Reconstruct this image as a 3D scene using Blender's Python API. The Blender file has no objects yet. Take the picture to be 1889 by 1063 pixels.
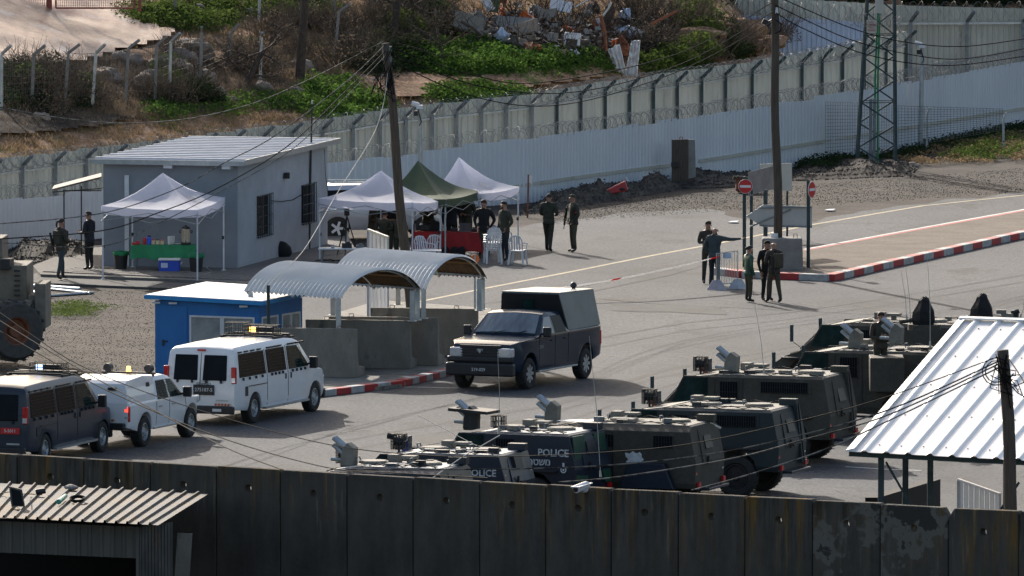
import bpy, bmesh, math, random
from mathutils import Vector, Matrix, noise
R = math.radians
rnd = random.Random(7)
C = bpy.context.scene.collection
SC = bpy.context.scene
# ---------------------------------------------------------------- camera, light
F = 23000.0; H = 26.0; CX, CY, YH = 944.5, 531.5, -1110.0
PITCH = math.atan((CY - YH) / F); CP, SP = math.cos(PITCH), math.sin(PITCH)
cam = bpy.data.cameras.new('camera'); co = bpy.data.objects.new('camera', cam); C.objects.link(co)
cam.sensor_width = 36; cam.lens = F / 1889 * 36; cam.clip_start = 5; cam.clip_end = 6000
co.location = (0, 0, H); co.rotation_euler = (math.pi / 2 - PITCH, 0, 0); SC.camera = co
SUN = Vector((.85, -2.5, -1.25)).normalized()
sl = bpy.data.lights.new('sun', 'SUN'); so = bpy.data.objects.new('sun', sl); C.objects.link(so)
sl.energy = 4.6; sl.angle = R(0.5); sl.color = (1, .93, .84)
so.rotation_euler = SUN.to_track_quat('-Z', 'Y').to_euler(); so.location = (-60, 500, 120)
w = bpy.data.worlds.new('World'); SC.world = w; w.use_nodes = True
nt = w.node_tree; sky = nt.nodes.new('ShaderNodeTexSky'); sky.sky_type = 'NISHITA'; sky.sun_disc = False
sky.sun_elevation = math.asin(-SUN.z); sky.sun_rotation = math.atan2(-SUN.x, -SUN.y); sky.dust_density = 3.0; sky.ozone_density = .5
nt.links.new(sky.outputs[0], nt.nodes['Background'].inputs[0]); nt.nodes['Background'].inputs[1].default_value = .15
SC.view_settings.view_transform = 'Standard'; SC.view_settings.look = 'None'
SC.view_settings.exposure = 0.30; SC.view_settings.gamma = 1

# ---------------------------------------------------------------- measuring helpers
def ray(px, py):
    u = (px - CX) / F; v = -(py - CY) / F
    return Vector((u, CP + v * SP, -SP + v * CP))
def at(px, py, z=0.0):
    r = ray(px, py); t = (z - H) / r.z
    return Vector((r.x * t, r.y * t, z))
def aD(px, py, D):
    r = ray(px, py); t = D / r.y
    return Vector((r.x * t, D, H + r.z * t))
def XX(px, D): return (px - CX) * D / F * 1.0025
def PX(x, D): return x / D * F / 1.0025 + CX
def pl(tab, x):
    if x <= tab[0][0]: a, b = tab[0], tab[1]
    elif x >= tab[-1][0]: a, b = tab[-2], tab[-1]
    else:
        for a, b in zip(tab, tab[1:]):
            if a[0] <= x <= b[0]: break
    return a[1] + (b[1] - a[1]) * (x - a[0]) / (b[0] - a[0])
LOWD = [(-60, 378.5), (0, 380.4), (185, 386), (600, 396), (980, 403), (1249, 414), (1537, 425), (1889, 444), (2000, 450)]
LOWT = [(-60, 373), (0, 368), (185, 352), (600, 305), (620, 302), (891, 264), (1026, 250), (1249, 220), (1384, 200), (1527, 176), (1642, 157), (1889, 112), (2000, 92)]
UPT = [(-60, 303), (0, 293), (186, 271), (400, 245), (620, 218), (722, 200), (979, 173), (1128, 148), (1260, 132), (1418, 108), (1554, 85), (1672, 58), (1800, 40)]
def updist(px): return pl(LOWD, px) + 10
def fbm(x, y, z=0, o=4): return noise.fractal(Vector((x, y, z)), 1.0, 2.0, o)
def terr(x, y):
    if y < 370: return 0.0
    px = PX(x, min(y, 500)); px = max(-600, min(2500, px))
    d = y - (updist(max(-200, min(2100, px))) + 2)
    if d <= 0: return 0.0
    k = .175 if px < 1280 else (.06 if px > 1470 else .175 - .115 * (px - 1280) / 190)
    z = k * min(d, 60)
    z += min(1, d / 6) * .16 * fbm(x * .35, y * .35)
    if px > 1200:
        q = (px - 1330) / 100; z += 1.1 * math.exp(-q * q) * math.exp(-((d - 18) / 7) ** 2)
        e = y - (463 if px < 1640 else 470)
        if e > 0: z += .30 * min(e, 40)
    # rubble mound
    q = (px - 1010) / 170; z += .5 * math.exp(-q * q) * math.exp(-((d - 14) / 5) ** 2)
    return max(z, 0)
def hit(px, py):
    r = ray(px, py); D = 372.0; prev = None
    while D < 560:
        p = aD(px, py, D)
        if p.z <= terr(p.x, p.y):
            lo, hi = D - 1, D
            for _ in range(10):
                m = (lo + hi) / 2; p = aD(px, py, m)
                if p.z <= terr(p.x, p.y): hi = m
                else: lo = m
            p = aD(px, py, hi); p.z = terr(p.x, p.y); return p
        D += 1
    return aD(px, py, 470)

# ---------------------------------------------------------------- materials
MATS = {}
def mk(name, c1, c2=None, scale=3.0, rough=.7, metal=0.0, bump=.0, bscale=40.0, c3=None, s3=1.0, t3=.62, stretch=(1, 1, 1), spec=.5, emit=0, alpha=None, jitter=.0, coat=0, contrast=(.35, .65), trans=0, fine=0):
    m = bpy.data.materials.new(name); m.use_nodes = True; n = m.node_tree.nodes; l = m.node_tree.links
    b = n['Principled BSDF']; b.inputs['Roughness'].default_value = rough; b.inputs['Metallic'].default_value = metal
    b.inputs['Specular IOR Level'].default_value = spec
    if coat: b.inputs['Coat Weight'].default_value = coat; b.inputs['Coat Roughness'].default_value = .08
    c2 = c2 or tuple(x * .8 for x in c1)
    tc = n.new('ShaderNodeTexCoord'); mp = n.new('ShaderNodeMapping'); mp.inputs['Scale'].default_value = stretch
    l.new(tc.outputs['Object'], mp.inputs[0])
    nz = n.new('ShaderNodeTexNoise'); nz.inputs['Scale'].default_value = scale; nz.inputs['Detail'].default_value = 9; nz.inputs['Roughness'].default_value = .65
    l.new(mp.outputs[0], nz.inputs[0])
    cr = n.new('ShaderNodeValToRGB'); l.new(nz.outputs[0], cr.inputs[0])
    cr.color_ramp.elements[0].color = (*c1, 1); cr.color_ramp.elements[1].color = (*c2, 1)
    cr.color_ramp.elements[0].position = contrast[0]; cr.color_ramp.elements[1].position = contrast[1]
    out = cr.outputs[0]
    if c3:
        n3 = n.new('ShaderNodeTexNoise'); n3.inputs['Scale'].default_value = s3; n3.inputs['Detail'].default_value = 10; n3.inputs['Roughness'].default_value = .7
        l.new(mp.outputs[0], n3.inputs[0]); r3 = n.new('ShaderNodeValToRGB'); l.new(n3.outputs[0], r3.inputs[0])
        r3.color_ramp.elements[0].position = t3 - .04; r3.color_ramp.elements[1].position = t3 + .05
        mx = n.new('ShaderNodeMix'); mx.data_type = 'RGBA'; l.new(r3.outputs[0], mx.inputs[0]); l.new(out, mx.inputs[6]); mx.inputs[7].default_value = (*c3, 1)
        out = mx.outputs[2]
    if fine:
        nf = n.new('ShaderNodeTexNoise'); nf.inputs['Scale'].default_value = 9; nf.inputs['Detail'].default_value = 3; nf.inputs['Roughness'].default_value = .9
        l.new(mp.outputs[0], nf.inputs[0]); rf_ = n.new('ShaderNodeMapRange'); l.new(nf.outputs[0], rf_.inputs[0]); rf_.inputs[1].default_value = .36; rf_.inputs[2].default_value = .64; rf_.inputs[3].default_value = 1 - fine; rf_.inputs[4].default_value = 1 + fine
        hf = n.new('ShaderNodeHueSaturation'); l.new(rf_.outputs[0], hf.inputs['Value']); l.new(out, hf.inputs['Color']); out = hf.outputs[0]
    if jitter:
        oi = n.new('ShaderNodeObjectInfo'); mr = n.new('ShaderNodeMapRange'); l.new(oi.outputs['Random'], mr.inputs[0])
        mr.inputs[3].default_value = 1 - jitter; mr.inputs[4].default_value = 1 + jitter
        hs = n.new('ShaderNodeHueSaturation'); l.new(mr.outputs[0], hs.inputs['Value']); l.new(out, hs.inputs['Color']); out = hs.outputs[0]
    l.new(out, b.inputs['Base Color'])
    if bump:
        nb = n.new('ShaderNodeTexNoise'); nb.inputs['Scale'].default_value = bscale; nb.inputs['Detail'].default_value = 6; l.new(mp.outputs[0], nb.inputs[0])
        bp = n.new('ShaderNodeBump'); bp.inputs['Strength'].default_value = bump; bp.inputs['Distance'].default_value = .02
        l.new(nb.outputs[0], bp.inputs['Height']); l.new(bp.outputs[0], b.inputs['Normal'])
    if emit:
        b.inputs['Emission Color'].default_value = (*c1, 1); b.inputs['Emission Strength'].default_value = emit
    if alpha is not None: b.inputs['Alpha'].default_value = alpha
    if trans:
        tr = n.new('ShaderNodeBsdfTranslucent'); l.new(out, tr.inputs[0]); ms = n.new('ShaderNodeMixShader'); ms.inputs[0].default_value = trans
        l.new(b.outputs[0], ms.inputs[1]); l.new(tr.outputs[0], ms.inputs[2]); l.new(ms.outputs[0], n['Material Output'].inputs[0])
    MATS[name] = m
    return m
mk('asphalt', (.054, .056, .060), (.100, .102, .106), .16, .85, 0, .5, 30, (.046, .046, .046), .35, .58, spec=.18, fine=.4, stretch=(1, .45, 1))
mk('tyre_mark', (.050, .050, .050), (.085, .084, .083), 1.5, .85, 0, .4, 30, spec=.15, stretch=(1, .3, 1))
mk('asphalt_new', (.07, .069, .067), (.10, .098, .095), 1.5, .85, 0, .4, 30, spec=.15, stretch=(1, .3, 1))
mk('gravel', (.030, .025, .022), (.078, .065, .055), .55, .9, 0, .2, 40, (.10, .10, .035), .22, .68, spec=.1, fine=.55)
mk('gravel_dark', (.025, .022, .020), (.10, .09, .077), 3.5, .9, 0, .5, 20, spec=.1)
mk('soil', (.17, .095, .055), (.38, .235, .15), 1.4, .95, 0, .6, 10, (.09, .11, .03), .55, .58, fine=.45, spec=.1)
mk('dirt_road', (.32, .19, .12), (.50, .33, .225), .8, .42, 0, .35, 14, (.50, .42, .36), .5, .6, fine=.2)
mk('paver', (.13, .122, .112), (.18, .17, .158), 6, .85, 0, .3, 40, jitter=.12, spec=.15)
mk('island', (.135, .108, .085), (.19, .155, .125), .8, .85, 0, .5, 30, spec=.12, fine=.25)
mk('yellow_paint', (.42, .33, .15), (.22, .185, .12), 3, .7)
mk('white_paint', (.72, .70, .66), (.45, .43, .40), 4, .7)
mk('red_paint', (.48, .035, .03), (.33, .03, .03), 5, .6, bump=.2)
mk('kerb_white', (.50, .49, .47), (.30, .29, .275), 5, .7, bump=.2)
mk('concrete', (.19, .172, .142), (.27, .247, .208), 2.2, .9, 0, .5, 25, (.09, .08, .07), 1.0, .58, stretch=(1, 1, .5))
mk('concrete_light', (.19, .18, .165), (.27, .255, .235), 2.2, .9, 0, .5, 25)
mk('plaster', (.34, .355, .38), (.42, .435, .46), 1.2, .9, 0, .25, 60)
mk('plaster_shaded', (.235, .255, .28), (.285, .305, .335), 1.2, .9, 0, .25, 60)  # darker copy of plaster: shade on the building front put into the colour
mk('roof_metal', (.30, .35, .41), (.40, .45, .51), 1.5, .5, .0, .1, 8, spec=.3)
mk('white_sheet', (.60, .62, .65), (.68, .70, .72), .6, .45, .15, .06, 6, (.46, .48, .50), 2.0, .68, stretch=(1, 1, .3))
mk('cream_sheet', (.40, .40, .34), (.52, .51, .44), .8, .6, .1, .1, 6, (.33, .32, .28), 1.4, .62, stretch=(1, 1, .3))
mk('blue_sheet', (.40, .48, .62), (.52, .60, .74), .8, .5, .1)
mk('steel', (.12, .14, .155), (.20, .22, .235), 6, .45, .6)
mk('steel_green', (.032, .052, .055), (.06, .085, .088), 5, .7, .0, spec=.2)
mk('galv', (.33, .36, .38), (.46, .49, .50), 5, .42, .7)
mk('wire', (.16, .165, .165), (.28, .28, .275), 20, .6, .3)
mk('old_wire', (.13, .12, .11), (.2, .18, .17), 20, .7, .3)
mk('rust', (.17, .06, .03), (.30, .12, .06), 8, .8, .2, .3, 30)
mk('red_gate', (.20, .045, .03), (.27, .06, .04), 6, .6)
mk('wood_pole', (.06, .045, .033), (.12, .095, .073), 5, .9, 0, .5, 40, stretch=(6, 6, .4))
mk('tree_bark', (.035, .025, .02), (.09, .065, .05), 7, .95, 0, .5, 30)
mk('black', (.012, .012, .014), (.022, .022, .024), 6, .5)
mk('rubber', (.018, .018, .018), (.035, .033, .03), 9, .85, 0, .3, 40)
mk('rubber_dusty', (.05, .045, .04), (.09, .08, .07), 7, .9, 0, .4, 20)
mk('glass_dark', (.008, .010, .013), (.012, .015, .019), 2, .12, 0, spec=.05)
mk('glass_green', (.006, .018, .018), (.02, .045, .042), 3, .1, 0, spec=.15)
mk('glass_blue', (.03, .06, .09), (.12, .17, .20), 1.3, .05, 0, spec=.9, stretch=(1, 3, 1))
mk('glass_pale', (.22, .24, .24), (.38, .40, .39), 1.5, .12, 0, spec=.7)
mk('tent_white', (.80, .80, .90), (.86, .86, .94), 2, .75, 0, .35, 6, trans=.5)
mk('tent_green', (.075, .10, .055), (.10, .13, .07), 3, .8, 0, .4, 8, trans=.2)
mk('cloth_green', (.01, .17, .07), (.015, .23, .10), 4, .7)
mk('cloth_red', (.36, .012, .015), (.25, .01, .012), 4, .7)
mk('cooler_blue', (.01, .05, .42), (.015, .07, .5), 4, .4)
mk('plastic_white', (.72, .72, .74), (.62, .62, .63), 5, .4)
mk('booth_blue', (.012, .13, .37), (.02, .165, .44), 1.2, .5, 0, .05, 10, stretch=(1, 1, .5))
mk('booth_trim', (.02, .22, .52), (.03, .27, .60), 2, .45)
mk('van_white', (.74, .74, .75), (.80, .80, .80), 1.5, .28, 0, coat=.5, c3=(.62, .60, .57), s3=1.2, t3=.70)
mk('van_dark', (.028, .036, .052), (.038, .046, .062), 1.5, .3, 0, coat=.08, spec=.3, c3=(.06, .06, .062), s3=2, t3=.66)
mk('ram_dark', (.010, .022, .042), (.016, .030, .052), 2, .2, 0, coat=.08, spec=.3, c3=(.04, .042, .045), s3=2, t3=.7)
mk('topper', (.11, .15, .16), (.15, .19, .20), 2, .4, .2, c3=(.08, .08, .08), s3=4, t3=.66)
mk('silver', (.42, .44, .48), (.50, .52, .56), 1, .3, .5, coat=.5)
mk('armour_khaki', (.042, .038, .028), (.068, .060, .045), 1.2, .75, 0, .15, 20, (.12, .11, .095), 3, .66, fine=.2)
mk('armour_roof', (.14, .13, .105), (.26, .24, .20), 2, .7, 0, .2, 20, (.11, .10, .085), 3, .60)  # paler than the hull tones: sun on the truck tops put into colour
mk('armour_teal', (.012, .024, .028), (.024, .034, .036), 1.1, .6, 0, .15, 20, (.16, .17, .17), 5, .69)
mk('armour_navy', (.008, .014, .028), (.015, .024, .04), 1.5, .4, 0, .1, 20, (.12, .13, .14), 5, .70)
mk('armour_green', (.012, .055, .03), (.02, .075, .04), 2, .45, 0, .1)
mk('splash', (.5, .5, .5), (.75, .75, .74), 6, .7)
mk('loader_paint', (.14, .115, .085), (.21, .18, .14), 3, .8, 0, .3, 20)
mk('amber', (.9, .25, .03), (.8, .2, .02), 3, .3, emit=.6)
mk('amber_lit', (1.0, .50, .10), (1, .5, .1), 3, .3, emit=4)
mk('amber_off', (.62, .13, .02), (.5, .1, .02), 3, .3)
mk('blue_lamp', (.04, .12, .75), (.03, .1, .6), 3, .25)
mk('blue_lit', (.45, .65, 1.0), (.45, .65, 1), 3, .3, emit=2)
mk('red_lamp', (.55, .02, .02), (.4, .01, .01), 9, .25)
mk('red_lit', (1, .08, .05), (1, .08, .05), 9, .3, emit=1.5)
mk('lamp_clear', (.55, .56, .56), (.7, .7, .7), 12, .1, .3)
mk('hazard', (.55, .16, .04), (.62, .35, .06), 14, .5, contrast=(.49, .51))
mk('sign_red', (.55, .02, .02), (.48, .02, .02), 3, .45)
mk('sign_white', (.72, .72, .72), (.64, .64, .62), 3, .5)
mk('sign_back', (.34, .36, .37), (.42, .43, .43), 2, .5, .3)
mk('board', (.50, .47, .40), (.58, .55, .47), 2, .8)
mk('skin', (.33, .17, .11), (.37, .20, .13), 8, .55)
mk('hair', (.012, .009, .008), (.03, .02, .015), 20, .7)
mk('boot', (.012, .011, .01), (.025, .022, .02), 10, .5)
mk('olive', (.055, .053, .032), (.078, .074, .046), 7, .9, 0, .5, 25)
mk('olive_dark', (.028, .030, .020), (.046, .047, .032), 7, .9, 0, .5, 25)
mk('brown_coat', (.042, .033, .026), (.062, .049, .037), 7, .9, 0, .5, 25)
mk('khaki_trouser', (.055, .045, .027), (.075, .063, .038), 7, .9, 0, .5, 25)
mk('navy_cloth', (.012, .016, .024), (.02, .025, .035), 7, .9, 0, .5, 25)
mk('black_cloth', (.008, .008, .009), (.014, .014, .015), 7, .9, 0, .5, 25)
mk('police_grey', (.035, .05, .055), (.055, .07, .075), 7, .9, 0, .5, 25)
mk('leaf_green', (.048, .105, .018), (.11, .19, .04), 2.5, .9, jitter=.1, spec=.08, trans=.5)
mk('leaf_mid', (.055, .095, .02), (.12, .16, .04), 2.5, .9, jitter=.1, spec=.08, trans=.5)
mk('leaf_dark', (.018, .034, .014), (.04, .058, .024), 2.5, .9, jitter=.1, spec=.08, trans=.4)
mk('dry_twig', (.11, .085, .062), (.21, .17, .13), 3, .95, jitter=.15, spec=.1, trans=.3)
mk('dry_grass', (.20, .14, .08), (.33, .24, .14), 3, .95, spec=.1, trans=.45)
mk('rock', (.19, .145, .11), (.31, .25, .20), 3, .95, 0, 1, 8, (.16, .12, .09), 1.5, .58, jitter=.2)
mk('burnt', (.03, .024, .02), (.085, .065, .05), 3, .95, 0, .8, 12, spec=.1)
mk('bag', (.62, .61, .62), (.74, .73, .74), 3, .7, 0, .6, 10)
mk('cable', (.008, .008, .008), (.014, .014, .014), 5, .9, spec=.1)
mk('cable_pale', (.17, .17, .16), (.03, .03, .03), 2.5, .9, spec=.1, contrast=(.45, .55))
mk('rope', (.45, .42, .36), (.55, .52, .45), 5, .8)
mk('red_plastic', (.45, .02, .03), (.36, .02, .02), 4, .4)
mk('corr_old', (.055, .053, .05), (.115, .108, .097), 1.6, .75, .0, .2, 12, (.14, .095, .05), 1.0, .52)
mk('dull_metal', (.07, .07, .063), (.11, .105, .095), 2, .7, .1, .2, 14, stretch=(3, 3, .3))  # dull grey brown metal with vertical streaks
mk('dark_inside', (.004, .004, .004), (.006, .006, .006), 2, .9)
mk('faded_white', (.38, .39, .39), (.62, .62, .61), 9, .7, contrast=(.42, .55))
mk('oil_stain', (.028, .027, .026), (.05, .049, .047), 1.5, .6, spec=.3)
mk('shelter_roof', (.74, .72, .68), (.84, .82, .78), 1.2, .5, 0, .05, 6, (.48, .47, .45), 4, .7, spec=.3, trans=.12)
mk('under_roof', (.10, .062, .035), (.19, .12, .065), 3, .8)
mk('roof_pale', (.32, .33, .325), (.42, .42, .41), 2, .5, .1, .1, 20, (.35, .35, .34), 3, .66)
mk('tape', (.75, .74, .74), (.8, .8, .8), 3, .6, trans=.6)
mk('tape_red', (.6, .05, .05), (.6, .05, .05), 3, .6, trans=.6)
mk('roof_white', (.80, .79, .77), (.86, .85, .83), .8, .4, 0, .05, 6, (.62, .62, .64), 5, .72)
mk('teal_plastic', (.02, .26, .20), (.03, .32, .24), 4, .4)
mk('orange_under', (.30, .17, .07), (.38, .23, .10), 5, .7)
mk('urn', (.45, .42, .36), (.55, .52, .46), 4, .25, .8)
mk('plate_yellow', (.5, .45, .3), (.55, .5, .35), 4, .5)
# wall concrete with rain stains that run down from the top
def wallmat(name, flaked):
    m = mk(name, (.058, .053, .045), (.10, .092, .078), 1.3, .92, 0, .5, 20, (.06, .055, .05), .9, .60, stretch=(1, 1, .45), spec=.08)
    n = m.node_tree.nodes; l = m.node_tree.links; b = n['Principled BSDF']
    src = b.inputs['Base Color'].links[0].from_socket
    tc = n.new('ShaderNodeTexCoord'); oi = n.new('ShaderNodeObjectInfo')
    add = n.new('ShaderNodeVectorMath'); add.operation = 'ADD'; sc = n.new('ShaderNodeVectorMath'); sc.operation = 'SCALE'
    cmb = n.new('ShaderNodeCombineXYZ'); l.new(oi.outputs['Random'], cmb.inputs[0]); l.new(cmb.outputs[0], sc.inputs[0]); sc.inputs['Scale'].default_value = 40
    mp = n.new('ShaderNodeMapping'); mp.inputs['Scale'].default_value = (3.2, 1, .28)
    l.new(tc.outputs['Object'], add.inputs[0]); l.new(sc.outputs[0], add.inputs[1]); l.new(add.outputs[0], mp.inputs[0])
    sx = n.new('ShaderNodeSeparateXYZ'); l.new(tc.outputs['Object'], sx.inputs[0])
    top = n.new('ShaderNodeMapRange'); l.new(sx.outputs[2], top.inputs[0]); top.inputs[1].default_value = 2.6; top.inputs[2].default_value = 4.5
    for scale, col, lo, hi in ((1.3, (.20, .11, .018), .50, .64), (1.9, (.014, .013, .011), .46, .62), (2.6, (.24, .23, .20), .58, .72)):
        nz = n.new('ShaderNodeTexNoise'); nz.inputs['Scale'].default_value = scale; nz.inputs['Detail'].default_value = 5; nz.inputs['Roughness'].default_value = .6
        l.new(mp.outputs[0], nz.inputs[0]); r = n.new('ShaderNodeMapRange'); l.new(nz.outputs[0], r.inputs[0]); r.inputs[1].default_value = lo; r.inputs[2].default_value = hi
        mu = n.new('ShaderNodeMath'); mu.operation = 'MULTIPLY'; l.new(r.outputs[0], mu.inputs[0]); l.new(top.outputs[0], mu.inputs[1])
        fr = n.new('ShaderNodeMath'); fr.operation = 'MULTIPLY'; l.new(oi.outputs['Random'], fr.inputs[0]); fr.inputs[1].default_value = 7.3 * scale; f2 = n.new('ShaderNodeMath'); f2.operation = 'FRACT'; l.new(fr.outputs[0], f2.inputs[0])
        m2 = n.new('ShaderNodeMath'); m2.operation = 'MULTIPLY'; l.new(mu.outputs[0], m2.inputs[0]); l.new(f2.outputs[0], m2.inputs[1])
        mx = n.new('ShaderNodeMix'); mx.data_type = 'RGBA'; l.new(m2.outputs[0], mx.inputs[0]); l.new(src, mx.inputs[6]); mx.inputs[7].default_value = (*col, 1); src = mx.outputs[2]
    # flaked patches, pale and black, on some panels only
    n5 = n.new('ShaderNodeTexNoise'); n5.inputs['Scale'].default_value = 1.1; n5.inputs['Detail'].default_value = 8; n5.inputs['Roughness'].default_value = .6; l.new(add.outputs[0], n5.inputs[0])
    g = n.new('ShaderNodeMath'); g.operation = 'GREATER_THAN'; l.new(oi.outputs['Random'], g.inputs[0]); g.inputs[1].default_value = -1 if flaked else 2
    for col, lo, hi in (((.15, .145, .13), .50, .53), ((.022, .021, .02), .585, .60)):
        r = n.new('ShaderNodeMapRange'); l.new(n5.outputs[0], r.inputs[0]); r.inputs[1].default_value = lo; r.inputs[2].default_value = hi
        mu = n.new('ShaderNodeMath'); mu.operation = 'MULTIPLY'; l.new(r.outputs[0], mu.inputs[0]); l.new(g.outputs[0], mu.inputs[1])
        m2 = n.new('ShaderNodeMath'); m2.operation = 'MULTIPLY'; l.new(mu.outputs[0], m2.inputs[0]); m2.inputs[1].default_value = .75
        mx = n.new('ShaderNodeMix'); mx.data_type = 'RGBA'; l.new(m2.outputs[0], mx.inputs[0]); l.new(src, mx.inputs[6]); mx.inputs[7].default_value = (*col, 1); src = mx.outputs[2]
    l.new(src, b.inputs['Base Color'])
wallmat('wall_concrete', False); wallmat('wall_concrete_flaked', True)

# ---------------------------------------------------------------- objects
WM = {}
def tag(o, label=None, cat=None, group=None, kind=None):
    if label: o['label'] = label
    if cat: o['category'] = cat
    if group: o['group'] = group
    if kind: o['kind'] = kind
    return o
def T(name, label, cat, loc=(0, 0, 0), rz=0, group=None):
    o = bpy.data.objects.new(name, None); C.objects.link(o); o.location = loc; o.rotation_euler = (0, 0, rz); o.empty_display_size = .3
    WM[o.name] = Matrix.Translation(Vector(loc)) @ Matrix.Rotation(rz, 4, 'Z')
    return tag(o, label, cat, group)
class MB:
    def __init__(s, M=None): s.v = []; s.f = []; s.m = []; s.M = M or Matrix(); s.mi = 0
    def pts(s, ps):
        i = len(s.v); s.v += [tuple(s.M @ Vector(p)) for p in ps]; return list(range(i, i + len(ps)))
    def face(s, ps): s.f.append(s.pts(ps)); s.m.append(s.mi)
    def fi(s, ids): s.f.append(list(ids)); s.m.append(s.mi)
    def box(s, c, d, M=None):
        x, y, z = d[0] / 2, d[1] / 2, d[2] / 2; c = Vector(c)
        P = [Vector((a * x, b * y, e * z)) for a in (-1, 1) for b in (-1, 1) for e in (-1, 1)]
        P = [(M @ p if M else p) + c for p in P]; i = s.pts(P)
        for q in ((0, 1, 3, 2), (4, 6, 7, 5), (0, 4, 5, 1), (2, 3, 7, 6), (0, 2, 6, 4), (1, 5, 7, 3)): s.fi([i[k] for k in q])
    def hexa(s, b, t):       # 4 bottom, 4 top points
        i = s.pts(list(b) + list(t))
        s.fi([i[3], i[2], i[1], i[0]]); s.fi(i[4:8])
        for k in range(4): s.fi([i[k], i[(k + 1) % 4], i[4 + (k + 1) % 4], i[4 + k]])
    def beam(s, a, b, wd, ht=None, up=(0, 0, 1)):
        a, b = Vector(a), Vector(b); d = (b - a).normalized(); ht = ht or wd
        sd = d.cross(Vector(up))
        if sd.length < 1e-3: sd = d.cross(Vector((0, 1, 0)))
        sd.normalize(); u = sd.cross(d).normalized()
        o = [sd * x * wd / 2 + u * y * ht / 2 for x, y in ((-1, -1), (1, -1), (1, 1), (-1, 1))]
        s.hexa([a + k for k in o], [b + k for k in o])
    def ring(s, c, d, r, n, ph=0):
        d = Vector(d).normalized(); x = d.orthogonal().normalized(); y = d.cross(x)
        return s.pts([Vector(c) + (x * math.cos(ph + 2 * math.pi * k / n) + y * math.sin(ph + 2 * math.pi * k / n)) * r for k in range(n)])
    def cyl(s, a, b, r0, r1=None, n=8, cap=True):
        r1 = r0 if r1 is None else r1; a, b = Vector(a), Vector(b); d = b - a
        A = s.ring(a, d, r0, n); B = s.ring(b, d, r1, n)
        for k in range(n): s.fi([A[k], A[(k + 1) % n], B[(k + 1) % n], B[k]])
        if cap: s.fi(A[::-1]); s.fi(B)
    def tube(s, P, r, n=5, cap=True):
        P = [Vector(p) for p in P]; rs = r if isinstance(r, (list, tuple)) else [r] * len(P); prev = None; x = None
        for i, p in enumerate(P):
            d = (P[min(i + 1, len(P) - 1)] - P[max(i - 1, 0)])
            if d.length < 1e-9: d = Vector((0, 0, 1))
            d.normalize()
            x = d.orthogonal().normalized() if x is None else (x - d * x.dot(d)).normalized()
            y = d.cross(x); g = s.pts([p + (x * math.cos(2 * math.pi * k / n) + y * math.sin(2 * math.pi * k / n)) * rs[i] for k in range(n)])
            if prev:
                for k in range(n): s.fi([prev[k], prev[(k + 1) % n], g[(k + 1) % n], g[k]])
            elif cap: s.fi(g[::-1])
            prev = g
        if cap: s.fi(prev)
    def prism(s, poly, d):   # polygon of 3D points extruded along d
        d = Vector(d); a = s.pts(poly); b = s.pts([Vector(p) + d for p in poly]); n = len(poly)
        s.fi(a[::-1]); s.fi(b)
        for k in range(n): s.fi([a[k], a[(k + 1) % n], b[(k + 1) % n], b[k]])
    def lathe(s, prof, axis='Z', n=16, c=(0, 0, 0), cap=True):
        c = Vector(c); rows = []
        for r, h in prof:
            ps = []
            for k in range(n):
                a = 2 * math.pi * k / n; u, v = r * math.cos(a), r * math.sin(a)
                ps.append(c + Vector({'Z': (u, v, h), 'Y': (u, h, v), 'X': (h, u, v)}[axis]))
            rows.append(s.pts(ps))
        for a, b in zip(rows, rows[1:]):
            for k in range(n): s.fi([a[k], a[(k + 1) % n], b[(k + 1) % n], b[k]])
        if cap: s.fi(rows[0][::-1]); s.fi(rows[-1])
    def ball(s, c, r, n=10, m=6, jit=0):
        r = Vector((r, r, r)) if isinstance(r, (int, float)) else Vector(r); rows = []
        for j in range(1, m):
            t = math.pi * j / m
            rows.append(s.pts([Vector(c) + Vector((math.sin(t) * math.cos(2 * math.pi * k / n) * r.x, math.sin(t) * math.sin(2 * math.pi * k / n) * r.y, math.cos(t) * r.z)) * (1 + rnd.uniform(-jit, jit)) for k in range(n)]))
        tp = s.pts([Vector(c) + Vector((0, 0, r.z))])[0]; bt = s.pts([Vector(c) - Vector((0, 0, r.z))])[0]
        for k in range(n): s.fi([tp, rows[0][k], rows[0][(k + 1) % n]]); s.fi([rows[-1][k], bt, rows[-1][(k + 1) % n]])
        for a, b in zip(rows, rows[1:]):
            for k in range(n): s.fi([a[k], b[k], b[(k + 1) % n], a[(k + 1) % n]])
    def corr(s, o, u, v, pitch, amp, nrm, prof='trap', v0=None, thick=0):
        o, u, v, nrm = Vector(o), Vector(u), Vector(v), Vector(nrm).normalized(); L = u.length; n = max(1, round(L / pitch)); p = L / n; d = u.normalized()
        row = []
        for k in range(n):
            fr = ((0, 0), (.55, 0), (.68, 1), (.87, 1)) if prof == 'trap' else [(q / 6, (1 - math.cos(2 * math.pi * q / 6)) / 2) for q in range(6)]
            for a, h in fr: row.append(((k + a) * p, h * amp))
        row.append((L, 0))
        A = s.pts([o + d * a + nrm * h for a, h in row]); B = s.pts([o + d * a + nrm * h + v for a, h in row])
        for k in range(len(A) - 1): s.fi([A[k], A[k + 1], B[k + 1], B[k]])
    def leaf(s, p, sz, rd):
        a = rd.uniform(0, 6.283); t = rd.uniform(-.9, .9); d = Vector((math.cos(a), math.sin(a), t)).normalized(); q = d.orthogonal().normalized() if rd.random() < .5 else d.cross(Vector((rd.uniform(-1, 1), rd.uniform(-1, 1), rd.uniform(-1, 1)))).normalized()
        p = Vector(p); s.face([p - d * sz, p + q * sz * .45, p + d * sz, p - q * sz * .45])
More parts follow.
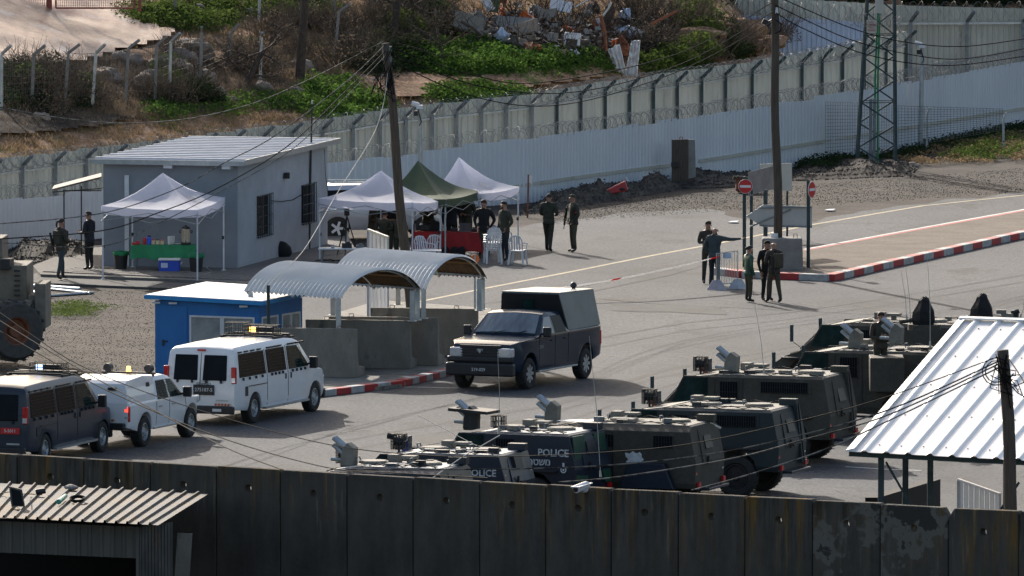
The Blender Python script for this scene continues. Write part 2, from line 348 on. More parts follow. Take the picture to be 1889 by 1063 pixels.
    def build(s, name, mat, parent=None, label=None, cat=None, group=None, kind=None, world=False, smooth=False, bevel=0, seg=2, loc=None):
        V = [Vector(v) for v in s.v]; off = Vector((0, 0, 0))
        if parent is None and kind != 'structure' and V:
            xs = [v.x for v in V]; ys = [v.y for v in V]; off = Vector(((min(xs) + max(xs)) / 2, (min(ys) + max(ys)) / 2, min(v.z for v in V))); V = [v - off for v in V]
        if parent is not None and world:
            I = WM[parent.name].inverted(); V = [I @ v for v in V]
        me = bpy.data.meshes.new(name); me.from_pydata(V, [], s.f)
        ml = mat if isinstance(mat, (list, tuple)) else [mat]
        for m in ml: me.materials.append(MATS[m])
        if len(ml) > 1: me.polygons.foreach_set('material_index', s.m)
        if smooth: me.polygons.foreach_set('use_smooth', [True] * len(me.polygons))
        me.update()
        o = bpy.data.objects.new(name, me); C.objects.link(o); o.location = off if loc is None else loc
        if parent: o.parent = parent; WM[o.name] = WM.get(parent.name, Matrix()) @ Matrix.Translation(o.location)
        else: WM[o.name] = Matrix.Translation(o.location)
        if bevel:
            b = o.modifiers.new('bevel', 'BEVEL'); b.width = bevel; b.segments = seg; b.limit_method = 'ANGLE'; b.angle_limit = R(32)
        return tag(o, label, cat, group, kind)
def copy_tree(o, parent=None):
    c = o.copy(); C.objects.link(c)
    if parent: c.parent = parent
    WM[c.name] = WM.get(o.name, Matrix())
    for ch in list(o.children): copy_tree(ch, c)
    return c
def setloc(o, loc, rz):
    o.location = loc; o.rotation_euler = (0, 0, rz); WM[o.name] = Matrix.Translation(Vector(loc)) @ Matrix.Rotation(rz, 4, 'Z')
def text(body, size, M, mat, parent, name='lettering', label=None, world=False, depth=.004, bold=0):
    cu = bpy.data.curves.new('t', 'FONT'); cu.body = body; cu.size = size; cu.align_x = 'CENTER'; cu.align_y = 'CENTER'; cu.extrude = depth; cu.offset = bold
    cu.resolution_u = 2
    ob = bpy.data.objects.new('t', cu); C.objects.link(ob)
    dg = bpy.context.evaluated_depsgraph_get(); dg.update(); me = bpy.data.meshes.new_from_object(ob.evaluated_get(dg))
    bpy.data.objects.remove(ob); bpy.data.curves.remove(cu)
    me.name = name
    me.transform(M if not world else WM[parent.name].inverted() @ M)
    me.materials.clear(); me.materials.append(MATS[mat])
    o = bpy.data.objects.new(name, me); C.objects.link(o); o.parent = parent
    if label: o['label'] = label
    return o
def frame(o, x, y):      # matrix with local x, y directions at o
    x = Vector(x).normalized(); y = Vector(y); y = (y - x * y.dot(x)).normalized(); z = x.cross(y)
    m = Matrix((x, y, z)).transposed().to_4x4(); m.translation = Vector(o); return m
def sheet(name, pts, z, mat, jit=0, step=1.5, **kw):   # flat polygon with slightly uneven edge
    out = []; pts = [Vector(p) for p in pts]
    for a, b in zip(pts, pts[1:] + pts[:1]):
        n = max(1, int((b - a).length / step)) if jit else 1
        for k in range(n):
            p = a.lerp(b, k / n); out.append(Vector((p.x + rnd.uniform(-jit, jit), p.y + rnd.uniform(-jit, jit) * 3, z)))
    bm = bmesh.new(); f = bm.faces.new([bm.verts.new(p) for p in out]); bmesh.ops.triangulate(bm, faces=[f]); bmesh.ops.recalc_face_normals(bm, faces=bm.faces)
    me = bpy.data.meshes.new(name); bm.to_mesh(me); bm.free(); me.materials.append(MATS[mat])
    if me.polygons and me.polygons[0].normal.z < 0: me.flip_normals()
    o = bpy.data.objects.new(name, me); C.objects.link(o); tag(o, **kw); return o
# ================================================================ SETTING
def ground():
    xs = [-3000, -900, -300, -120, -70, -50] + [-44 + i * .55 for i in range(int(92 / .55))] + [50, 70, 120, 300, 900, 3000]
    ys = [-400, -50, 100, 200, 260, 300, 340, 370] + [386 + i * .5 for i in range(int(94 / .5))] + [485, 495, 520, 560, 620, 800, 1500, 4000]
    mb = MB(); idx = [[None] * len(xs) for _ in ys]
    for j, y in enumerate(ys):
        for i, x in enumerate(xs):
            z = terr(x, y)
            if 405 < y < 480 and z > .15: z += .10 * fbm(x * 2.3, y * 2.3, 3)
            idx[j][i] = len(mb.v); mb.v.append((x, y, z))
    for j in range(len(ys) - 1):
        for i in range(len(xs) - 1):
            zz = max(mb.v[idx[j][i]][2], mb.v[idx[j + 1][i + 1]][2])
            mb.f.append([idx[j][i], idx[j][i + 1], idx[j + 1][i + 1], idx[j + 1][i]]); mb.m.append(1 if zz > .05 or ys[j] > 480 else 0)
    return mb.build('ground', ['gravel', 'soil'], kind='structure', smooth=True)
ground()
A = lambda L, z=0: [at(x, y, z) for x, y in L]
sheet('asphalt_lot', A([(-500, 1130), (2500, 1130), (2500, 300), (1889, 356), (1700, 374), (1500, 408), (1370, 408), (1310, 385), (1150, 392), (1000, 412), (880, 432), (640, 470), (560, 512), (550, 560), (430, 600), (300, 655), (270, 700), (130, 706), (-500, 770)]), .004, 'asphalt', jit=.25, kind='structure')
# distant compacted gravel drift on top of the lot, near the heaps
def strip(name, pts, w, mat, z=.009, z0=None):
    V = [at(x, y, z if z0 is None else z0) for x, y in pts]; [setattr(v, 'z', z) for v in V]; mb = MB(); P = []
    for i, p in enumerate(V):
        d = (V[min(i + 1, len(V) - 1)] - V[max(i - 1, 0)]).normalized(); n = Vector((-d.y, d.x, 0)) * w / 2; P.append((p - n, p + n))
    for a, b in zip(P, P[1:]): mb.face([a[0], b[0], b[1], a[1]])
    o = mb.build(name, mat, kind='structure'); 
    if o.data.polygons[0].normal.z < 0: o.data.flip_normals()
    return o
strip('edge_line', [(640, 583), (767, 558), (900, 531), (1060, 500), (1200, 472), (1330, 448), (1490, 416), (1600, 397), (1700, 380), (1889, 360), (2000, 350)], .17, 'yellow_paint')
strip('lane_line', [(585, 722), (660, 716), (760, 714), (850, 716)], .10, 'white_paint')
strip('parking_line', [(1560, 861), (1640, 866), (1700, 868)], .12, 'white_paint')
def tyre(pts, w=.20, z=.006): strip('tyre_mark', pts, w, 'tyre_mark', z)
for k_, q_ in enumerate(([(700, 905), (900, 830), (1150, 740), (1300, 690), (1500, 660)], [(620, 835), (800, 800), (1000, 770), (1200, 700), (1500, 640), (1889, 610)], [(640, 812), (820, 780), (1020, 748), (1220, 684), (1520, 628), (1889, 600)], [(1110, 640), (1260, 610), (1450, 590), (1650, 560), (1889, 520)], [(1110, 622), (1260, 596), (1450, 577), (1650, 548), (1889, 507)], [(900, 560), (1050, 532), (1200, 500), (1300, 478)], [(930, 568), (1080, 540), (1230, 508), (1310, 486)])): tyre(q_, .16 + .05 * (k_ % 3), .006 + .0006 * k_)
sheet('tar_patch', A([(1120, 560), (1330, 566), (1340, 580), (1130, 574)]), .0125, 'tyre_mark', jit=.12, step=.8, kind='structure')
sheet('tar_patch', A([(700, 812), (860, 800), (880, 812), (720, 826)]), .0125, 'asphalt_new', jit=.15, step=.8, kind='structure')
for q_ in ([(905, 760), (960, 752), (1010, 757), (1090, 742), (1160, 746)], [(1115, 655), (1180, 662), (1230, 655), (1330, 668)], [(600, 800), (680, 792), (760, 797)], [(1480, 560), (1560, 571), (1600, 566), (1700, 577)], [(1040, 440), (1120, 446), (1200, 441)]): strip('crack', q_, .035, 'black', .014)
strip('patch_seam', [(1110, 552), (1200, 560), (1400, 570), (1600, 580), (1889, 590)], .05, 'gravel_dark')
# raised traffic island with red and white kerb stones
isl = [(1322, 504), (1530, 515), (1620, 494), (1750, 465), (1889, 434), (2050, 400), (2050, 372), (1889, 395), (1700, 428), (1483, 469), (1350, 492)]
def slab(name, pts, z, mat, kind='structure', **kw):
    P = [at(x, y, 0 if name in ('traffic_island', 'shelter_pavement') else z) for x, y in pts]; [setattr(p, 'z', z) for p in P]; mb = MB(); a = mb.pts(P); mb.fi(a); b = mb.pts([Vector((p.x, p.y, 0)) for p in P])
    for k in range(len(P)): mb.fi([a[k], b[k], b[(k + 1) % len(P)], a[(k + 1) % len(P)]])
    return mb.build(name, mat, kind=kind, **kw)
def kerb(parent, pts, L, z=.14, w=.22, first=0, end=None):
    P = [at(x, y, 0) for x, y in pts]; k = first
    for a, b in zip(P, P[1:]):
        n = max(1, round((b - a).length / L)); d = (b - a) / n; u = d.normalized()
        for i in range(n):
            p, q = a + d * i + u * .008, a + d * (i + 1) - u * .008; nn = Vector((-u.y, u.x, 0)) * w / 2; zz = z + rnd.uniform(-.006, .006); mb = MB()
            bt = [p - nn, q - nn, q + nn, p + nn]; mb.hexa(bt, [v + Vector((0, 0, zz)) for v in bt])
            mb.build('kerb_stone', 'red_paint' if k % 2 else 'kerb_white', parent, world=True, bevel=.02); k += 1
I0 = slab('traffic_island', isl, .12, 'island'); kerb(I0, [(1322, 506), (1372, 513), (1530, 519), (1620, 498), (1750, 469), (1889, 438), (2040, 406)], 1.0, z=.21, w=.34, first=0)
strip('island_edge_line', [(1483, 470), (1700, 430), (1889, 396), (2050, 370)], .16, 'red_paint', z=.126, z0=0); strip('island_edge_line', [(1483, 468), (1700, 428), (1889, 394), (2050, 369)], .14, 'white_paint', z=.131, z0=0)
pv = slab('shelter_pavement', [(500, 742), (640, 727), (738, 716), (838, 690), (905, 650), (905, 575), (700, 560), (600, 590), (560, 640), (560, 690)], .10, 'concrete')
kerb(pv, [(560, 735), (640, 726), (738, 714)], .62, first=1, z=.18, w=.3); kerb(pv, [(739, 713), (790, 701), (838, 689)], .62, first=1, z=.18, w=.3)
# paved platform round the grey building, with individually laid pavers along its visible edge
ISL = [(75, 506), (300, 514), (458, 523), (600, 497), (660, 470), (640, 430), (150, 455), (60, 490)]
pf = slab('building_platform', ISL, .15, 'paver')
slab('lower_step', [(30, 520), (300, 531), (470, 540), (600, 505), (458, 500), (75, 500)], .07, 'asphalt_new')
def pavers():
    a, b = at(80, 503, .15), at(455, 519, .15); n = 30; d = (b - a) / n; u = d.normalized(); nn = Vector((-u.y, u.x, 0)); me = None
    for r in range(6):
        for i in range(n):
            o = a + d * (i + .5 * (r % 2)) + nn * (.35 + r * .44)
            if me is None:
                mb = MB(); mb.box((0, 0, 0), (d.length - .02, .42, .03)); first = mb.build('paver', 'paver', pf, loc=(0, 0, 0)); me = first.data; x = first
            else: x = first.copy(); C.objects.link(x)
            x.location = o + Vector((0, 0, .008 + rnd.uniform(0, .012))); x.rotation_euler = (0, 0, math.atan2(u.y, u.x))
pavers()
def stones(name, pts, n, s0, s1, mat, hs=0, world_h=None, **kw):   # loose stones heaped inside a world quad
    mb = MB(); P = pts
    for _ in range(n):
        a, b = rnd.random(), rnd.random(); p = P[0].lerp(P[1], a).lerp(P[3].lerp(P[2], a), b)
        h = terr(p.x, p.y) + (world_h(a, b) if world_h else 0); s = rnd.uniform(s0, s1) ** 1
        M = Matrix.Rotation(rnd.uniform(0, 6), 3, 'Z') @ Matrix.Rotation(rnd.uniform(-.6, .6), 3, 'X')
        c = Vector((p.x, p.y, h + s * .25)); q = [M @ Vector(v) * s for v in ((1, 0, 0), (-.2, .9, 0), (-.8, -.5, 0), (0, 0, .6), (.1, .1, -.5))]
        i = mb.pts([c + v for v in q])
        for f in ((0, 1, 3), (1, 2, 3), (2, 0, 3), (1, 0, 4), (2, 1, 4), (0, 2, 4)): mb.fi([i[k] for k in f])
    return mb.build(name, mat, kind='stuff', **kw)
stones('gravel_stones', A([(-20, 700), (275, 700), (560, 545), (-20, 530)]), 9000, .008, .022, 'gravel_dark')
stones('gravel_stones', A([(1000, 412), (1950, 352), (1950, 305), (1000, 380)]), 9000, .008, .025, 'gravel_dark')
# heaps of dug gravel along the foot of the white fence
def heap(pts_px, hgt, mat='gravel_dark', n=(46, 10), name='gravel_heap', label=''):
    P = A(pts_px); mb = MB(); g = []
    for j in range(n[1] + 1):
        row = []
        for i in range(n[0] + 1):
            a, b = i / n[0], j / n[1]; p = P[0].lerp(P[1], a).lerp(P[3].lerp(P[2], a), b)
            e = min(1, 6 * min(a, 1 - a)) * math.sin(math.pi * b) ** .8
            h = hgt * e * (.62 + .75 * fbm(p.x * .9, p.y * .3, 5)) + e * .06 * fbm(p.x * 5, p.y * 3, 1); row.append(mb.pts([Vector((p.x, p.y, max(-.02, h)))])[0])
        g.append(row)
    for j in range(n[1]):
        for i in range(n[0]): mb.fi([g[j][i], g[j][i + 1], g[j + 1][i + 1], g[j + 1][i]])
    for _ in range(1400):
        a, b = rnd.random(), rnd.random(); i, j = int(a * n[0]), int(b * n[1]); c = Vector(mb.v[g[j][i]]) + Vector((rnd.uniform(-.1, .1), rnd.uniform(-.2, .2), .0)); s = rnd.uniform(.02, .06)
        k = mb.pts([c + Vector(v) * s for v in ((1, 0, 0), (-.5, .8, 0), (-.5, -.8, 0), (0, 0, 1))])
        for f in ((0, 1, 3), (1, 2, 3), (2, 0, 3)): mb.fi([k[q] for q in f])
    return mb.build(name, mat, label=label, cat='gravel heap', kind=None)
heap([(960, 398), (1260, 350), (1290, 334), (985, 374)], .62, label='long dark gravel heap between the two standing soldiers and the white fence')
heap([(1215, 350), (1380, 345), (1400, 322), (1262, 325)], .5, label='low gravel heap under the wooden cable reel')
heap([(1440, 335), (1690, 325), (1700, 300), (1480, 305)], .38, mat='gravel', label='pale stony heap at the foot of the lattice pylon')
heap([(0, 500), (150, 488), (200, 452), (20, 458)], .55, label='dark gravel heap by the white fence behind the soldier with the ponytail')

# ================================================================ FENCES
def lower_fence(xs, name, label, rail, base=-.05, mat='white_sheet'):
    f = T(name, label, 'sheet fence', at(xs[0], 0, 0) * 0 + Vector((XX(xs[0], pl(LOWD, xs[0])), pl(LOWD, xs[0]), 0)), group=None)
    def q(x, top): 
        D = pl(LOWD, x); p = aD(x, pl(LOWT, x) if top is None else top, D); return p
    for i, (a, b) in enumerate(zip(xs, xs[1:])):
        A0, B0 = q(a, None), q(b, None); j = rnd.uniform(-.05, .05); zt = (A0.z + B0.z) / 2 + j
        dz = (B0.z - A0.z); mb = MB(); u = Vector((B0.x - A0.x, B0.y - A0.y, 0)); n = Vector((u.y, -u.x, 0)).normalized()
        o = Vector((A0.x, A0.y, base)) + n * rnd.uniform(0, .012)
        v = Vector((0, 0, zt - base)); mb.corr(o, u * .998, v, .26, .035, n)
        mb.build('sheet', mat, f, world=True)
    for (x0, x1, yo) in rail:
        mb = MB(); k = int((x1 - x0) / 60) + 1; P = []
        for i in range(k + 1):
            x = x0 + (x1 - x0) * i / k; D = pl(LOWD, x) - .12; P.append(aD(x, pl(yo, x), D))
        for a, b in zip(P, P[1:]): mb.beam(a, b, .05, .11)
        mb.build('rail', 'cream_sheet' if mat != 'blue_sheet' else 'galv', f, world=True)
    return f
def irange(a, b, s):
    L = []; x = a
    while x < b: L.append(x); x += s
    return L + [b]
LR = [(940, 346), (1080, 325), (1237, 305), (1286, 298), (1581, 251), (1889, 200), (2000, 182)]
f1 = lower_fence(irange(-80, 600, 40), 'low_sheet_fence', 'white corrugated low fence left of and behind the grey building', [])
f2 = lower_fence(irange(600, 2010, 36), 'low_sheet_fence', 'long low white corrugated fence with a beige rail running right from the tents', [(940, 1237, LR), (1290, 2010, LR)])
# taller security fence behind it
UP = T('security_fence', 'tall cream corrugated fence with angled steel posts and razor wire behind the low white fence', 'security fence', (XX(0, 390), 390, 1))
px_posts = [-15, 42, 103, 160, 217, 273, 328, 382, 435, 487, 540, 596, 652, 702, 750, 798, 843, 889, 935, 982, 1028, 1072, 1117, 1162, 1206, 1250, 1295, 1339, 1388, 1431, 1480, 1517, 1555, 1595, 1635, 1672]
def upp(x, dy=0, dd=0): D = updist(x) + dd; return aD(x, pl(UPT, x) + dy, D)
for a, b in zip([-72] + px_posts, px_posts):
    A0, B0 = upp(a), upp(b); zb = min(terr(A0.x, A0.y), terr(B0.x, B0.y)) - .3
    n3 = max(1, round((b - a) / 22))
    for k in range(n3):
        p, q = A0.lerp(B0, k / n3), A0.lerp(B0, (k + 1) / n3); u = Vector((q.x - p.x, q.y - p.y, 0)); n = Vector((u.y, -u.x, 0)).normalized(); zt = (p.z + q.z) / 2 + rnd.uniform(-.03, .03)
        mb = MB(); mb.corr(Vector((p.x, p.y, zb)) + n * rnd.uniform(0, .01), u * .998, Vector((0, 0, zt - zb)), u.length / 2 if u.length < 2.5 else .8, .05, n); mb.build('sheet', 'cream_sheet', UP, world=True)
    A1, B1 = upp(a, 27, -.12), upp(b, 27, -.12); mb = MB(); mb.beam(A1, B1, .05, .06); mb.build('rail', 'galv', UP, world=True)
for x in px_posts:
    b = upp(x, 17, -.22); z0 = terr(b.x, b.y) - .4; t = aD(x + 18, pl(UPT, x) - 1, updist(x) - .5)
    mb = MB(); mb.beam((b.x, b.y, z0), b + Vector((0, 0, .03)), .10, .08, up=(0, 1, 0)); mb.beam(b, t, .09, .08); mb.build('post', 'steel_green' if x > 1000 else 'steel', UP, world=True)
def coil(P, r, pitch, wr, name, parent, mat='wire', n=11):
    mb = MB(); pts = []
    for a, b in zip(P, P[1:]):
        L = (b - a).length; k = max(2, int(L / pitch * n)); u = (b - a).normalized(); s = u.cross(Vector((0, 0, 1))).normalized()
        for i in range(k):
            t = 2 * math.pi * i / n; rr = r * (1 + .18 * math.sin(i * .37) + .1 * math.sin(i * 1.1)); pts.append(a.lerp(b, i / k) + s * rr * math.cos(t) + Vector((0, 0, rr * math.sin(t))) + u * .14 * math.sin(t * 1.0 + i * .2))
    mb.tube(pts, wr, 3, cap=False); return mb.build(name, mat, parent, world=True, kind='stuff')
coil([upp(x, 9, -.55) for x in [-72] + px_posts], .25, .20, .0075, 'razor_wire', UP)
coil([aD(x, pl(LOWT, x) - 9, pl(LOWD, x) + .5) for x in irange(600, 1889, 60)], .24, .16, .0075, 'razor_wire', f2)
coil([aD(x, pl(LOWT, x) - 9, pl(LOWD, x) + .5) for x in irange(-60, 190, 60)], .24, .16, .0075, 'razor_wire', f1)
# taller return fence at the top right and the fence behind the mound
FR = T('boundary_fence', 'tall grey green sheet fence at the upper right corner behind the camera mast', 'sheet fence', (XX(1780, 455), 455, 1))
for x in irange(1655, 1990, 20)[:-1]:
    D = 456; a, b = aD(x, 10 + (x - 1655) * .025, D), aD(x + 20, 10 + (x - 1635) * .025, D - .0); mb = MB(); zb = 1.0
    mb.corr((a.x, a.y, zb), Vector((b.x - a.x, b.y - a.y, 0)), (0, 0, (a.z + b.z) / 2 - zb), .2, .04, (0, -1, 0)); mb.build('sheet', 'cream_sheet', FR, world=True)
for x in (1680, 1784, 1888):
    a = aD(x, 40, 455.7); mb = MB(); mb.beam((a.x, a.y, .8), a, .12, .1, up=(0, 1, 0)); mb.beam(a, aD(x + 13, 22, 455.2), .1, .09); mb.build('post', 'steel', FR, world=True)
mb = MB(); mb.beam(aD(1655, 44, 455.8), aD(1990, 42, 455.8), .06, .08); mb.build('rail', 'galv', FR, world=True)
coil([aD(x, 20, 455.3) for x in irange(1655, 1990, 60)], .3, .25, .007, 'razor_wire', FR)
coil([aD(x, 132 - (x - 1650) * .02, 452) for x in irange(1660, 1800, 60)], .3, .2, .008, 'razor_wire', FR)
FB = T('back_fence', 'grey green sheet fence with pale blue sheets behind the brushy mound at the top', 'sheet fence', (XX(1450, 458), 458, 2))
for x in irange(1290, 1658, 21)[:-1]:
    a, b = aD(x, -12 + (x - 1290) * .06, 458), aD(x + 21, -12 + (x - 1269) * .06, 458); mb = MB(); mb.corr((a.x, a.y, 1), (b.x - a.x, 0, 0), (0, 0, a.z - 1), .2, .04, (0, -1, 0)); mb.build('sheet', 'cream_sheet', FB, world=True)
for x in irange(1330, 1595, 18)[:-1]:
    a = aD(x, 26 + (x - 1330) * .06, 456); b = aD(x + 18, 26, 456); mb = MB(); mb.corr((a.x, a.y, .5), (b.x - a.x, 0, 0), (0, 0, a.z - .5), .18, .04, (0, -1, 0)); mb.build('blue_sheet', 'blue_sheet', FB, world=True)
coil([aD(x, 14 + (x - 1290) * .05, 455.3) for x in irange(1290, 1650, 60)], .32, .2, .009, 'razor_wire', FB)
# old wire fence with bent posts on the hillside
OF = T('old_wire_fence', 'old leaning wire fence with bent concrete posts across the brushy slope', 'wire fence', hit(280, 190))
tops = []
for i, (x0, y0, x1, y1, xb, yb) in enumerate([(20, 84, 3, 100, 2, 205), (83, 84, 62, 102, 58, 200), (147, 82, 126, 98, 118, 202), (194, 82, 177, 98, 169, 200), (257, 74, 237, 90, 230, 192), (308, 67, 289, 84, 285, 196), (332, 61, 315, 78, 312, 190), (440, 45, 426, 62, 422, 128), (372, 50, 372, 60, 369, 170), (484, 60, 482, 68, 480, 150), (645, 8, 625, 22, 616, 110), (612, -20, 617, -10, 617, 60), (480, -30, 479, -10, 477, 42), (323, -30, 323, -10, 324, 32)]):
    b = hit(xb, yb); D = b.y; mb = MB(); mb.beam(b - Vector((0, 0, .3)), aD(x1, y1, D), .10, .10, up=(0, 1, 0)); mb.beam(aD(x1, y1, D), aD(x0, y0, D - .25), .08, .08)
    mb.build('post', 'concrete_light' if i % 3 else 'galv', OF, world=True)
    if i < 7: tops.append((b, aD(x1, y1, D)))
tops.append((hit(422, 128), aD(426, 62, hit(422, 128).y)))
mb = MB()
for (b0, t0), (b1, t1) in zip(tops, tops[1:]):
    for k in range(9): mb.tube([b0.lerp(t0, k / 8), b0.lerp(t0, k / 8).lerp(b1.lerp(t1, k / 8), .5) - Vector((0, 0, .04)), b1.lerp(t1, k / 8)], .008, 3)
    n = 14
    for k in range(n): mb.tube([b0.lerp(b1, k / n), t0.lerp(t1, k / n)], .005, 3)
mb.build('wire_mesh', 'old_wire', OF, world=True, kind='stuff')
# red gate at the top left
GT = T('field_gate', 'dark red steel mesh gate across the dirt road at the upper left corner', 'gate', hit(90, 18))
D = hit(90, 22).y; P = lambda x, y: aD(x, y, D)
for (x0, x1) in ((-70, 87), (103, 248)):
    mb = MB()
    for a, b in ((P(x0, 15), P(x1, 15)), (P(x0, -70), P(x1, -70)), (P(x0, -25), P(x1, -25)), (P(x0, -70), P(x0, 15)), (P(x1, -70), P(x1, 15))): mb.beam(a, b, .06)
    mb.build('leaf_frame', 'red_gate', GT, world=True); mb = MB()
    for k in range(int((x1 - x0) / 4)): mb.tube([P(x0 + k * 4, -70), P(x0 + k * 4, 15)], .008, 3)
    for k in range(20): mb.tube([P(x0, -70 + k * 4.2), P(x1, -70 + k * 4.2)], .007, 3)
    mb.build('mesh_infill', 'red_gate', GT, world=True, kind='stuff')
for x in (92, 258): mb = MB(); mb.beam(P(x, -75), P(x, 22), .14 if x < 100 else .1); mb.build('post', 'red_gate', GT, world=True)

# ================================================================ GREY BUILDING
G0 = at(437, 503, 0); G0 = aD(437, 500, 370.6); G0.z = .15
ya = R(13.5); ux = Vector((-math.cos(ya), math.sin(ya), 0)); uy = Vector((math.sin(ya), math.cos(ya), 0))   # ux: along the front to the left, uy: back
BL = T('grey_building', 'low grey rendered building with a pale metal roof and two barred windows', 'building', G0)
W, L = 4.12, 10.9; Hb = 3.12
def bp(a, b, z=0): return G0 + ux * a + uy * b + Vector((0, 0, z))
mb = MB(); mb.hexa([bp(0, 0), bp(W, 0), bp(W, .15), bp(0, .15)][::-1], [bp(0, 0, Hb), bp(W, 0, Hb), bp(W, .15, Hb), bp(0, .15, Hb)][::-1]); mb.build('wall', 'plaster_shaded', BL, world=True)
mb = MB()   # side wall with two openings
ops = [(2.35, 4.05, .75, 1.98), (7.7, 9.3, .8, 1.98)]
cuts = [0.003] + [c for o in ops for c in o[:2]] + [L]
def sidebox(b0, b1, z0, z1): mb.hexa([bp(-.0, b0, z0), bp(.15, b0, z0), bp(.15, b1, z0), bp(-.0, b1, z0)], [bp(-.0, b0, z1), bp(.15, b0, z1), bp(.15, b1, z1), bp(-.0, b1, z1)])
for b0, b1 in ((.153, 2.35), (4.05, 7.7), (9.3, L)): sidebox(b0, b1, 0, Hb)
for o in ops: sidebox(o[0], o[1], 0, o[2]); sidebox(o[0], o[1], o[3], Hb)
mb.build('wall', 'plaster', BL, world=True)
mb = MB(); mb.hexa([bp(W, .15), bp(W, L), bp(W - .15, L), bp(W - .15, .15)], [bp(W, .15, Hb), bp(W, L, Hb), bp(W - .15, L, Hb), bp(W - .15, .15, Hb)]); mb.hexa([bp(0.15, L), bp(W - .15, L), bp(W - .15, L - .15), bp(0.15, L - .15)], [bp(.15, L, Hb), bp(W - .15, L, Hb), bp(W - .15, L - .15, Hb), bp(.15, L - .15, Hb)]); mb.build('wall', 'plaster', BL, world=True)
for i, o in enumerate(ops):
    mb = MB(); mb.hexa([bp(.11, o[0], o[2]), bp(.14, o[0], o[2]), bp(.14, o[1], o[2]), bp(.11, o[1], o[2])], [bp(.11, o[0], o[3]), bp(.14, o[0], o[3]), bp(.14, o[1], o[3]), bp(.11, o[1], o[3])]); wn = mb.build('window', 'glass_dark', BL, world=True)
    mb = MB(); e = .06
    for k in range(9): b = o[0] + (o[1] - o[0]) * k / 8; mb.beam(bp(-e, b, o[2] - .03), bp(-e, b, o[3] + .03), .022)
    for k in range(5): z = o[2] + (o[3] - o[2]) * k / 4; mb.beam(bp(-e, o[0], z), bp(-e, o[1], z), .022)
    for b in (o[0], o[1]):
        for z in (o[2], o[3]): mb.beam(bp(-e, b, z), bp(0.02, b, z), .022)
    mb.build('window_bars', 'black', wn, world=True)
# roof: corrugated, ribs run front to back
e = .32; RT = MB(); p00 = bp(-e, -e, Hb + .06); RT.corr(p00, uy * (L + 2 * e), ux * (W + 2 * e), .8, .06, (0, 0, 1)); RT.build('roof_sheet', 'roof_metal', BL, world=True)
mb = MB()
mb.hexa([bp(-e, -e - .03, Hb - .06), bp(W + e, -e - .03, Hb - .06), bp(W + e, -e, Hb - .06), bp(-e, -e, Hb - .06)][::-1], [bp(-e, -e - .03, Hb + .09), bp(W + e, -e - .03, Hb + .09), bp(W + e, -e, Hb + .09), bp(-e, -e, Hb + .09)][::-1])
mb.hexa([bp(-e - .03, -e, Hb - .04), bp(-e, -e, Hb - .04), bp(-e, L + e, Hb - .04), bp(-e - .03, L + e, Hb - .04)], [bp(-e - .03, -e, Hb + .12), bp(-e, -e, Hb + .12), bp(-e, L + e, Hb + .12), bp(-e - .03, L + e, Hb + .12)]); mb.build('roof_trim', 'galv', BL, world=True)
for a in (.25, 2.05): mb = MB(); mb.beam(bp(a, -.30, Hb - .10), bp(a, .0, Hb - .10), .26, .12); mb.build('rafter_end', 'plastic_white', BL, world=True)
mb = MB(); mb.beam(bp(3.38, -.06, .0), bp(3.38, -.06, 2.72), .13, .11, up=(0, 1, 0)); mb.build('downpipe', 'plastic_white', BL, world=True)
mb = MB(); mb.beam(bp(1.98, -.08, 2.34), bp(1.98, -.08, 2.54), .20, .16, up=(0, 1, 0)); mb.build('flood_lamp', 'black', BL, world=True)
mb = MB(); mb.beam(bp(-.07, 5.7, 2.33), bp(-.07, 5.7, 2.50), .16, .4, up=(0, 1, 0)); mb.build('wall_lamp', 'black', BL, world=True)
mb = MB(); mb.tube([bp(-.02, 4.05, 1.75), bp(-.02, 5.2, 1.66), bp(-.02, 6.6, 1.62), bp(-.02, 7.7, 1.72)], .012, 4); mb.build('wall_cable', 'cable', BL, world=True)
mb = MB(); mb.tube([bp(-.06, 10.3, 2.95), bp(-.06, 10.4, 2.2), bp(-.06, 10.8, 1.4)], .012, 4); mb.build('wall_cable', 'cable', BL, world=True)
# side lean-to
LT = T('lean_to_roof', 'thin sloping metal awning on a light frame left of the grey building', 'awning', aD(140, 480, 375))
a, b, c, d = aD(96, 352, 374), aD(187, 329, 374), aD(187, 322, 380), aD(100, 345, 380)
mb = MB(); mb.hexa([a, b, c, d], [v + Vector((0, 0, .05)) for v in (a, b, c, d)]); mb.build('roof_sheet', 'corr_old', LT, world=True)
mb = MB(); mb.beam(a - Vector((0, 0, .04)), aD(187, 348, 374), .03); mb.beam(aD(116, 352, 374), aD(187, 352, 374), .03)
for x, y in ((118, 350), (150, 343)): mb.beam(aD(x, y, 376), Vector((aD(x, y, 376).x, 376, 0)), .04, up=(0, 1, 0))
mb.build('frame', 'black', LT, world=True)

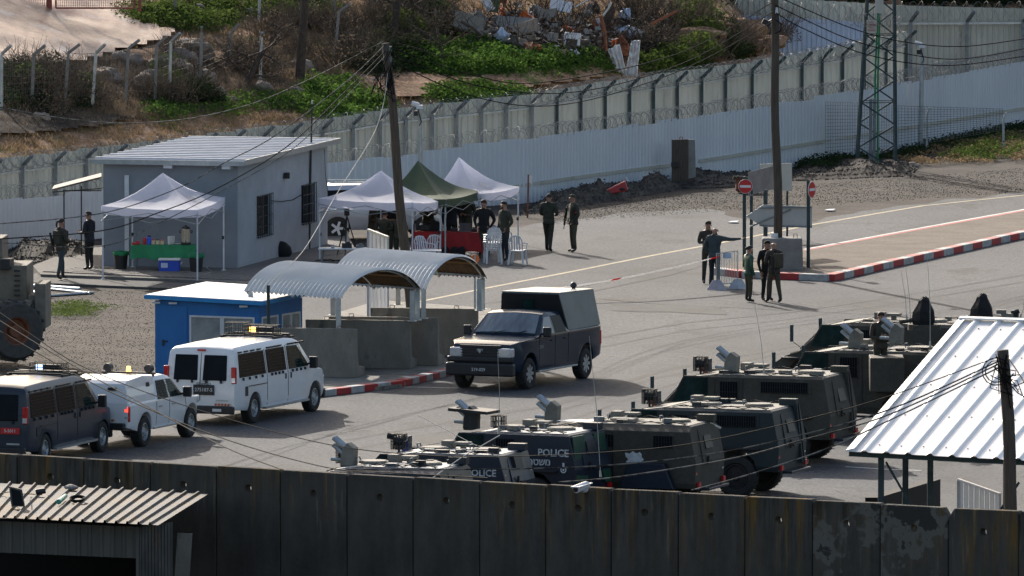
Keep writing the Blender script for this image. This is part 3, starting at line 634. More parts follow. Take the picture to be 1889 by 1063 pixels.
# ================================================================ TENTS
def tent(pA, pB, pC, pD, peak, mat, label, feet, group='pop-up canopies by the building', logo=None, ridge=.30, leg='plastic_white'):
    """corner points at valance top; peak point; feet z list"""
    base = Vector(((pA.x + pC.x) / 2, (pA.y + pC.y) / 2, 0)); t = T('canopy_tent', label, 'canopy', base, group=group)
    cs = [pA, pB, pC, pD]; N = 12; mb = MB()
    for q in range(4):
        a, b = cs[q], cs[(q + 1) % 4]; rows = []
        for i in range(N + 1):
            s = i / N; row = []
            for k in range(N + 1):
                u = k / N; e = a.lerp(b, u); p = e.lerp(peak, s)
                base_sag = math.sin(math.pi * s) * -.20 * (peak.z - a.z) * (1.0 + .5 * (1 - abs(2 * u - 1)))
                p = p + Vector((0, 0, base_sag + (1 - s) * -.05 * math.sin(math.pi * u) + .012 * fbm(p.x * 3, p.y * 3))); row.append(p)
            rows.append(mb.pts(row))
        for i in range(N):
            for k in range(N): mb.fi([rows[i][k], rows[i][k + 1], rows[i + 1][k + 1], rows[i + 1][k]])
    mb.build('roof_fabric', mat, t, world=True, smooth=True)
    mb = MB()
    for q in range(4):
        a, b = cs[q], cs[(q + 1) % 4]; up, lo = [], []
        for k in range(13):
            p = a.lerp(b, k / 12) + Vector((0, 0, -.05 * math.sin(math.pi * k / 12))); up.append(p); lo.append(p + Vector((rnd.uniform(-.01, .01), rnd.uniform(-.02, .02), -.24 + rnd.uniform(-.012, .012))))
        for k in range(12): mb.face([lo[k], lo[k + 1], up[k + 1], up[k]])
    mb.build('valance', mat, t, world=True, smooth=True)
    for q in range(4):
        c = cs[q]; ins = (base - Vector((c.x, c.y, 0))).normalized() * .05; mb = MB(); f = Vector((c.x, c.y, feet[q])) + ins * 1
        mb.beam(f, c + ins - Vector((0, 0, .05)), .045, .045, up=(0, 1, 0)); mb.box(f + Vector((0, 0, .01)), (.12, .12, .02)); lg = mb.build('leg', leg, t, world=True)
        mb = MB(); mb.box(f.lerp(c, .45) + ins, (.07, .07, .10)); mb.build('leg_clamp', 'black', lg, world=True)
    mb = MB()
    for q in range(4):
        a, b = cs[q] - Vector((0, 0, .16)), cs[(q + 1) % 4] - Vector((0, 0, .16)); lo = Vector((0, 0, -.28))
        for (s0, s1) in ((0, .5), (.5, 1)):
            mb.beam(a.lerp(b, s0), a.lerp(b, s1) + lo, .018); mb.beam(a.lerp(b, s0) + lo, a.lerp(b, s1), .018)
    mb.build('scissor_frame', 'galv', t, world=True)
    if logo:
        q, scl = logo; a, b = cs[q], cs[(q + 1) % 4]; m = a.lerp(b, .5).lerp(peak, .42); nrm = (b - a).cross(peak - a).normalized()
        if nrm.z < 0: nrm = -nrm
        xd = (b - a).normalized(); xd = xd if xd.x > 0 else -xd; yd = nrm.cross(xd)
        def S(u, v): # on the sagged cloth
            p = m + xd * u * scl + yd * v * scl; s = (p - a).dot(yd) / max(1e-6, (peak - a).dot(yd)); s = max(0.05, min(.95, s))
            return p + Vector((0, 0, math.sin(math.pi * s) * -.20 * (peak.z - a.z) * 1.45 + .035)) - Vector((0, 0, .0))
        mb = MB(); n = 24
        for k in range(n):
            t0, t1 = 2 * math.pi * k / n, 2 * math.pi * (k + 1) / n
            mb.face([S(.5 * math.cos(t0), .2 * math.sin(t0)), S(.5 * math.cos(t1), .2 * math.sin(t1)), S(.45 * math.cos(t1), .17 * math.sin(t1)), S(.45 * math.cos(t0), .17 * math.sin(t0))])
        for k in range(7): x = -.36 + k * .11; h = .05 + .05 * (k % 3); mb.face([S(x, -h), S(x + .05, -h), S(x + .05, h), S(x, h)])
        for k in range(9): x = -.4 + k * .1; mb.face([S(x, -.33), S(x + .06, -.33), S(x + .06, -.28), S(x, -.28)])
        mb.build('printed_emblem', 'steel', t, world=True)
    return t
def corner(px, py, D): return aD(px, py, D)
tent(corner(187, 380, 366.8), corner(365, 387, 365.3), corner(415, 364, 369.6), corner(243, 358, 371.0), corner(300, 319, 368.2), 'tent_white', 'white pop-up canopy over the green refreshment table in front of the grey building', [.07, .07, .15, .15], logo=(1, .75))
tent(corner(587, 366, 374.5), corner(762, 374, 373.2), corner(815, 370, 376.8), corner(640, 362, 378), corner(703, 315, 375.6), 'tent_white', 'white pop-up canopy in front of the green one, nearest of the row of three', [0, 0, 0, 0], logo=(1, .7))
tent(corner(700, 358, 377.6), corner(822, 368, 376.2), corner(886, 353, 380), corner(765, 348, 381), corner(771, 296, 378.6), 'tent_green', 'olive green pop-up canopy between the two white ones', [0, 0, 0, 0], leg='galv')
tent(corner(790, 352, 380.6), corner(888, 357, 379.6), corner(958, 345, 383.2), corner(856, 340, 384.2), corner(846, 290, 381.8), 'tent_white', 'white pop-up canopy furthest back and rightmost, over the white plastic chairs', [0, 0, 0, 0], logo=(1, .6))

# ================================================================ CURVED SHELTERS
def fixup(o):
    me = o.data; n = sum((p.normal.z for p in me.polygons))
    if n < 0: me.flip_normals()
def shelter(e0, e1, f0, pk, label):
    """near eave right end e0, near eave left end e1, far eave right end f0, crown height pk"""
    t = T('curved_shelter', label, 'shelter', Vector((e0.x, e0.y, 0)), group='curved roof shelters on concrete walls'); ax = e1 - e0; sp = f0 - e0; n = 22; rows = []
    th0 = .68 * math.pi / 2
    def arc(s): # s 0..1 -> offset fraction along span and height fraction
        a = -th0 + 2 * th0 * s; return (math.sin(a) / math.sin(th0) + 1) / 2, (math.cos(a) - math.cos(th0)) / (1 - math.cos(th0))
    hgt = pk; ns = int(ax.length / .072); mb = MB(); prev = None
    for k in range(ns + 1):
        q = ax * (k / ns); wob = .030 * (1 if k % 2 else -1); row = []
        for i in range(n + 1):
            s, h = arc(i / n); row.append(e0 + q + sp * s + Vector((0, 0, h * hgt)) + Vector((0, 0, 1)) * wob)
        r = mb.pts(row)
        if prev:
            for i in range(n): mb.fi([prev[i], prev[i + 1], r[i + 1], r[i]])
        prev = r
    o = mb.build('roof_sheet', ['shelter_roof', 'under_roof'], t, world=True)
    fixup(o); so = o.modifiers.new('thick', 'SOLIDIFY'); so.thickness = .008; so.offset = -1; so.material_offset = 1; so.use_rim = False
    for fr in (.04, .5, .96):
        mb = MB(); P = []
        for i in range(n + 1): s, h = arc(i / n); P.append(e0 + ax * fr + sp * s + Vector((0, 0, h * hgt - .06)))
        for a, b in zip(P, P[1:]): mb.beam(a, b, .06, .05)
        mb.build('arch_rib', 'galv', t, world=True)
    for s0 in (.04, .22, .5, .78, .96):
        s, h = arc(s0); mb = MB(); a = e0 + sp * s + Vector((0, 0, h * hgt - .06)); mb.beam(a + ax * .005, a + ax * .995, .05, .05); mb.build('purlin', 'orange_under' if .1 < s0 < .9 else 'galv', t, world=True)
    for i, (s, fr) in enumerate(((.0, .02), (.0, .93), (1, .05), (1, .93), (.9, .02))):
        p = e0 + ax * fr + sp * s; z0 = 1.38; mb = MB(); mb.beam((p.x, p.y, z0), p, .13, .10, up=(0, 1, 0)); mb.box((p.x, p.y, z0 + .01), (.24, .2, .02)); mb.build('post', 'galv', t, world=True)
    return t
S1e0 = aD(628, 551, 329.6); S1e1 = aD(450, 538, 331.6); S1f = aD(779, 535, 332.7)
shelter(S1e0, S1e1, S1f, .68, 'nearer curved white corrugated shelter roof beside the blue booth')
S2e0 = aD(785, 534, 333.3); S2e1 = aD(607, 521, 335.3); S2f = aD(899, 513, 336.6)
shelter(S2e0, S2e1, S2f, .75, 'farther curved white corrugated shelter roof behind the black pickup')
def lwall(x0, x1, D, top, label, dl=.5):
    z0, z1 = .1, 1.4; a = Vector((XX(x0, D + dl), D + dl, 0)); b = Vector((XX(x1, D), D, 0)); u = (b - a).normalized(); n = Vector((-u.y, u.x, 0)); t = T('concrete_wall_block', label, 'concrete wall', b, group=None)
    def q(k, d, z): return a.lerp(b, k) + n * d + Vector((0, 0, z))
    mb = MB(); prof = [(0, z0), (-.0, z1), (.16, z1), (.20, .75), (.30, .45), (.34, .40), (1.0, .32), (1.0, z0)]
    mb.prism([q(0, d, z) for d, z in prof], b - a); mb.build('wall_slab', 'concrete', t, world=True, bevel=.02)
    mb = MB()
    for k in (.2, .8): p = q(k, .08, z1); mb = MB(); mb.tube([p - u * .06, p - u * .06 + Vector((0, 0, .07)), p + u * .06 + Vector((0, 0, .07)), p + u * .06], .012, 4); mb.build('lifting_loop', 'rust', t, world=True)
    return t
lwall(500, 657, 329.4, 0, 'nearest concrete wall block, carrying the front posts of the nearer curved shelter')
lwall(563, 757, 332.4, 0, 'second concrete wall block back, under the far side of the nearer curved shelter')
lwall(607, 808, 333.5, 0, 'third concrete wall block back, holding the front posts of the farther curved shelter')
lwall(683, 881, 336.7, 0, 'rearmost concrete wall block, behind the black pickup truck')
# blue booth
c0 = aD(481, 690, 0) if 0 else Vector((XX(477, 330.6), 330.6, 0)); yb = R(25); bx = Vector((-math.cos(yb), math.sin(yb), 0)); by = Vector((math.sin(yb), math.cos(yb), 0)); BW, BD, BH = 3.08, 2.65, 1.98
BB = T('guard_booth', 'bright blue guard booth with a white roof behind the white van', 'booth', c0)
def kp(a, b, z): return c0 + bx * a + by * b + Vector((0, 0, z))
def panel(m, a0, a1, z0, z1, d0, d1, side=0):
    f = (lambda a, d, z: kp(a, d, z)) if side == 0 else (lambda a, d, z: kp(d, a, z))
    m.hexa([f(a0, d0, z0), f(a1, d0, z0), f(a1, d1, z0), f(a0, d1, z0)], [f(a0, d0, z1), f(a1, d0, z1), f(a1, d1, z1), f(a0, d1, z1)])
mb = MB()
for a0, a1, z0, z1 in ((0, .12, 0, BH), (2.05, BW, 0, BH), (.12, 2.05, 0, .72), (.12, 2.05, 1.62, BH)): panel(mb, a0, a1, z0, z1, 0, .05)
for a0, a1, z0, z1 in ((.05, .18, 0, BH), (1.18, 1.40, 0, BH), (2.52, BD, 0, BH), (.18, 1.18, 0, .72), (.18, 1.18, 1.62, BH), (1.4, 2.52, 0, .72), (1.4, 2.52, 1.62, BH)): panel(mb, a0, a1, z0, z1, 0, .05, 1)
panel(mb, .05, BD - .05, 0, BH, BW - .05, BW, 1); panel(mb, .05, BW - .05, 0, BH, BD - .05, BD); mb.build('wall', 'booth_blue', BB, world=True)
mb = MB(); panel(mb, 2.12, 2.92, .05, 1.86, -.02, -.003); dr = mb.build('door', 'booth_blue', BB, world=True, bevel=.008)
mb = MB(); mb.box(kp(2.82, -.04, .86), (.05, .04, .16)); mb.beam(kp(2.82, -.06, .9), kp(2.68, -.06, .9), .03); mb.build('handle', 'black', dr, world=True)
for (a0, a1, s) in ((.12, 1.08, 0), (1.09, 2.05, 0), (.18, 1.18, 1), (1.4, 1.96, 1), (1.96, 2.52, 1)):
    mb = MB(); panel(mb, a0 + .05, a1 - .05, .77, 1.57, .02, .03, s); wn = mb.build('window', 'glass_pale', BB, world=True)
    mb = MB()
    for q in ((a0, a0 + .05, .72, 1.62), (a1 - .05, a1, .72, 1.62), (a0 + .05, a1 - .05, .72, .77), (a0 + .05, a1 - .05, 1.57, 1.62)): panel(mb, q[0], q[1], q[2], q[3], -.015, .045, s)
    mb.build('window_frame', 'plastic_white', wn, world=True)
mb = MB(); panel(mb, .1, 1.9, .8, 1.2, .9, 1.5); mb.build('desk', 'plaster_shaded', BB, world=True)
e = .22; mb = MB(); r0, r1, r2, r3 = kp(-e, -e, BH - .02), kp(BW + e, -e, BH + .05), kp(BW + e, BD + e + .6, BH + .16), kp(-e, BD + e + .3, BH + .08)
mb.hexa([r0, r1, r2, r3], [p + Vector((0, 0, .10)) for p in (r0, r1, r2, r3)]); rf = mb.build('roof', 'booth_trim', BB, world=True)
mb = MB(); c = (r0 + r1 + r2 + r3) / 4; mb.hexa([(p - c) * .985 + c + Vector((0, 0, .102)) for p in (r0, r1, r2, r3)], [(p - c) * .985 + c + Vector((0, 0, .118)) for p in (r0, r1, r2, r3)]); mb.build('roof_membrane', 'roof_white', rf, world=True)
mb = MB(); a_, b_ = kp(.6, -.12, BH - .1), kp(2.9, -.12, BH - .1)
for p in (kp(.4, -.1, BH - .07), kp(2.5, -.1, BH - .05), kp(3.0, -.1, BH - .05)): mb.box(p, (.22, .05, .05))
mb.build('eave_lamp', 'plastic_white', BB, world=True)
mb = MB(); p = Vector((XX(495, 329.5), 329.5, 0)); mb.cyl(p, p + Vector((0, 0, aD(495, 526, 329.5).z)), .045, n=8); mb.build('steel_post', 'steel_green', label='slim grey green steel post in front of the blue booth corner', cat='post')

# ================================================================ FOREGROUND WALL
WL = T('concrete_barrier_wall', 'tall stained concrete barrier wall of joined panels across the bottom of the picture', 'concrete wall', (XX(944, 249), 249, 0))
xs = [-220, -95, 30, 153, 276, 398, 516, 639, 761, 884, 1006, 1127, 1251, 1374, 1499, 1624, 1750, 1880, 2010, 2140]
def wallD(x): return 255.5 - 13.2 * x / 1889
for i, (a, b) in enumerate(zip(xs, xs[1:])):
    Da, Db = wallD(a), wallD(b); ytop = lambda x: 838 + .0566 * x
    p, q = Vector((XX(a, Da), Da, 0)), Vector((XX(b, Db), Db, 0)); zt0, zt1 = aD(a, ytop(a), Da).z, aD(b, ytop(b), Db).z
    wdt = (q - p).length; u = (q - p).normalized(); n = Vector((-u.y, u.x, 0)); g = .012; th = .22; mid = p.lerp(q, .5)
    t0, t1 = zt0 + rnd.uniform(-.012, .012), zt1 + rnd.uniform(-.012, .012); ch = .05 if i == 16 or i == 15 else .0
    bm = bmesh.new(); hz = (t0 + t1) / 2 - .42
    if 6 <= i: hz -= .02
    outer = [(g, 0), (wdt - g, 0), (wdt - g, t1 - (.22 if i == 15 else .04)), (wdt - g - (.14 if i == 15 else .03), t1), (g + (.12 if i == 16 else .03), t0), (g, t0 - (.18 if i == 16 else .04))]
    hole = [(wdt / 2 + .075 * math.cos(2 * math.pi * k / 14), hz + .075 * math.sin(2 * math.pi * k / 14)) for k in range(14)]
    # bridge with quads from hole ring to an octagonal square ring, then fill the rest
    vo = [bm.verts.new((x - wdt / 2, 0, z)) for x, z in outer]; vh = [bm.verts.new((x - wdt / 2, 0, z)) for x, z in hole]
    ed = [bm.edges.new((v[k], v[(k + 1) % len(v)])) for v in (vo, vh) for k in range(len(v))]
    bmesh.ops.triangle_fill(bm, edges=ed, use_beauty=True)
    r = bmesh.ops.extrude_face_region(bm, geom=bm.faces[:]); bmesh.ops.translate(bm, vec=(0, th, 0), verts=[v for v in r['geom'] if isinstance(v, bmesh.types.BMVert)])
    bmesh.ops.recalc_face_normals(bm, faces=bm.faces); me = bpy.data.meshes.new('panel'); bm.to_mesh(me); bm.free(); me.materials.append(MATS['wall_concrete_flaked' if i in (14, 15) else 'wall_concrete'])
    o = bpy.data.objects.new('panel', me); C.objects.link(o); o.parent = WL; M = WM[WL.name].inverted() @ (Matrix.Translation(mid) @ Matrix.Rotation(math.atan2(u.y, u.x), 4, 'Z')); o.matrix_local = M
    bv = o.modifiers.new('b', 'BEVEL'); bv.width = .015; bv.segments = 1; bv.limit_method = 'ANGLE'; bv.angle_limit = R(40)
    # foot of the T section (buried behind)
# CCTV camera on the wall
D = wallD(1075) - .05; cc = T('security_camera', 'white bullet camera mounted on the top edge of the concrete barrier wall', 'camera', aD(1078, 905, D))
mb = MB(); mb.cyl(aD(1083, 895, D - .12), aD(1062, 903, D - .42), .085, n=14); bd = mb.build('body', 'plastic_white', cc, world=True, bevel=.012)
mb = MB(); mb.cyl(aD(1062, 903, D - .42), aD(1061, 903.4, D - .44), .055, n=12); mb.build('lens', 'black', bd, world=True)
mb = MB(); mb.beam(aD(1086, 891, D - .08), aD(1060, 899, D - .5), .20, .02); mb.build('sun_shield', 'plastic_white', cc, world=True)
mb = MB(); mb.cyl(aD(1078, 906, D + .1), aD(1078, 903, D - .14), .05, n=10); mb.ball(aD(1079, 903, D - .16), .07); mb.build('bracket', 'plastic_white', cc, world=True)

# ================================================================ FOREGROUND SHED
SH = T('metal_shed', 'rusty corrugated lean-to shed against the barrier wall at the lower left', 'shed', (XX(150, 249), 249, 0))
a, b = aD(-60, 952, 246.5), aD(292, 969, 245.5); c, d = aD(385, 911, 252.2), aD(-10, 891, 254.6)
n = 17
for k in range(n):
    p0, p1 = a.lerp(b, k / n), a.lerp(b, (k + 1) / n); q0, q1 = d.lerp(c, k / n), d.lerp(c, (k + 1) / n); nm = (p1 - p0).cross(q0 - p0).normalized(); mb = MB()
    st = [0, .10, .18, .30, .38, 1]; hh = [0, 0, .05, .05, 0, 0]
    for i in range(5): mb.face([p0.lerp(p1, st[i]) + nm * hh[i], p0.lerp(p1, st[i + 1]) + nm * hh[i + 1], q0.lerp(q1, st[i + 1]) + nm * hh[i + 1], q0.lerp(q1, st[i]) + nm * hh[i]])
    o = mb.build('roof_sheet', 'corr_old', SH, world=True)
fz = lambda x, y, D=246.6: aD(x, y, D)
mb = MB(); w0, w1 = fz(-80, 958, 246.9), fz(254, 972, 246.2); hgt = w0.z - fz(-80, 1016, 246.9).z
mb.corr(w0 - Vector((0, 0, hgt)), w1 - w0, (0, 0, hgt), .23, .03, (0, -1, 0)); mb.build('fascia_panel', 'dull_metal', SH, world=True)
mb = MB(); p = fz(258, 972, 246.1); q = fz(318, 974, 247.2); mb.corr((p.x, p.y, 0), (q.x - p.x, q.y - p.y, 0), (0, 0, p.z), .12, .03, (0, -1, 0)); mb.build('side_panel', 'corr_old', SH, world=True)
mb = MB(); p = fz(330, 984, 248.6); mb.beam((p.x - .1, p.y, 0), (p.x + .12, p.y, p.z), .3, .05, up=(0, 1, 0)); mb.build('loose_board', 'concrete', SH, world=True)
mb = MB(); p = fz(254, 972, 246.15); mb.beam((p.x, p.y, 0), (p.x, p.y, p.z), .07, .05, up=(0, 1, 0)); mb.build('door_post', 'dull_metal', SH, world=True)
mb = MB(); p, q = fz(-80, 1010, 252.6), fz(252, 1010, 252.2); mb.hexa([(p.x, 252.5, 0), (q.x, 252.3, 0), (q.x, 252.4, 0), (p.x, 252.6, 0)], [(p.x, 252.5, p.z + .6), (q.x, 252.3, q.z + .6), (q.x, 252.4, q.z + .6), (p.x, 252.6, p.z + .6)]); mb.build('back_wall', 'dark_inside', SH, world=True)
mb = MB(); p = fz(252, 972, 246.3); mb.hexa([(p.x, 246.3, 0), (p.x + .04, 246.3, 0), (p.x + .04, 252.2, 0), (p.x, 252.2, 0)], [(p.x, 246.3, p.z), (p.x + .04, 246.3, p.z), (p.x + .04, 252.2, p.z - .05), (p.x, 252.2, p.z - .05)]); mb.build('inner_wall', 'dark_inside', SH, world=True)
def onroof(px, py):   # roof plane point
    nm = (b - a).cross(d - a).normalized(); r = ray(px, py); o = Vector((0, 0, H)); t = (a - o).dot(nm) / r.dot(nm); return o + r * t + Vector((0, 0, .06))
up3 = Vector((0, 0, 1))
FLT = T('flood_light', 'dark rusty floodlight standing on the shed roof with its cable', 'floodlight', onroof(33, 942))
p = onroof(33, 940); mb = MB(); mb.hexa([p + Vector((-.13, 0, 0)), p + Vector((.14, -.05, 0)), p + Vector((.14, .08, 0)), p + Vector((-.13, .1, 0))], [p + Vector((-.18, .05, .40)), p + Vector((.08, 0, .34)), p + Vector((.08, .12, .34)), p + Vector((-.18, .15, .40))]); mb.build('housing', 'dull_metal', FLT, world=True)
mb = MB(); mb.hexa([p + Vector((-.10, -.03, .03)), p + Vector((.11, -.07, .03)), p + Vector((.11, -.06, .03)), p + Vector((-.10, -.02, .03))], [p + Vector((-.14, .03, .36)), p + Vector((.05, -.02, .31)), p + Vector((.05, -.01, .31)), p + Vector((-.14, .04, .36))]); mb.build('glass', 'glass_dark', FLT, world=True)
mb = MB(); mb.tube([p + Vector((-.1, 0, .3)), onroof(5, 915), onroof(-30, 925)], .012, 4); mb.tube([p + Vector((.1, 0, .25)), onroof(55, 917), onroof(78, 918)], .012, 4); mb.build('cord', 'cable', FLT, world=True)
p = onroof(75, 918); mb = MB(); mb.cyl(p + Vector((-.1, 0, .05)), p + Vector((.1, 0, .08)), .06, n=10); mb.build('junction_cylinder', 'black', label='small black cylinder lying on the shed roof beside the floodlight', cat='lamp head', bevel=.01)
p = onroof(131, 908); mb = MB(); mb.ball(p + Vector((0, 0, .04)), (.14, .2, .06), 9, 6, .12); mb.build('plastic_bundle', 'concrete_light', label='clear plastic bundle lying on the shed roof', cat='bundle')
p = onroof(108, 936); mb = MB(); q = onroof(121, 925); mb.cyl(p + up3 * .05, q + up3 * .05, .055, .045, n=10); mb.build('bottle', 'teal_plastic', label='teal plastic bottle lying on the shed roof', cat='bottle', bevel=.008)
p = onroof(143, 930); mb = MB()
for k in range(4): mb.tube([p + Vector((math.cos(t) * (.12 + .012 * k), math.sin(t) * .35, .02 + .015 * k + .02 * math.sin(t))) for t in [i * math.pi / 8 for i in range(17)]], .012, 4)
mb.build('cable_coil', 'cable', label='coil of black cable lying on the shed roof', cat='cable coil')

# ================================================================ RIGHT SHELTER WITH RIBBED ROOF
RS = T('ribbed_roof_shelter', 'white ribbed metal roof shelter on steel posts at the lower right', 'shelter', (XX(1750, 264), 264, 0))
n0, n1 = aD(1562, 833, 263.0), aD(2290, 870, 262.0); f0_, f1_ = aD(1772, 588, 273.5), aD(2290, 605, 273.0)
n1 = aD(2090, 860, 262.2); f1_ = aD(2300, 606, 273.0)
N = 13
for k in range(N):
    p0, p1 = n0.lerp(n1, k / N), n0.lerp(n1, (k + 1) / N); q0, q1 = f0_.lerp(f1_, k / N), f0_.lerp(f1_, (k + 1) / N); nm = (p1 - p0).cross(q0 - p0).normalized(); mb = MB()
    st = [0, .62, .74, .84, .96, 1]; hh = [0, 0, .05, .05, 0, 0]
    for i in range(5): mb.face([p0.lerp(p1, st[i]) + nm * hh[i], p0.lerp(p1, st[i + 1]) + nm * hh[i + 1], q0.lerp(q1, st[i + 1]) + nm * hh[i + 1], q0.lerp(q1, st[i]) + nm * hh[i]])
    mb.build('roof_sheet', 'roof_white', RS, world=True)
mb = MB(); nm_ = (n1 - n0).cross(f0_ - n0).normalized()
for r_ in (.06, .28, .5, .72, .93):
    for k in range(N * 2): p = n0.lerp(n1, (k + .35) / (2 * N)).lerp(f0_.lerp(f1_, (k + .35) / (2 * N)), r_ + rnd.uniform(-.004, .004)) + nm_ * .004; mb.box(p, (.028, .06, .012))
mb.build('roof_screws', 'black', RS, world=True, kind='stuff')
mb = MB(); g = f0_ - (f0_ - n0).normalized() * .25; g1 = f1_ - (f1_ - n1).normalized() * .25
mb.hexa([f0_ + up3 * .02, g + up3 * .055, g1 + up3 * .055, f1_ + up3 * .02], [f0_ + up3 * .06, g + up3 * .085, g1 + up3 * .085, f1_ + up3 * .06]); mb.build('ridge_cap', 'roof_white', RS, world=True)
mb = MB(); mb.hexa([n0 - Vector((.02, 0, .02)), n0 + Vector((.16, 0, .055)), f0_ + Vector((.16, 0, .055)), f0_ - Vector((.02, 0, .02))], [n0 - Vector((.02, 0, -.03)), n0 + Vector((.16, 0, .07)), f0_ + Vector((.16, 0, .07)), f0_ - Vector((.02, 0, -.03))]); mb.build('verge_trim', 'roof_white', RS, world=True)
for k in (0.02, .5, .97):
    mb = MB(); mb.beam(n0.lerp(f0_, k) - up3 * .10, n1.lerp(f1_, k) - up3 * .10, .09, .12); mb.build('purlin', 'steel_green', RS, world=True)
def rz_at(px, D):   # roof underside height at that position
    s = (D - 263) / 10.5; return n0.z + (f0_.z - n0.z) * s - .16
for px_, D_ in ((1626, 263.3), (1671, 266.5), (1717, 268.8), (1857, 263.3), (1960, 269), (2060, 264), (1900, 273)):
    p = Vector((XX(px_, D_), D_, 0)); mb = MB(); mb.beam(p, p + Vector((0, 0, rz_at(px_, D_))), .13, .10, up=(0, 1, 0)); mb.build('post', 'steel_green', RS, world=True)
mb = MB(); mb.beam(aD(1634, 852, 263.4), aD(1682, 935, 263.4), .05); mb.build('brace', 'steel_green', RS, world=True)
mb = MB(); mb.beam(aD(1880, 890, 263.4), aD(1846, 940, 263.4), .05); mb.build('brace', 'steel_green', RS, world=True)
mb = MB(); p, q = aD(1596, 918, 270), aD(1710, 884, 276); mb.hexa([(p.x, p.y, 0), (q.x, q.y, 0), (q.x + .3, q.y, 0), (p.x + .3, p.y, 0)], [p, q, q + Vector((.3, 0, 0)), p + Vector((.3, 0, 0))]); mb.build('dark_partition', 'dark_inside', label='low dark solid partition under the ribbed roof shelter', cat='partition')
wp = T('sheet_partition', 'small white framed corrugated partition with a slanting top under the ribbed roof shelter', 'partition', (XX(1806, 268), 268, 0))
a0, a1 = aD(1768, 885, 268), aD(1845, 912, 266.5)
for k in range(8):
    s0, s1 = k / 8, (k + 1) / 8; p, q = a0.lerp(a1, s0), a0.lerp(a1, s1); mb = MB(); mb.hexa([(p.x + .008, p.y, 0), (q.x - .008, q.y, 0), (q.x - .008, q.y + .03, 0), (p.x + .008, p.y + .03, 0)], [p + Vector((.008, 0, 0)), q - Vector((.008, 0, 0)), q + Vector((-.008, .03, 0)), p + Vector((.008, .03, 0))]); mb.build('slat', 'white_sheet', wp, world=True)
mb = MB(); mb.beam(a0, a1, .06, .05); mb.beam((a0.x, a0.y, 0), a0, .07, .05, up=(0, 1, 0)); mb.beam((a1.x, a1.y, 0), a1, .05, .05, up=(0, 1, 0)); mb.build('frame', 'plastic_white', wp, world=True)
# ================================================================ VEHICLES
def arch(cx, r, zb, n=9):   # points over a wheel, from front side to rear side
    s = math.asin(min(1, 0)); return [(cx + r * math.cos(math.pi * k / n), zb + r * math.sin(math.pi * k / n)) for k in range(n + 1)]
def solid(outline, hw, xs=(), zs=(), crown=0.0, ztop=None, yf=(-1, -.94, -.6, 0, .6, .94, 1)):
    """vehicle shell: side outline (x,z) swept across the width, half width hw(x,z)"""
    bm = bmesh.new(); bm.faces.new([bm.verts.new((x, 0, z)) for x, z in outline])
    for x in xs: bmesh.ops.bisect_plane(bm, geom=bm.verts[:] + bm.edges[:] + bm.faces[:], plane_co=(x, 0, 0), plane_no=(1, 0, 0))
    for z in zs: bmesh.ops.bisect_plane(bm, geom=bm.verts[:] + bm.edges[:] + bm.faces[:], plane_co=(0, 0, z), plane_no=(0, 0, 1))
    bm.verts.ensure_lookup_table(); bm.verts.index_update(); vs = [v.co.copy() for v in bm.verts]; fs = [[v.index for v in f.verts] for f in bm.faces]
    be = [(e.verts[0].index, e.verts[1].index) for e in bm.edges if e.is_boundary]; bm.free()
    mb = MB(); zt = ztop or max(v.z for v in vs)
    def p(v, f): return (v.x, f * hw(v.x, v.z), v.z + (crown * (1 - f * f) if v.z > zt - .5 else crown * .3 * (1 - f * f) if v.z > .9 else 0))
    L = mb.pts([p(v, -1) for v in vs]); Rr = mb.pts([p(v, 1) for v in vs])
    for f in fs: mb.fi([L[i] for i in f]); mb.fi([Rr[i] for i in reversed(f)])
    bidx = sorted({i for e in be for i in e}); rows = []
    for f in yf:
        if f == -1: rows.append({i: L[i] for i in bidx})
        elif f == 1: rows.append({i: Rr[i] for i in bidx})
        else: q = mb.pts([p(vs[i], f) for i in bidx]); rows.append(dict(zip(bidx, q)))
    for a, b in zip(rows, rows[1:]):
        for i, j in be: mb.fi([a[i], a[j], b[j], b[i]])
    return mb
def fixn(o):
    bm = bmesh.new(); bm.from_mesh(o.data); bmesh.ops.recalc_face_normals(bm, faces=bm.faces); bm.to_mesh(o.data); bm.free(); return o
def side_patch(poly, s, hw, off=.006, depth=.03, name='window', mat='glass_dark', parent=None, **kw):
    mb = MB(); o = [(x, s * (hw(x, z) + off), z) for x, z in poly]; i = [(x, s * (hw(x, z) - depth), z) for x, z in poly]
    a = mb.pts(o); b = mb.pts(i); n = len(poly); mb.fi(a if s < 0 else a[::-1]); mb.fi(b[::-1] if s < 0 else b)
    for k in range(n): mb.fi([a[k], b[k], b[(k + 1) % n], a[(k + 1) % n]])
    return fixn(mb.build(name, mat, parent, **kw))
def plate(P, th, name, mat, parent, **kw):   # thick plate from coplanar points, thickness along its normal
    P = [Vector(p) for p in P]; n = (P[1] - P[0]).cross(P[2] - P[0]).normalized() * th; mb = MB(); mb.prism([p - n * .5 for p in P], n); return fixn(mb.build(name, mat, parent, **kw))
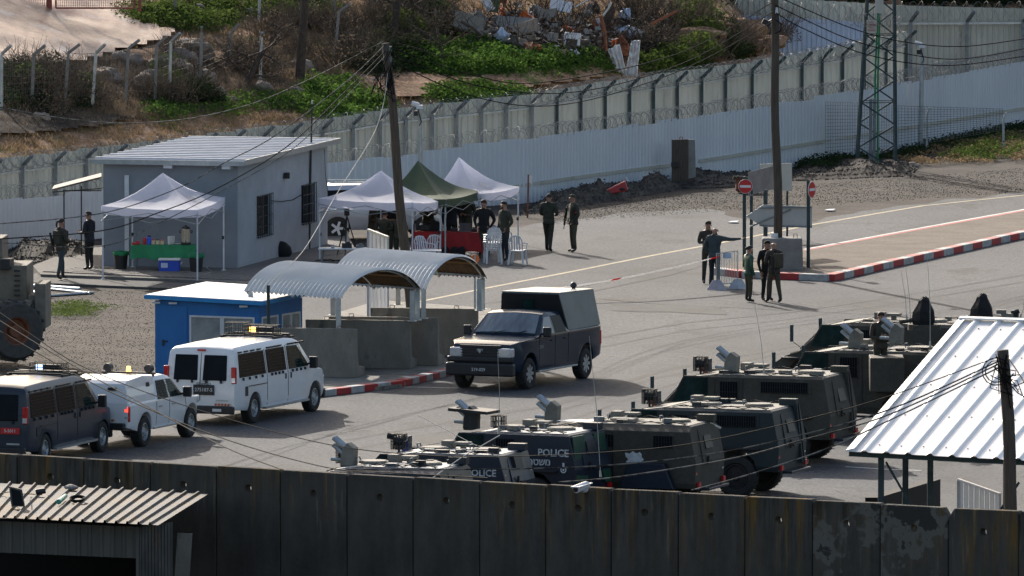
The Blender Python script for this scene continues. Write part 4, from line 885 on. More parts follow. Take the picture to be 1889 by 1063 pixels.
def wscreen(x0, z0, h0, x1, z1, h1, crown, off, name, mat, parent):
    mb = MB(); n = 10; dx, dz = x0 - x1, z0 - z1; q = math.hypot(dx, dz); nx, nz = dz / q * off, -dx / q * off; rows = []
    for o_ in (0, 1):
        for (x, z, h_) in ((x0, z0, h0), (x1, z1, h1)): rows.append(mb.pts([(x + nx * (1 - 2 * o_), h_ * (2 * k / n - 1), z + nz * (1 - 2 * o_) + (crown if z == z0 else crown * .5) * (1 - (2 * k / n - 1) ** 2)) for k in range(n + 1)]))
    for k in range(n): mb.fi([rows[0][k], rows[0][k + 1], rows[1][k + 1], rows[1][k]]); mb.fi([rows[2][k], rows[3][k], rows[3][k + 1], rows[2][k + 1]]); mb.fi([rows[0][k], rows[2][k], rows[2][k + 1], rows[0][k + 1]]); mb.fi([rows[1][k], rows[1][k + 1], rows[3][k + 1], rows[3][k]])
    mb.fi([rows[0][0], rows[1][0], rows[3][0], rows[2][0]]); mb.fi([rows[0][n], rows[2][n], rows[3][n], rows[1][n]]); return fixn(mb.build(name, mat, parent, smooth=False))
def inset(poly, k):
    cx = sum(p[0] for p in poly) / len(poly); cz = sum(p[1] for p in poly) / len(poly); return [(cx + (x - cx) * k, cz + (z - cz) * k) for x, z in poly]
WHEELS = {}
def wheel(parent, x, y, r, wd, rim='galv', tyre='rubber', spokes=6):
    key = (r, wd, rim, tyre, spokes)
    if key not in WHEELS:
        mb = MB(); h = wd / 2; mb.lathe([(r * .60, -h * .7), (r * .66, -h), (r * .9, -h), (r * .985, -h * .75), (r, -h * .4), (r, h * .4), (r * .985, h * .75), (r * .9, h), (r * .66, h), (r * .60, h * .7)], 'Y', 28, cap=False)
        for k in range(30):
            a = 2 * math.pi * k / 30; c = Vector((math.cos(a), 0, math.sin(a))) * (r + .004); mb.box(c, (.02, wd * .8, .016), Matrix.Rotation(-a, 3, 'Y') @ Matrix.Rotation(.3, 3, 'X'))
        t = mb.build('wheel', tyre, parent, smooth=False)
        mb = MB()
        for sd in (-1, 1): mb.lathe([(r * .61, sd * h * .82), (r * .56, sd * h * .85), (r * .50, sd * h * .45), (.001, sd * h * .40)], 'Y', 24, cap=False)
        mb.mi = 1
        for sd in (-1, 1):
            mb.cyl((0, sd * h * .3, 0), (0, sd * h * .8, 0), r * .15, n=12)
            for k in range(spokes):
                a = 2 * math.pi * k / spokes; d = Vector((math.cos(a), 0, math.sin(a))); mb.beam(d * r * .12 + Vector((0, sd * h * .72, 0)), d * r * .58 + Vector((0, sd * h * .80, 0)), r * .20, h * .25, up=(0, 1, 0))
        if spokes == 6:
            mb2 = MB(); mb2.v, mb2.f, mb2.m = [], [], []
            for sd in (-1, 1):
                mb2.mi = 1; mb2.lathe([(r * .60, sd * h * .84), (r * .54, sd * h * .86), (r * .50, sd * h * .55), (r * .22, sd * h * .62), (r * .18, sd * h * .82), (.001, sd * h * .84)], 'Y', 24, cap=False); mb2.mi = 0
                for k in range(8): a = 2 * math.pi * k / 8; q = Vector((math.cos(a), 0, math.sin(a))) * r * .37; mb2.cyl(q + Vector((0, sd * h * .5, 0)), q + Vector((0, sd * h * .62, 0)), r * .065, n=8)
            mb = mb2
        rm = mb.build('rim', ['black', rim], t, smooth=False); WHEELS[key] = (t, rm)
        t.location = (x, y, r); return t
    t0, r0 = WHEELS[key]; t = t0.copy(); C.objects.link(t); t.parent = parent; t.location = (x, y, r); q = r0.copy(); C.objects.link(q); q.parent = t; return t
def lin(a, b, x): return max(0, min(1, (x - a) / (b - a)))
def smoothstep(a, b, x): t = max(0, min(1, (x - a) / (b - a))); return t * t * (3 - 2 * t)
def grille_bars(parent, pts_a, pts_b, n, r, name='window_grille', mat='black', vert=0):
    mb = MB()
    for k in range(n): mb.tube([Vector(pts_a[0]).lerp(Vector(pts_a[1]), k / (n - 1)), Vector(pts_b[0]).lerp(Vector(pts_b[1]), k / (n - 1))], r, 4)
    for k in range(vert): t = k / max(1, vert - 1); mb.tube([Vector(pts_a[0]).lerp(Vector(pts_b[0]), t), Vector(pts_a[1]).lerp(Vector(pts_b[1]), t)], r, 4)
    return mb.build(name, mat, parent)
def cage(parent, c, d, mat='black', name='lamp_cage', r=.008, n=4):
    c = Vector(c); x, y, z = [q / 2 for q in d]; mb = MB()
    for k in range(n + 1):
        t = -1 + 2 * k / n
        for s in (-1, 1): mb.beam(c + Vector((x * t, y * s, -z)), c + Vector((x * t, y * s, z)), r * 2); mb.beam(c + Vector((x * s, y * t, -z)), c + Vector((x * s, y * t, z)), r * 2)
    for zz in (-z, 0, z):
        q = [(-x, -y), (x, -y), (x, y), (-x, y)]
        for k in range(4): mb.beam(c + Vector((*q[k], zz)), c + Vector((*q[(k + 1) % 4], zz)), r * 2)
    for k in range(n): t = -1 + 2 * (k + .5) / n; mb.beam(c + Vector((x * t, -y, z)), c + Vector((x * t, y, z)), r * 2)
    return mb.build(name, mat, parent)
def hazard(parent, P, n=5, name='hazard_strip'):  # parallelogram stripes in a quad P0..P3 (P0->P1 long edge)
    P = [Vector(p) for p in P]; nrm = (P[1] - P[0]).cross(P[3] - P[0]).normalized() * .004; mb = MB(); mb.hexa([p - nrm for p in P], [p + nrm for p in P]); o = fixn(mb.build(name, 'plate_yellow', parent)); mb = MB()
    for k in range(n): a, b = k / n, (k + .5) / n; s = .25 / n; mb.hexa([v + nrm * 1.2 for v in (P[0].lerp(P[1], a), P[0].lerp(P[1], b), P[3].lerp(P[2], min(1, b + s)), P[3].lerp(P[2], min(1, a + s)))], [v + nrm * 2.2 for v in (P[0].lerp(P[1], a), P[0].lerp(P[1], b), P[3].lerp(P[2], min(1, b + s)), P[3].lerp(P[2], min(1, a + s)))])
    fixn(mb.build('stripe', 'sign_red', o, kind='stuff')); return o

def van(label, loc, rz, paint, lit, plate_txt, plate_mat, plate_ink, number=None):
    t = T('van', label, 'van', loc, rz); X0 = -1.78; WB = 3.94; FX = X0 + WB
    def hw(x, z):
        b = 1.0 - .035 * smoothstep(.5, .35, z); b -= .13 * lin(1.12, 2.0, z) + .07 * smoothstep(1.85, 2.0, z); b -= .05 * smoothstep(-2.85, -3.02, x) + .16 * smoothstep(FX + .35, FX + .92, x) ; return b
    zb = .36
    ol = [(-3.02, .42), (-3.03, .9), (-2.99, 1.3), (-2.90, 1.82), (-2.84, 1.93), (-2.70, 1.985), (-1.5, 2.01), (.6, 2.01), (1.02, 1.97), (1.22, 1.90), (1.95, 1.24), (2.10, 1.17), (2.75, 1.05), (3.0, .95), (3.06, .82), (3.07, .40), (FX + .47, zb)] + arch(FX, .43, zb + .02) + [(FX - .46, zb), (X0 + .47, zb)] + arch(X0, .43, zb + .02) + [(X0 - .46, zb)]
    b = fixn(solid(ol, hw, xs=(-2.85, -2.5, -1.0, .3, 1.1, 2.0, 2.5, 2.8), zs=(.5, .8, 1.12, 1.3, 1.5, 1.7, 1.86), crown=.05).build('body', paint, t, smooth=True))
    b.modifiers.new('b', 'BEVEL').width = .025; b.modifiers['b'].segments = 2; b.modifiers['b'].limit_method = 'ANGLE'; b.modifiers['b'].angle_limit = R(30)
    for s in (-1, 1):
        for i, (poly) in enumerate(([(-2.78, 1.22), (-1.05, 1.22), (-1.05, 1.82), (-2.68, 1.82)], [(-.93, 1.22), (.28, 1.22), (.28, 1.82), (-.93, 1.82)], [(.42, 1.22), (1.72, 1.22), (1.62, 1.36), (1.10, 1.80), (.42, 1.82)])):
            wn = side_patch(poly, s, hw, .008, .02, 'window', 'glass_green' if i == 2 else 'glass_dark', t, bevel=.02)
            for tz in (1.80,): 
                mb = MB()
                for k in range(4): x = poly[0][0] + .2 + k * (poly[1][0] - poly[0][0] - .5) / 3; z = 1.86; mb.box((x, s * (hw(x, z) + .02), z), (.22, .03, .04)); mb.box((x, s * (hw(x, 1.2) + .03), 1.18), (.03, .05, .07))
                mb.build('grille_bracket', 'black', wn, kind='stuff')
            z0, z1 = 1.25, 1.80; xa, xb = poly[0][0] + .05, min(poly[1][0] - .1, 1.5); zz = lambda x, z: (x, s * (hw(x, z) + .035), z)
            grille_bars(wn, (zz(xa, z0), zz(xa, z1)), (zz(xb, z0), zz(min(xb, 1.15), z1)), 8, .005, vert=2)
        # door seams and mouldings, proud strips of paint-coloured trim
        for x in (-1.0, .35): mb = MB(); mb.tube([(x, s * (hw(x, z) + .001), z) for z in (.42, .6, .8, 1.0, 1.15, 1.4, 1.6, 1.84)], .010, 4); mb.build('door_seam', 'black', t)
        mb = MB(); mb.beam((-2.2, s * (hw(-2, .98) + .005), .98), (-1.05, s * (hw(-2, .98) + .005), .98), .03, .02); mb.build('slide_rail', 'black', t)
        for x in (.18, .52): mb = MB(); mb.beam((x, s * 1.01, 1.0), (x, s * 1.01, 1.14), .04, .03, up=(0, 1, 0)); mb.build('door_handle', 'black', t)
        mb = MB(); mb.beam((-2.35, s * 1.005, .98), (-2.35, s * 1.005, .74), .16, .02, up=(0, 1, 0)); mb.build('fuel_flap', 'black', t)
        mb = MB(); mb.beam((-1.2, s * .98, .35), (FX - .55, s * .98, .36), .16, .05); mb.build('side_step', 'galv' if s < 0 else 'galv', t)
        mb = MB(); mb.box((1.62, s * 1.17, 1.32), (.14, .20, .30)); mb.beam((1.62, s * .96, 1.26), (1.62, s * 1.1, 1.3), .05); mb.build('wing_mirror', 'black', t, bevel=.03)
        mb = MB(); mb.box((-3.0, s * .93, 1.30), (.10, .13, .42)); lp = mb.build('tail_light', 'red_lamp', t, bevel=.02); mb = MB(); mb.box((-3.058, s * .93, 1.18), (.01, .11, .12)); mb.build('reverse_lamp', 'lamp_clear', lp)
        mb = MB(); mb.box((3.03, s * .70, .78), (.10, .30, .22)); mb.build('headlight', 'lamp_clear', t, bevel=.02)
        yy = s * .40; mb = MB(); mb.hexa([(-3.045, yy - .33, 1.16), (-3.045, yy + .33, 1.16), (-3.0, yy + .33, 1.16), (-3.0, yy - .33, 1.16)], [(-2.945, yy - .31, 1.80), (-2.945, yy + .31, 1.80), (-2.9, yy + .31, 1.80), (-2.9, yy - .31, 1.80)]); w_ = fixn(mb.build('rear_window', 'glass_dark', t, bevel=.05, seg=3))
        mb = MB(); 
        for q in (-.2, .2): mb.box((-3.07, yy + q, 1.13), (.04, .05, .07))
        mb.build('window_bracket', 'black', w_)
    wscreen(1.27, 1.865, .78, 1.93, 1.28, .87, .06, .022, 'windscreen', 'glass_green', t)
    mb = MB()
    for k in range(12): y = -.8 + 1.6 * k / 11; mb.tube([(1.30, y, 1.95), (2.02, y * 1.08, 1.27)], .008, 4)
    for k in range(6): f = k / 5; mb.tube([(1.30 + .72 * f, -.82 - .06 * f, 1.95 - .68 * f), (1.30 + .72 * f, .82 + .06 * f, 1.95 - .68 * f)], .009, 4)
    mb.build('windscreen_grille', 'black', t)
    mb = MB(); mb.tube([(-3.0, 0, .5), (-3.05, 0, .9), (-3.0, 0, 1.3), (-2.90, 0, 1.85)], .010, 4); mb.build('rear_door_seam', 'galv' if paint == 'van_dark' else 'black', t)
    mb = MB(); mb.box((-3.06, 0, .42), (.16, 1.9, .20)); mb.build('rear_bumper', 'black', t, bevel=.03)
    mb = MB(); mb.box((3.06, 0, .42), (.14, 1.75, .24)); mb.build('front_bumper', 'black', t, bevel=.03)
    mb = MB(); mb.box((3.06, 0, .78), (.05, 1.0, .26)); mb.build('radiator_grille', 'black', t)
    mb = MB(); mb.box((-2.9, 0, 1.92), (.05, .22, .04)); mb.build('brake_lamp', 'red_lamp', t)
    mb = MB(); mb.box((-3.055, -.12 if number else -.55, .92), (.02, .58 if number else .5, .26 if number else .16)); pb = mb.build('number_plate', plate_mat, t, bevel=.01)
    text(plate_txt, .13 if number else .11, frame((-3.068, -.12 if number else -.55, .92), (0, -1, 0), (0, 0, 1)), plate_ink, pb)
    if number:
        text('מ"ש VAN'.replace('מ"ש VAN', '\u05dc\u05e8\u05d8\u05e9\u05de'), .055, frame((-3.05, -.12, 1.17 - .03), (0, -1, 0), (0, 0, 1)), 'steel', t, name='small_print'); text(number, .085, frame((-3.055, -.12, 1.075), (0, -1, 0), (0, 0, 1)), 'black', t, name='phone_number')
        mb = MB(); mb.box((-3.045, -.62, .66), (.01, .34, .04)); mb.build('maker_badge', 'galv', t)
        hazard(t, [(-3.055, -.42, .53), (-3.055, -.86, .53), (-3.055, -.86, .585), (-3.055, -.42, .585)], 5)
        mb = MB(); mb.box((-3.15, -.52, .42), (.01, .24, .07)); mb.build('reflector_plate', 'sign_white', t)
    else:
        mb = MB(); mb.box((-3.045, -.62, .60), (.01, .34, .04)); mb.build('maker_badge', 'galv', t)
    for x in (X0, FX):
        for s in (-1, 1): wheel(t, x, s * .86, .385, .26)
    # roof rack, beacon and caged lamps
    mb = MB()
    for s in (-1, 1): mb.beam((.0, s * .72, 2.05), (1.25, s * .76, 2.0), .05, .06)
    mb.beam((.55, -.74, 2.07), (.55, .74, 2.07), .10, .05); mb.beam((.95, -.76, 2.07), (.95, .76, 2.07), .14, .06); mb.beam((.1, -.7, 2.07), (.1, .7, 2.07), .05, .05); mb.build('roof_rack', 'black', t)
    cage(t, (.72, -.10, 2.20), (.42, .86, .22)); mb = MB(); mb.box((.72, -.1, 2.20), (.22, .62, .13)); lb = mb.build('light_bar', 'black', t, bevel=.02)
    mb = MB(); mb.box((.60, .10, 2.20), (.05, .16, .12)); mb.build('beacon', lit, lb)
    if number: cage(t, (.30, .40, 2.26), (.40, .50, .26), r=.007)
    return t
th = math.atan2(math.cos(R(22)), math.sin(R(22)))
def place(px, py, ax, side, heading):   # put the wheel (local ax, side) on the ground point under a pixel
    g = at(px, py); c, s = math.cos(heading), math.sin(heading); return Vector((g.x - (ax * c - side * s), g.y - (ax * s + side * c), 0))
van('white police passenger van with caged amber roof light, parked in front of the blue booth', place(468, 781, -1.78, -.95, th), th, 'van_white', 'amber_lit', '275187-5', 'black', 'sign_white', number='02-5694211')
th2 = math.atan2(math.cos(R(19)), math.sin(R(19)))
van('dark grey police van with a red number plate at the lower left edge', place(82, 858, -1.78, -.95, th2), th2, 'van_dark', 'blue_lit', '5-5011', 'sign_red', 'sign_white')

def pickup(label, loc, rz, paint, kind):
    t = T('pickup_truck', label, 'pickup truck', loc, rz)
    if kind == 'ram': FXX, RX, fe, re, bw, belt, top, r, bl, bf = 1.95, -1.85, 2.88, -2.92, 1.0, 1.33, 1.90, .41, 1.36, -.72
    else: FXX, RX, fe, re, bw, belt, top, r, bl, bf = 1.55, -1.45, 2.42, -2.48, .90, 1.08, 1.66, .375, 1.12, -.75
    ws0, ws1 = (1.28, .62) if kind == 'ram' else (1.15, .45)    # windscreen foot, head
    def hw(x, z):
        b = bw; b -= (bw * .20) * lin(belt, top, z) + .04 * smoothstep(top - .07, top, z); b -= .03 * smoothstep(.75, .45, z)
        b -= .22 * smoothstep(fe - .75, fe, x) ** 2 + .03 * smoothstep(re + .15, re, x); b += .035 * (math.exp(-((x - FXX) / .5) ** 2) + math.exp(-((x - RX) / .5) ** 2)) * (1 if z < belt - .1 else 0); return b
    zb = .48 if kind == 'ram' else .42; ra = r + .09
    ol = [(re, zb + .12), (re - .02, .9), (re, bl), (bf, bl + .01), (bf + .01, bl + .02), (bf + .12, top - .10), (bf + .28, top), (ws1 - .25, top + .02), (ws1, top - .03), (ws0, belt + .03), (ws0 + .12, belt), (fe - .40, belt - (.05 if kind == 'ram' else .10)), (fe - .12, belt - (.12 if kind == 'ram' else .20)), (fe, belt - (.26 if kind == 'ram' else .34)), (fe, zb), (FXX + ra, zb)] + arch(FXX, ra - .01, zb) + [(FXX - ra, zb - .02), (RX + ra, zb - .02)] + arch(RX, ra - .01, zb) + [(RX - ra, zb)]
    b = fixn(solid(ol, hw, xs=(re + .15, -2.0, -1.3, bf, 0, ws1, ws0, 1.7, fe - .5, fe - .2), zs=(.6, .8, 1.0, belt - .1, belt, belt + .15, belt + .3, top - .12), crown=.045).build('body', paint, t, smooth=True))
    m = b.modifiers.new('b', 'BEVEL'); m.width = .028; m.segments = 2; m.limit_method = 'ANGLE'; m.angle_limit = R(30)
    md = .5 * (bf + ws0) - .05
    for s in (-1, 1):
        side_patch([(md + .06, belt + .03), (ws0 - .12, belt + .03), (ws1 + .05, top - .10), (md + .06, top - .09)], s, hw, .006, .02, 'window', 'glass_green' if kind != 'ram' else 'glass_blue', t, bevel=.02)
        side_patch([(bf + .15, belt + .03), (md - .04, belt + .03), (md - .04, top - .09), (bf + .30, top - .09)], s, hw, .006, .02, 'window', 'glass_dark', t, bevel=.02)
        if kind != 'ram':
            zz = lambda x, z: (x, s * (hw(x, z) + .03), z); grille_bars(t, (zz(bf + .15, belt + .05), zz(bf + .3, top - .1)), (zz(ws0 - .15, belt + .05), zz(ws1, top - .1)), 8, .006, vert=7)
            side_patch([(bf - .45, 1.34), (bf - .12, 1.34), (bf - .25, 1.58), (bf - .42, 1.58)], s, lambda x, z: .80, .02, .03, 'side_vent', 'black', t)
        for x in (md, bf + .06, ws0 + .02): mb = MB(); mb.tube([(x, s * (hw(x, z) + .001), z) for z in (zb + .05, .8, 1.0, belt)], .009, 4); mb.build('door_seam', 'black', t)
        for x in (md + .22, bf + .28): mb = MB(); mb.beam((x - .09, s * (hw(x, belt - .15) + .015), belt - .14), (x + .09, s * (hw(x, belt - .15) + .015), belt - .14), .035, .03); mb.build('door_handle', 'black' if kind == 'ram' else 'galv', t)
        mb = MB(); mb.box((ws0 - .18, s * (bw + .14), belt + .12), (.12, .22, .26)); mb.beam((ws0 - .18, s * bw * .93, belt + .06), (ws0 - .18, s * (bw + .08), belt + .08), .06); mb.build('wing_mirror', 'black', t, bevel=.03)
        mb = MB(); mb.beam((RX + ra + .1, s * (bw - .05), .42), (FXX - ra - .1, s * (bw - .05), .42), .14, .05); mb.build('side_step', 'galv', t, bevel=.01)
        mb = MB(); yl = s * (hw(fe - .1, .9) - .12)
        if kind == 'ram':
            mb.box((fe - .09, yl, 1.0), (.30, .38, .26)); hl = mb.build('headlight', 'lamp_clear', t, bevel=.04); mb = MB(); mb.box((fe - .16, s * (abs(yl) + .15), .98), (.22, .07, .17)); mb.build('indicator', 'amber_off', hl, bevel=.01)
        else: mb.box((fe - .2, yl + s * .1, .92), (.35, .22, .18)); mb.build('headlight', 'lamp_clear', t, bevel=.04)
        mb = MB(); mb.box((re + .06, s * (bw - .05), 1.05 if kind == 'ram' else .88), (.14, .10, .40)); tl = mb.build('tail_light', 'red_lamp', t, bevel=.03)
        if kind != 'ram': mb = MB(); mb.box((re - .02, s * (bw - .06), 1.0), (.01, .09, .13)); mb.build('lit_lens', 'red_lit', tl); mb = MB(); mb.box((re - .02, s * (bw - .06), .80), (.01, .09, .05)); mb.build('reverse_lamp', 'lamp_clear', tl)
    wscreen(ws1 + .03, top - .06, bw * .73, ws0 - .02, belt + .07, bw * .86, .05, .022, 'windscreen', 'glass_blue', t)
    mb = MB()
    for y in (-.35, .25): mb.tube([(ws0 + .06, y, belt + .07), (ws0 - .06, y + .35, belt + .15)], .012, 4)
    mb.build('wiper', 'black', t, kind='stuff')
    for x in (RX, FXX):
        for s in (-1, 1): wheel(t, x, s * (bw - .12), r, .28, spokes=8 if kind == 'ram' else 6)
    if kind == 'ram':
        mb = MB(); mb.box((fe + .02, 0, .56), (.26, 1.92, .34)); mb.box((fe + .03, 0, .82), (.1, 1.9, .16)); mb.build('front_bumper', 'black', t, bevel=.05)
        mb = MB(); mb.box((fe + .0, 0, .99), (.10, 1.16, .42)); [mb.box((fe + .055, 0, z_), (.02, 1.1, .03)) for z_ in (.86, .93, 1.0, 1.07, 1.14)]; gr = mb.build('radiator_grille', 'black', t, bevel=.04)
        mb = MB()
        for y in (-.02, .02): pass
        # small horned emblem
        mb.prism([(fe + .06, -.055, 1.10), (fe + .06, .055, 1.10), (fe + .06, .035, 1.03), (fe + .06, 0, .98), (fe + .06, -.035, 1.03)], (.015, 0, 0)); mb.tube([(fe + .06, .03, 1.1), (fe + .06, .08, 1.09), (fe + .06, .075, 1.04)], .012, 5); mb.tube([(fe + .06, -.03, 1.1), (fe + .06, -.08, 1.09), (fe + .06, -.075, 1.04)], .012, 5); mb.build('badge', 'galv', gr)
        mb = MB(); mb.box((fe + .155, 0, .56), (.02, .52, .14)); pb = mb.build('number_plate', 'black', t); text('219-029', .12, frame((fe + .168, 0, .56), (0, 1, 0), (0, 0, 1)), 'sign_white', pb)
        for s in (-1, 1): text('2500', .13, frame((FXX - .75, s * (hw(FXX - .75, 1.05) + .012), 1.06), (-s, 0, 0), (0, 0, 1)), 'galv', t, name='door_badge')
        # topper box on the bed
        h2 = lambda x, z: .99 - .16 * (z - bl) / .95
        o2 = [(re + .05, bl + .01), (re + .16, 2.32), (bf + .30, 2.36), (bf + .02, bl + .01)]
        tp = fixn(solid(o2, h2, zs=(1.8,), yf=(-1, 0, 1)).build('topper_box', 'topper', t, bevel=.012))
        plate([(bf + .04, -.97, bl + .03), (bf + .315, -.82, 2.33), (bf + .315, .82, 2.33), (bf + .04, .97, bl + .03)], .02, 'topper_front', 'black', tp)
        plate([(bf + .215, -.25, 1.95), (bf + .285, -.25, 2.18), (bf + .285, .1, 2.18), (bf + .215, .1, 1.95)], .04, 'topper_window', 'glass_green', tp)
        for x0, x1 in ((re + .18, -2.18), (-2.16, -1.52), (-1.50, -.98), (-.96, bf + .30)): mb = MB(); z0 = 2.32 + (x0 - re - .16) * .019; z1 = 2.32 + (x1 - re - .16) * .019; mb.hexa([(x0, -.83, z0), (x1, -.83, z1), (x1, .83, z1), (x0, .83, z0)], [(x0, -.83, z0 + .02), (x1, -.83, z1 + .02), (x1, .83, z1 + .02), (x0, .83, z0 + .02)]); mb.build('roof_panel', 'silver', tp)
        mb = MB(); mb.ball((re + .4, .35, 2.43), .09, 12, 8); mb.cyl((re + .4, .35, 2.34), (re + .4, .35, 2.40), .05, n=8); mb.build('dome_camera', 'black', tp)
    else:
        mb = MB(); mb.box((re - .05, 0, .58), (.18, 1.62, .16)); mb.build('rear_bumper', 'black', t, bevel=.03); mb = MB(); mb.box((re - .1, 0, .42), (.16, .6, .2)); mb.build('tow_hitch', 'black', t)
        # box canopy on the bed, sloping up to the rear
        h2 = lambda x, z: .88 - .10 * smoothstep(1.1, 1.75, z)
        o2 = [(re - .01, bl - .52), (re - .03, 1.15), (re + .05, 1.62), (re + .2, 1.70), (-1.3, 1.76), (bf - .02, 1.72), (bf + .1, 1.68), (bf - .01, bl - .02), (re + .1, bl - .02)]
        cn = fixn(solid(o2, h2, xs=(-1.9, -1.3), zs=(1.3, 1.5), yf=(-1, -.8, 0, .8, 1)).build('canopy_box', paint, t, bevel=.02))
        mb = MB(); mb.box((re - .045, .16, .95), (.02, .02, .92)); mb.build('door_seam', 'black', cn)
        mb = MB(); mb.box((re - .06, -.12, .98), (.05, .28, .06)); mb.box((re - .06, -.30, .98), (.06, .08, .16)); mb.build('door_latch', 'black', cn)
        mb = MB(); mb.box((re - .045, -.02 - .05, 1.16), (.02, .16, .10)); mb.build('vent', 'black', cn); mb = MB(); mb.box((re + .01, -.45, 1.5), (.05, .22, .07)); mb.build('vent', 'black', cn)
        text('911', .10, frame((re - .05, .40, .74), (0, -1, 0), (0, 0, 1)), 'booth_blue', cn)
        hazard(t, [(re - .06, .05, .70), (re - .06, -.55, .70), (re - .06, -.55, .75), (re - .06, .05, .75)], 6); 
        mb = MB(); mb.prism([(re - .02, .55, 1.58), (re - .02, .45, 1.64), (re - .02, .22, 1.60), (re - .02, .3, 1.55)], (-.03, 0, 0)); mb.build('orange_decal', 'amber_off', cn)
        mb = MB(); mb.beam((-.35, -.72, 1.74), (-.35, .72, 1.74), .09, .05); mb.beam((-.35, -.66, 1.66), (-.35, -.66, 1.74), .05); mb.beam((-.35, .66, 1.66), (-.35, .66, 1.74), .05); mb.build('roof_bar', 'black', t)
        for y in (-.55, .55): mb = MB(); mb.cyl((-.44, y, 1.86), (-.26, y, 1.86), .10, .11, n=12); mb.box((-.35, y, 1.77), (.1, .1, .06)); mb.build('siren', 'black', t)
        mb = MB(); mb.cyl((-.35, .0, 1.77), (-.35, .0, 1.90), .065, .05, n=12); mb.build('beacon', 'amber_lit', t)
    return t
pickup('black pickup truck with a grey box topper on its bed, driving towards the kerb', place(974, 718, 1.95, .95, math.atan2(-3.6, -1.55)), math.atan2(-3.6, -1.55), 'ram_dark', 'ram')
th3 = math.atan2(2.81, 1.08)
pickup('white pickup truck with a box canopy and amber beacon, between the two vans', place(262, 824, -1.45, -.82, th3), th3, 'van_white', 'l200')
# silver car behind the tents
def car():
    h = R(8); t = T('parked_car', 'silver grey estate car parked behind the tents beside the grey building', 'car', place(622, 444, -1.30, -.82, h), h)
    def hw(x, z): return .93 - .20 * lin(.95, 1.7, z) - .12 * smoothstep(1.7, 2.3, x) - .05 * smoothstep(-2.0, -2.25, x)
    ol = [(-2.25, .45), (-2.28, .95), (-2.15, 1.1), (-1.85, 1.62), (-1.6, 1.70), (.2, 1.72), (.5, 1.66), (1.2, 1.12), (2.1, .98), (2.3, .8), (2.3, .35), (1.87, .33)] + arch(1.45, .41, .34) + [(1.03, .33), (-.88, .33)] + arch(-1.30, .41, .34) + [(-1.72, .35)]
    fixn(solid(ol, hw, xs=(-2, -1, 0, .5, 1.2, 2), zs=(.6, .95, 1.2, 1.5), crown=.04).build('body', 'silver', t, smooth=True, bevel=.03))
    for s in (-1, 1):
        side_patch([(-1.95, 1.08), (-.6, 1.08), (-.6, 1.58), (-1.7, 1.55)], s, hw, .006, .02, 'window', 'glass_dark', t); side_patch([(-.5, 1.08), (1.0, 1.08), (.45, 1.56), (-.5, 1.58)], s, hw, .006, .02, 'window', 'glass_dark', t)
        mb = MB(); mb.beam((-1.5, s * .62, 1.78), (.3, s * .62, 1.77), .04); mb.build('roof_rail', 'galv', t)
        for x in (-1.30, 1.45): wheel(t, x, s * .80, .38, .24, 'plastic_white', 'rubber', 5)
car()

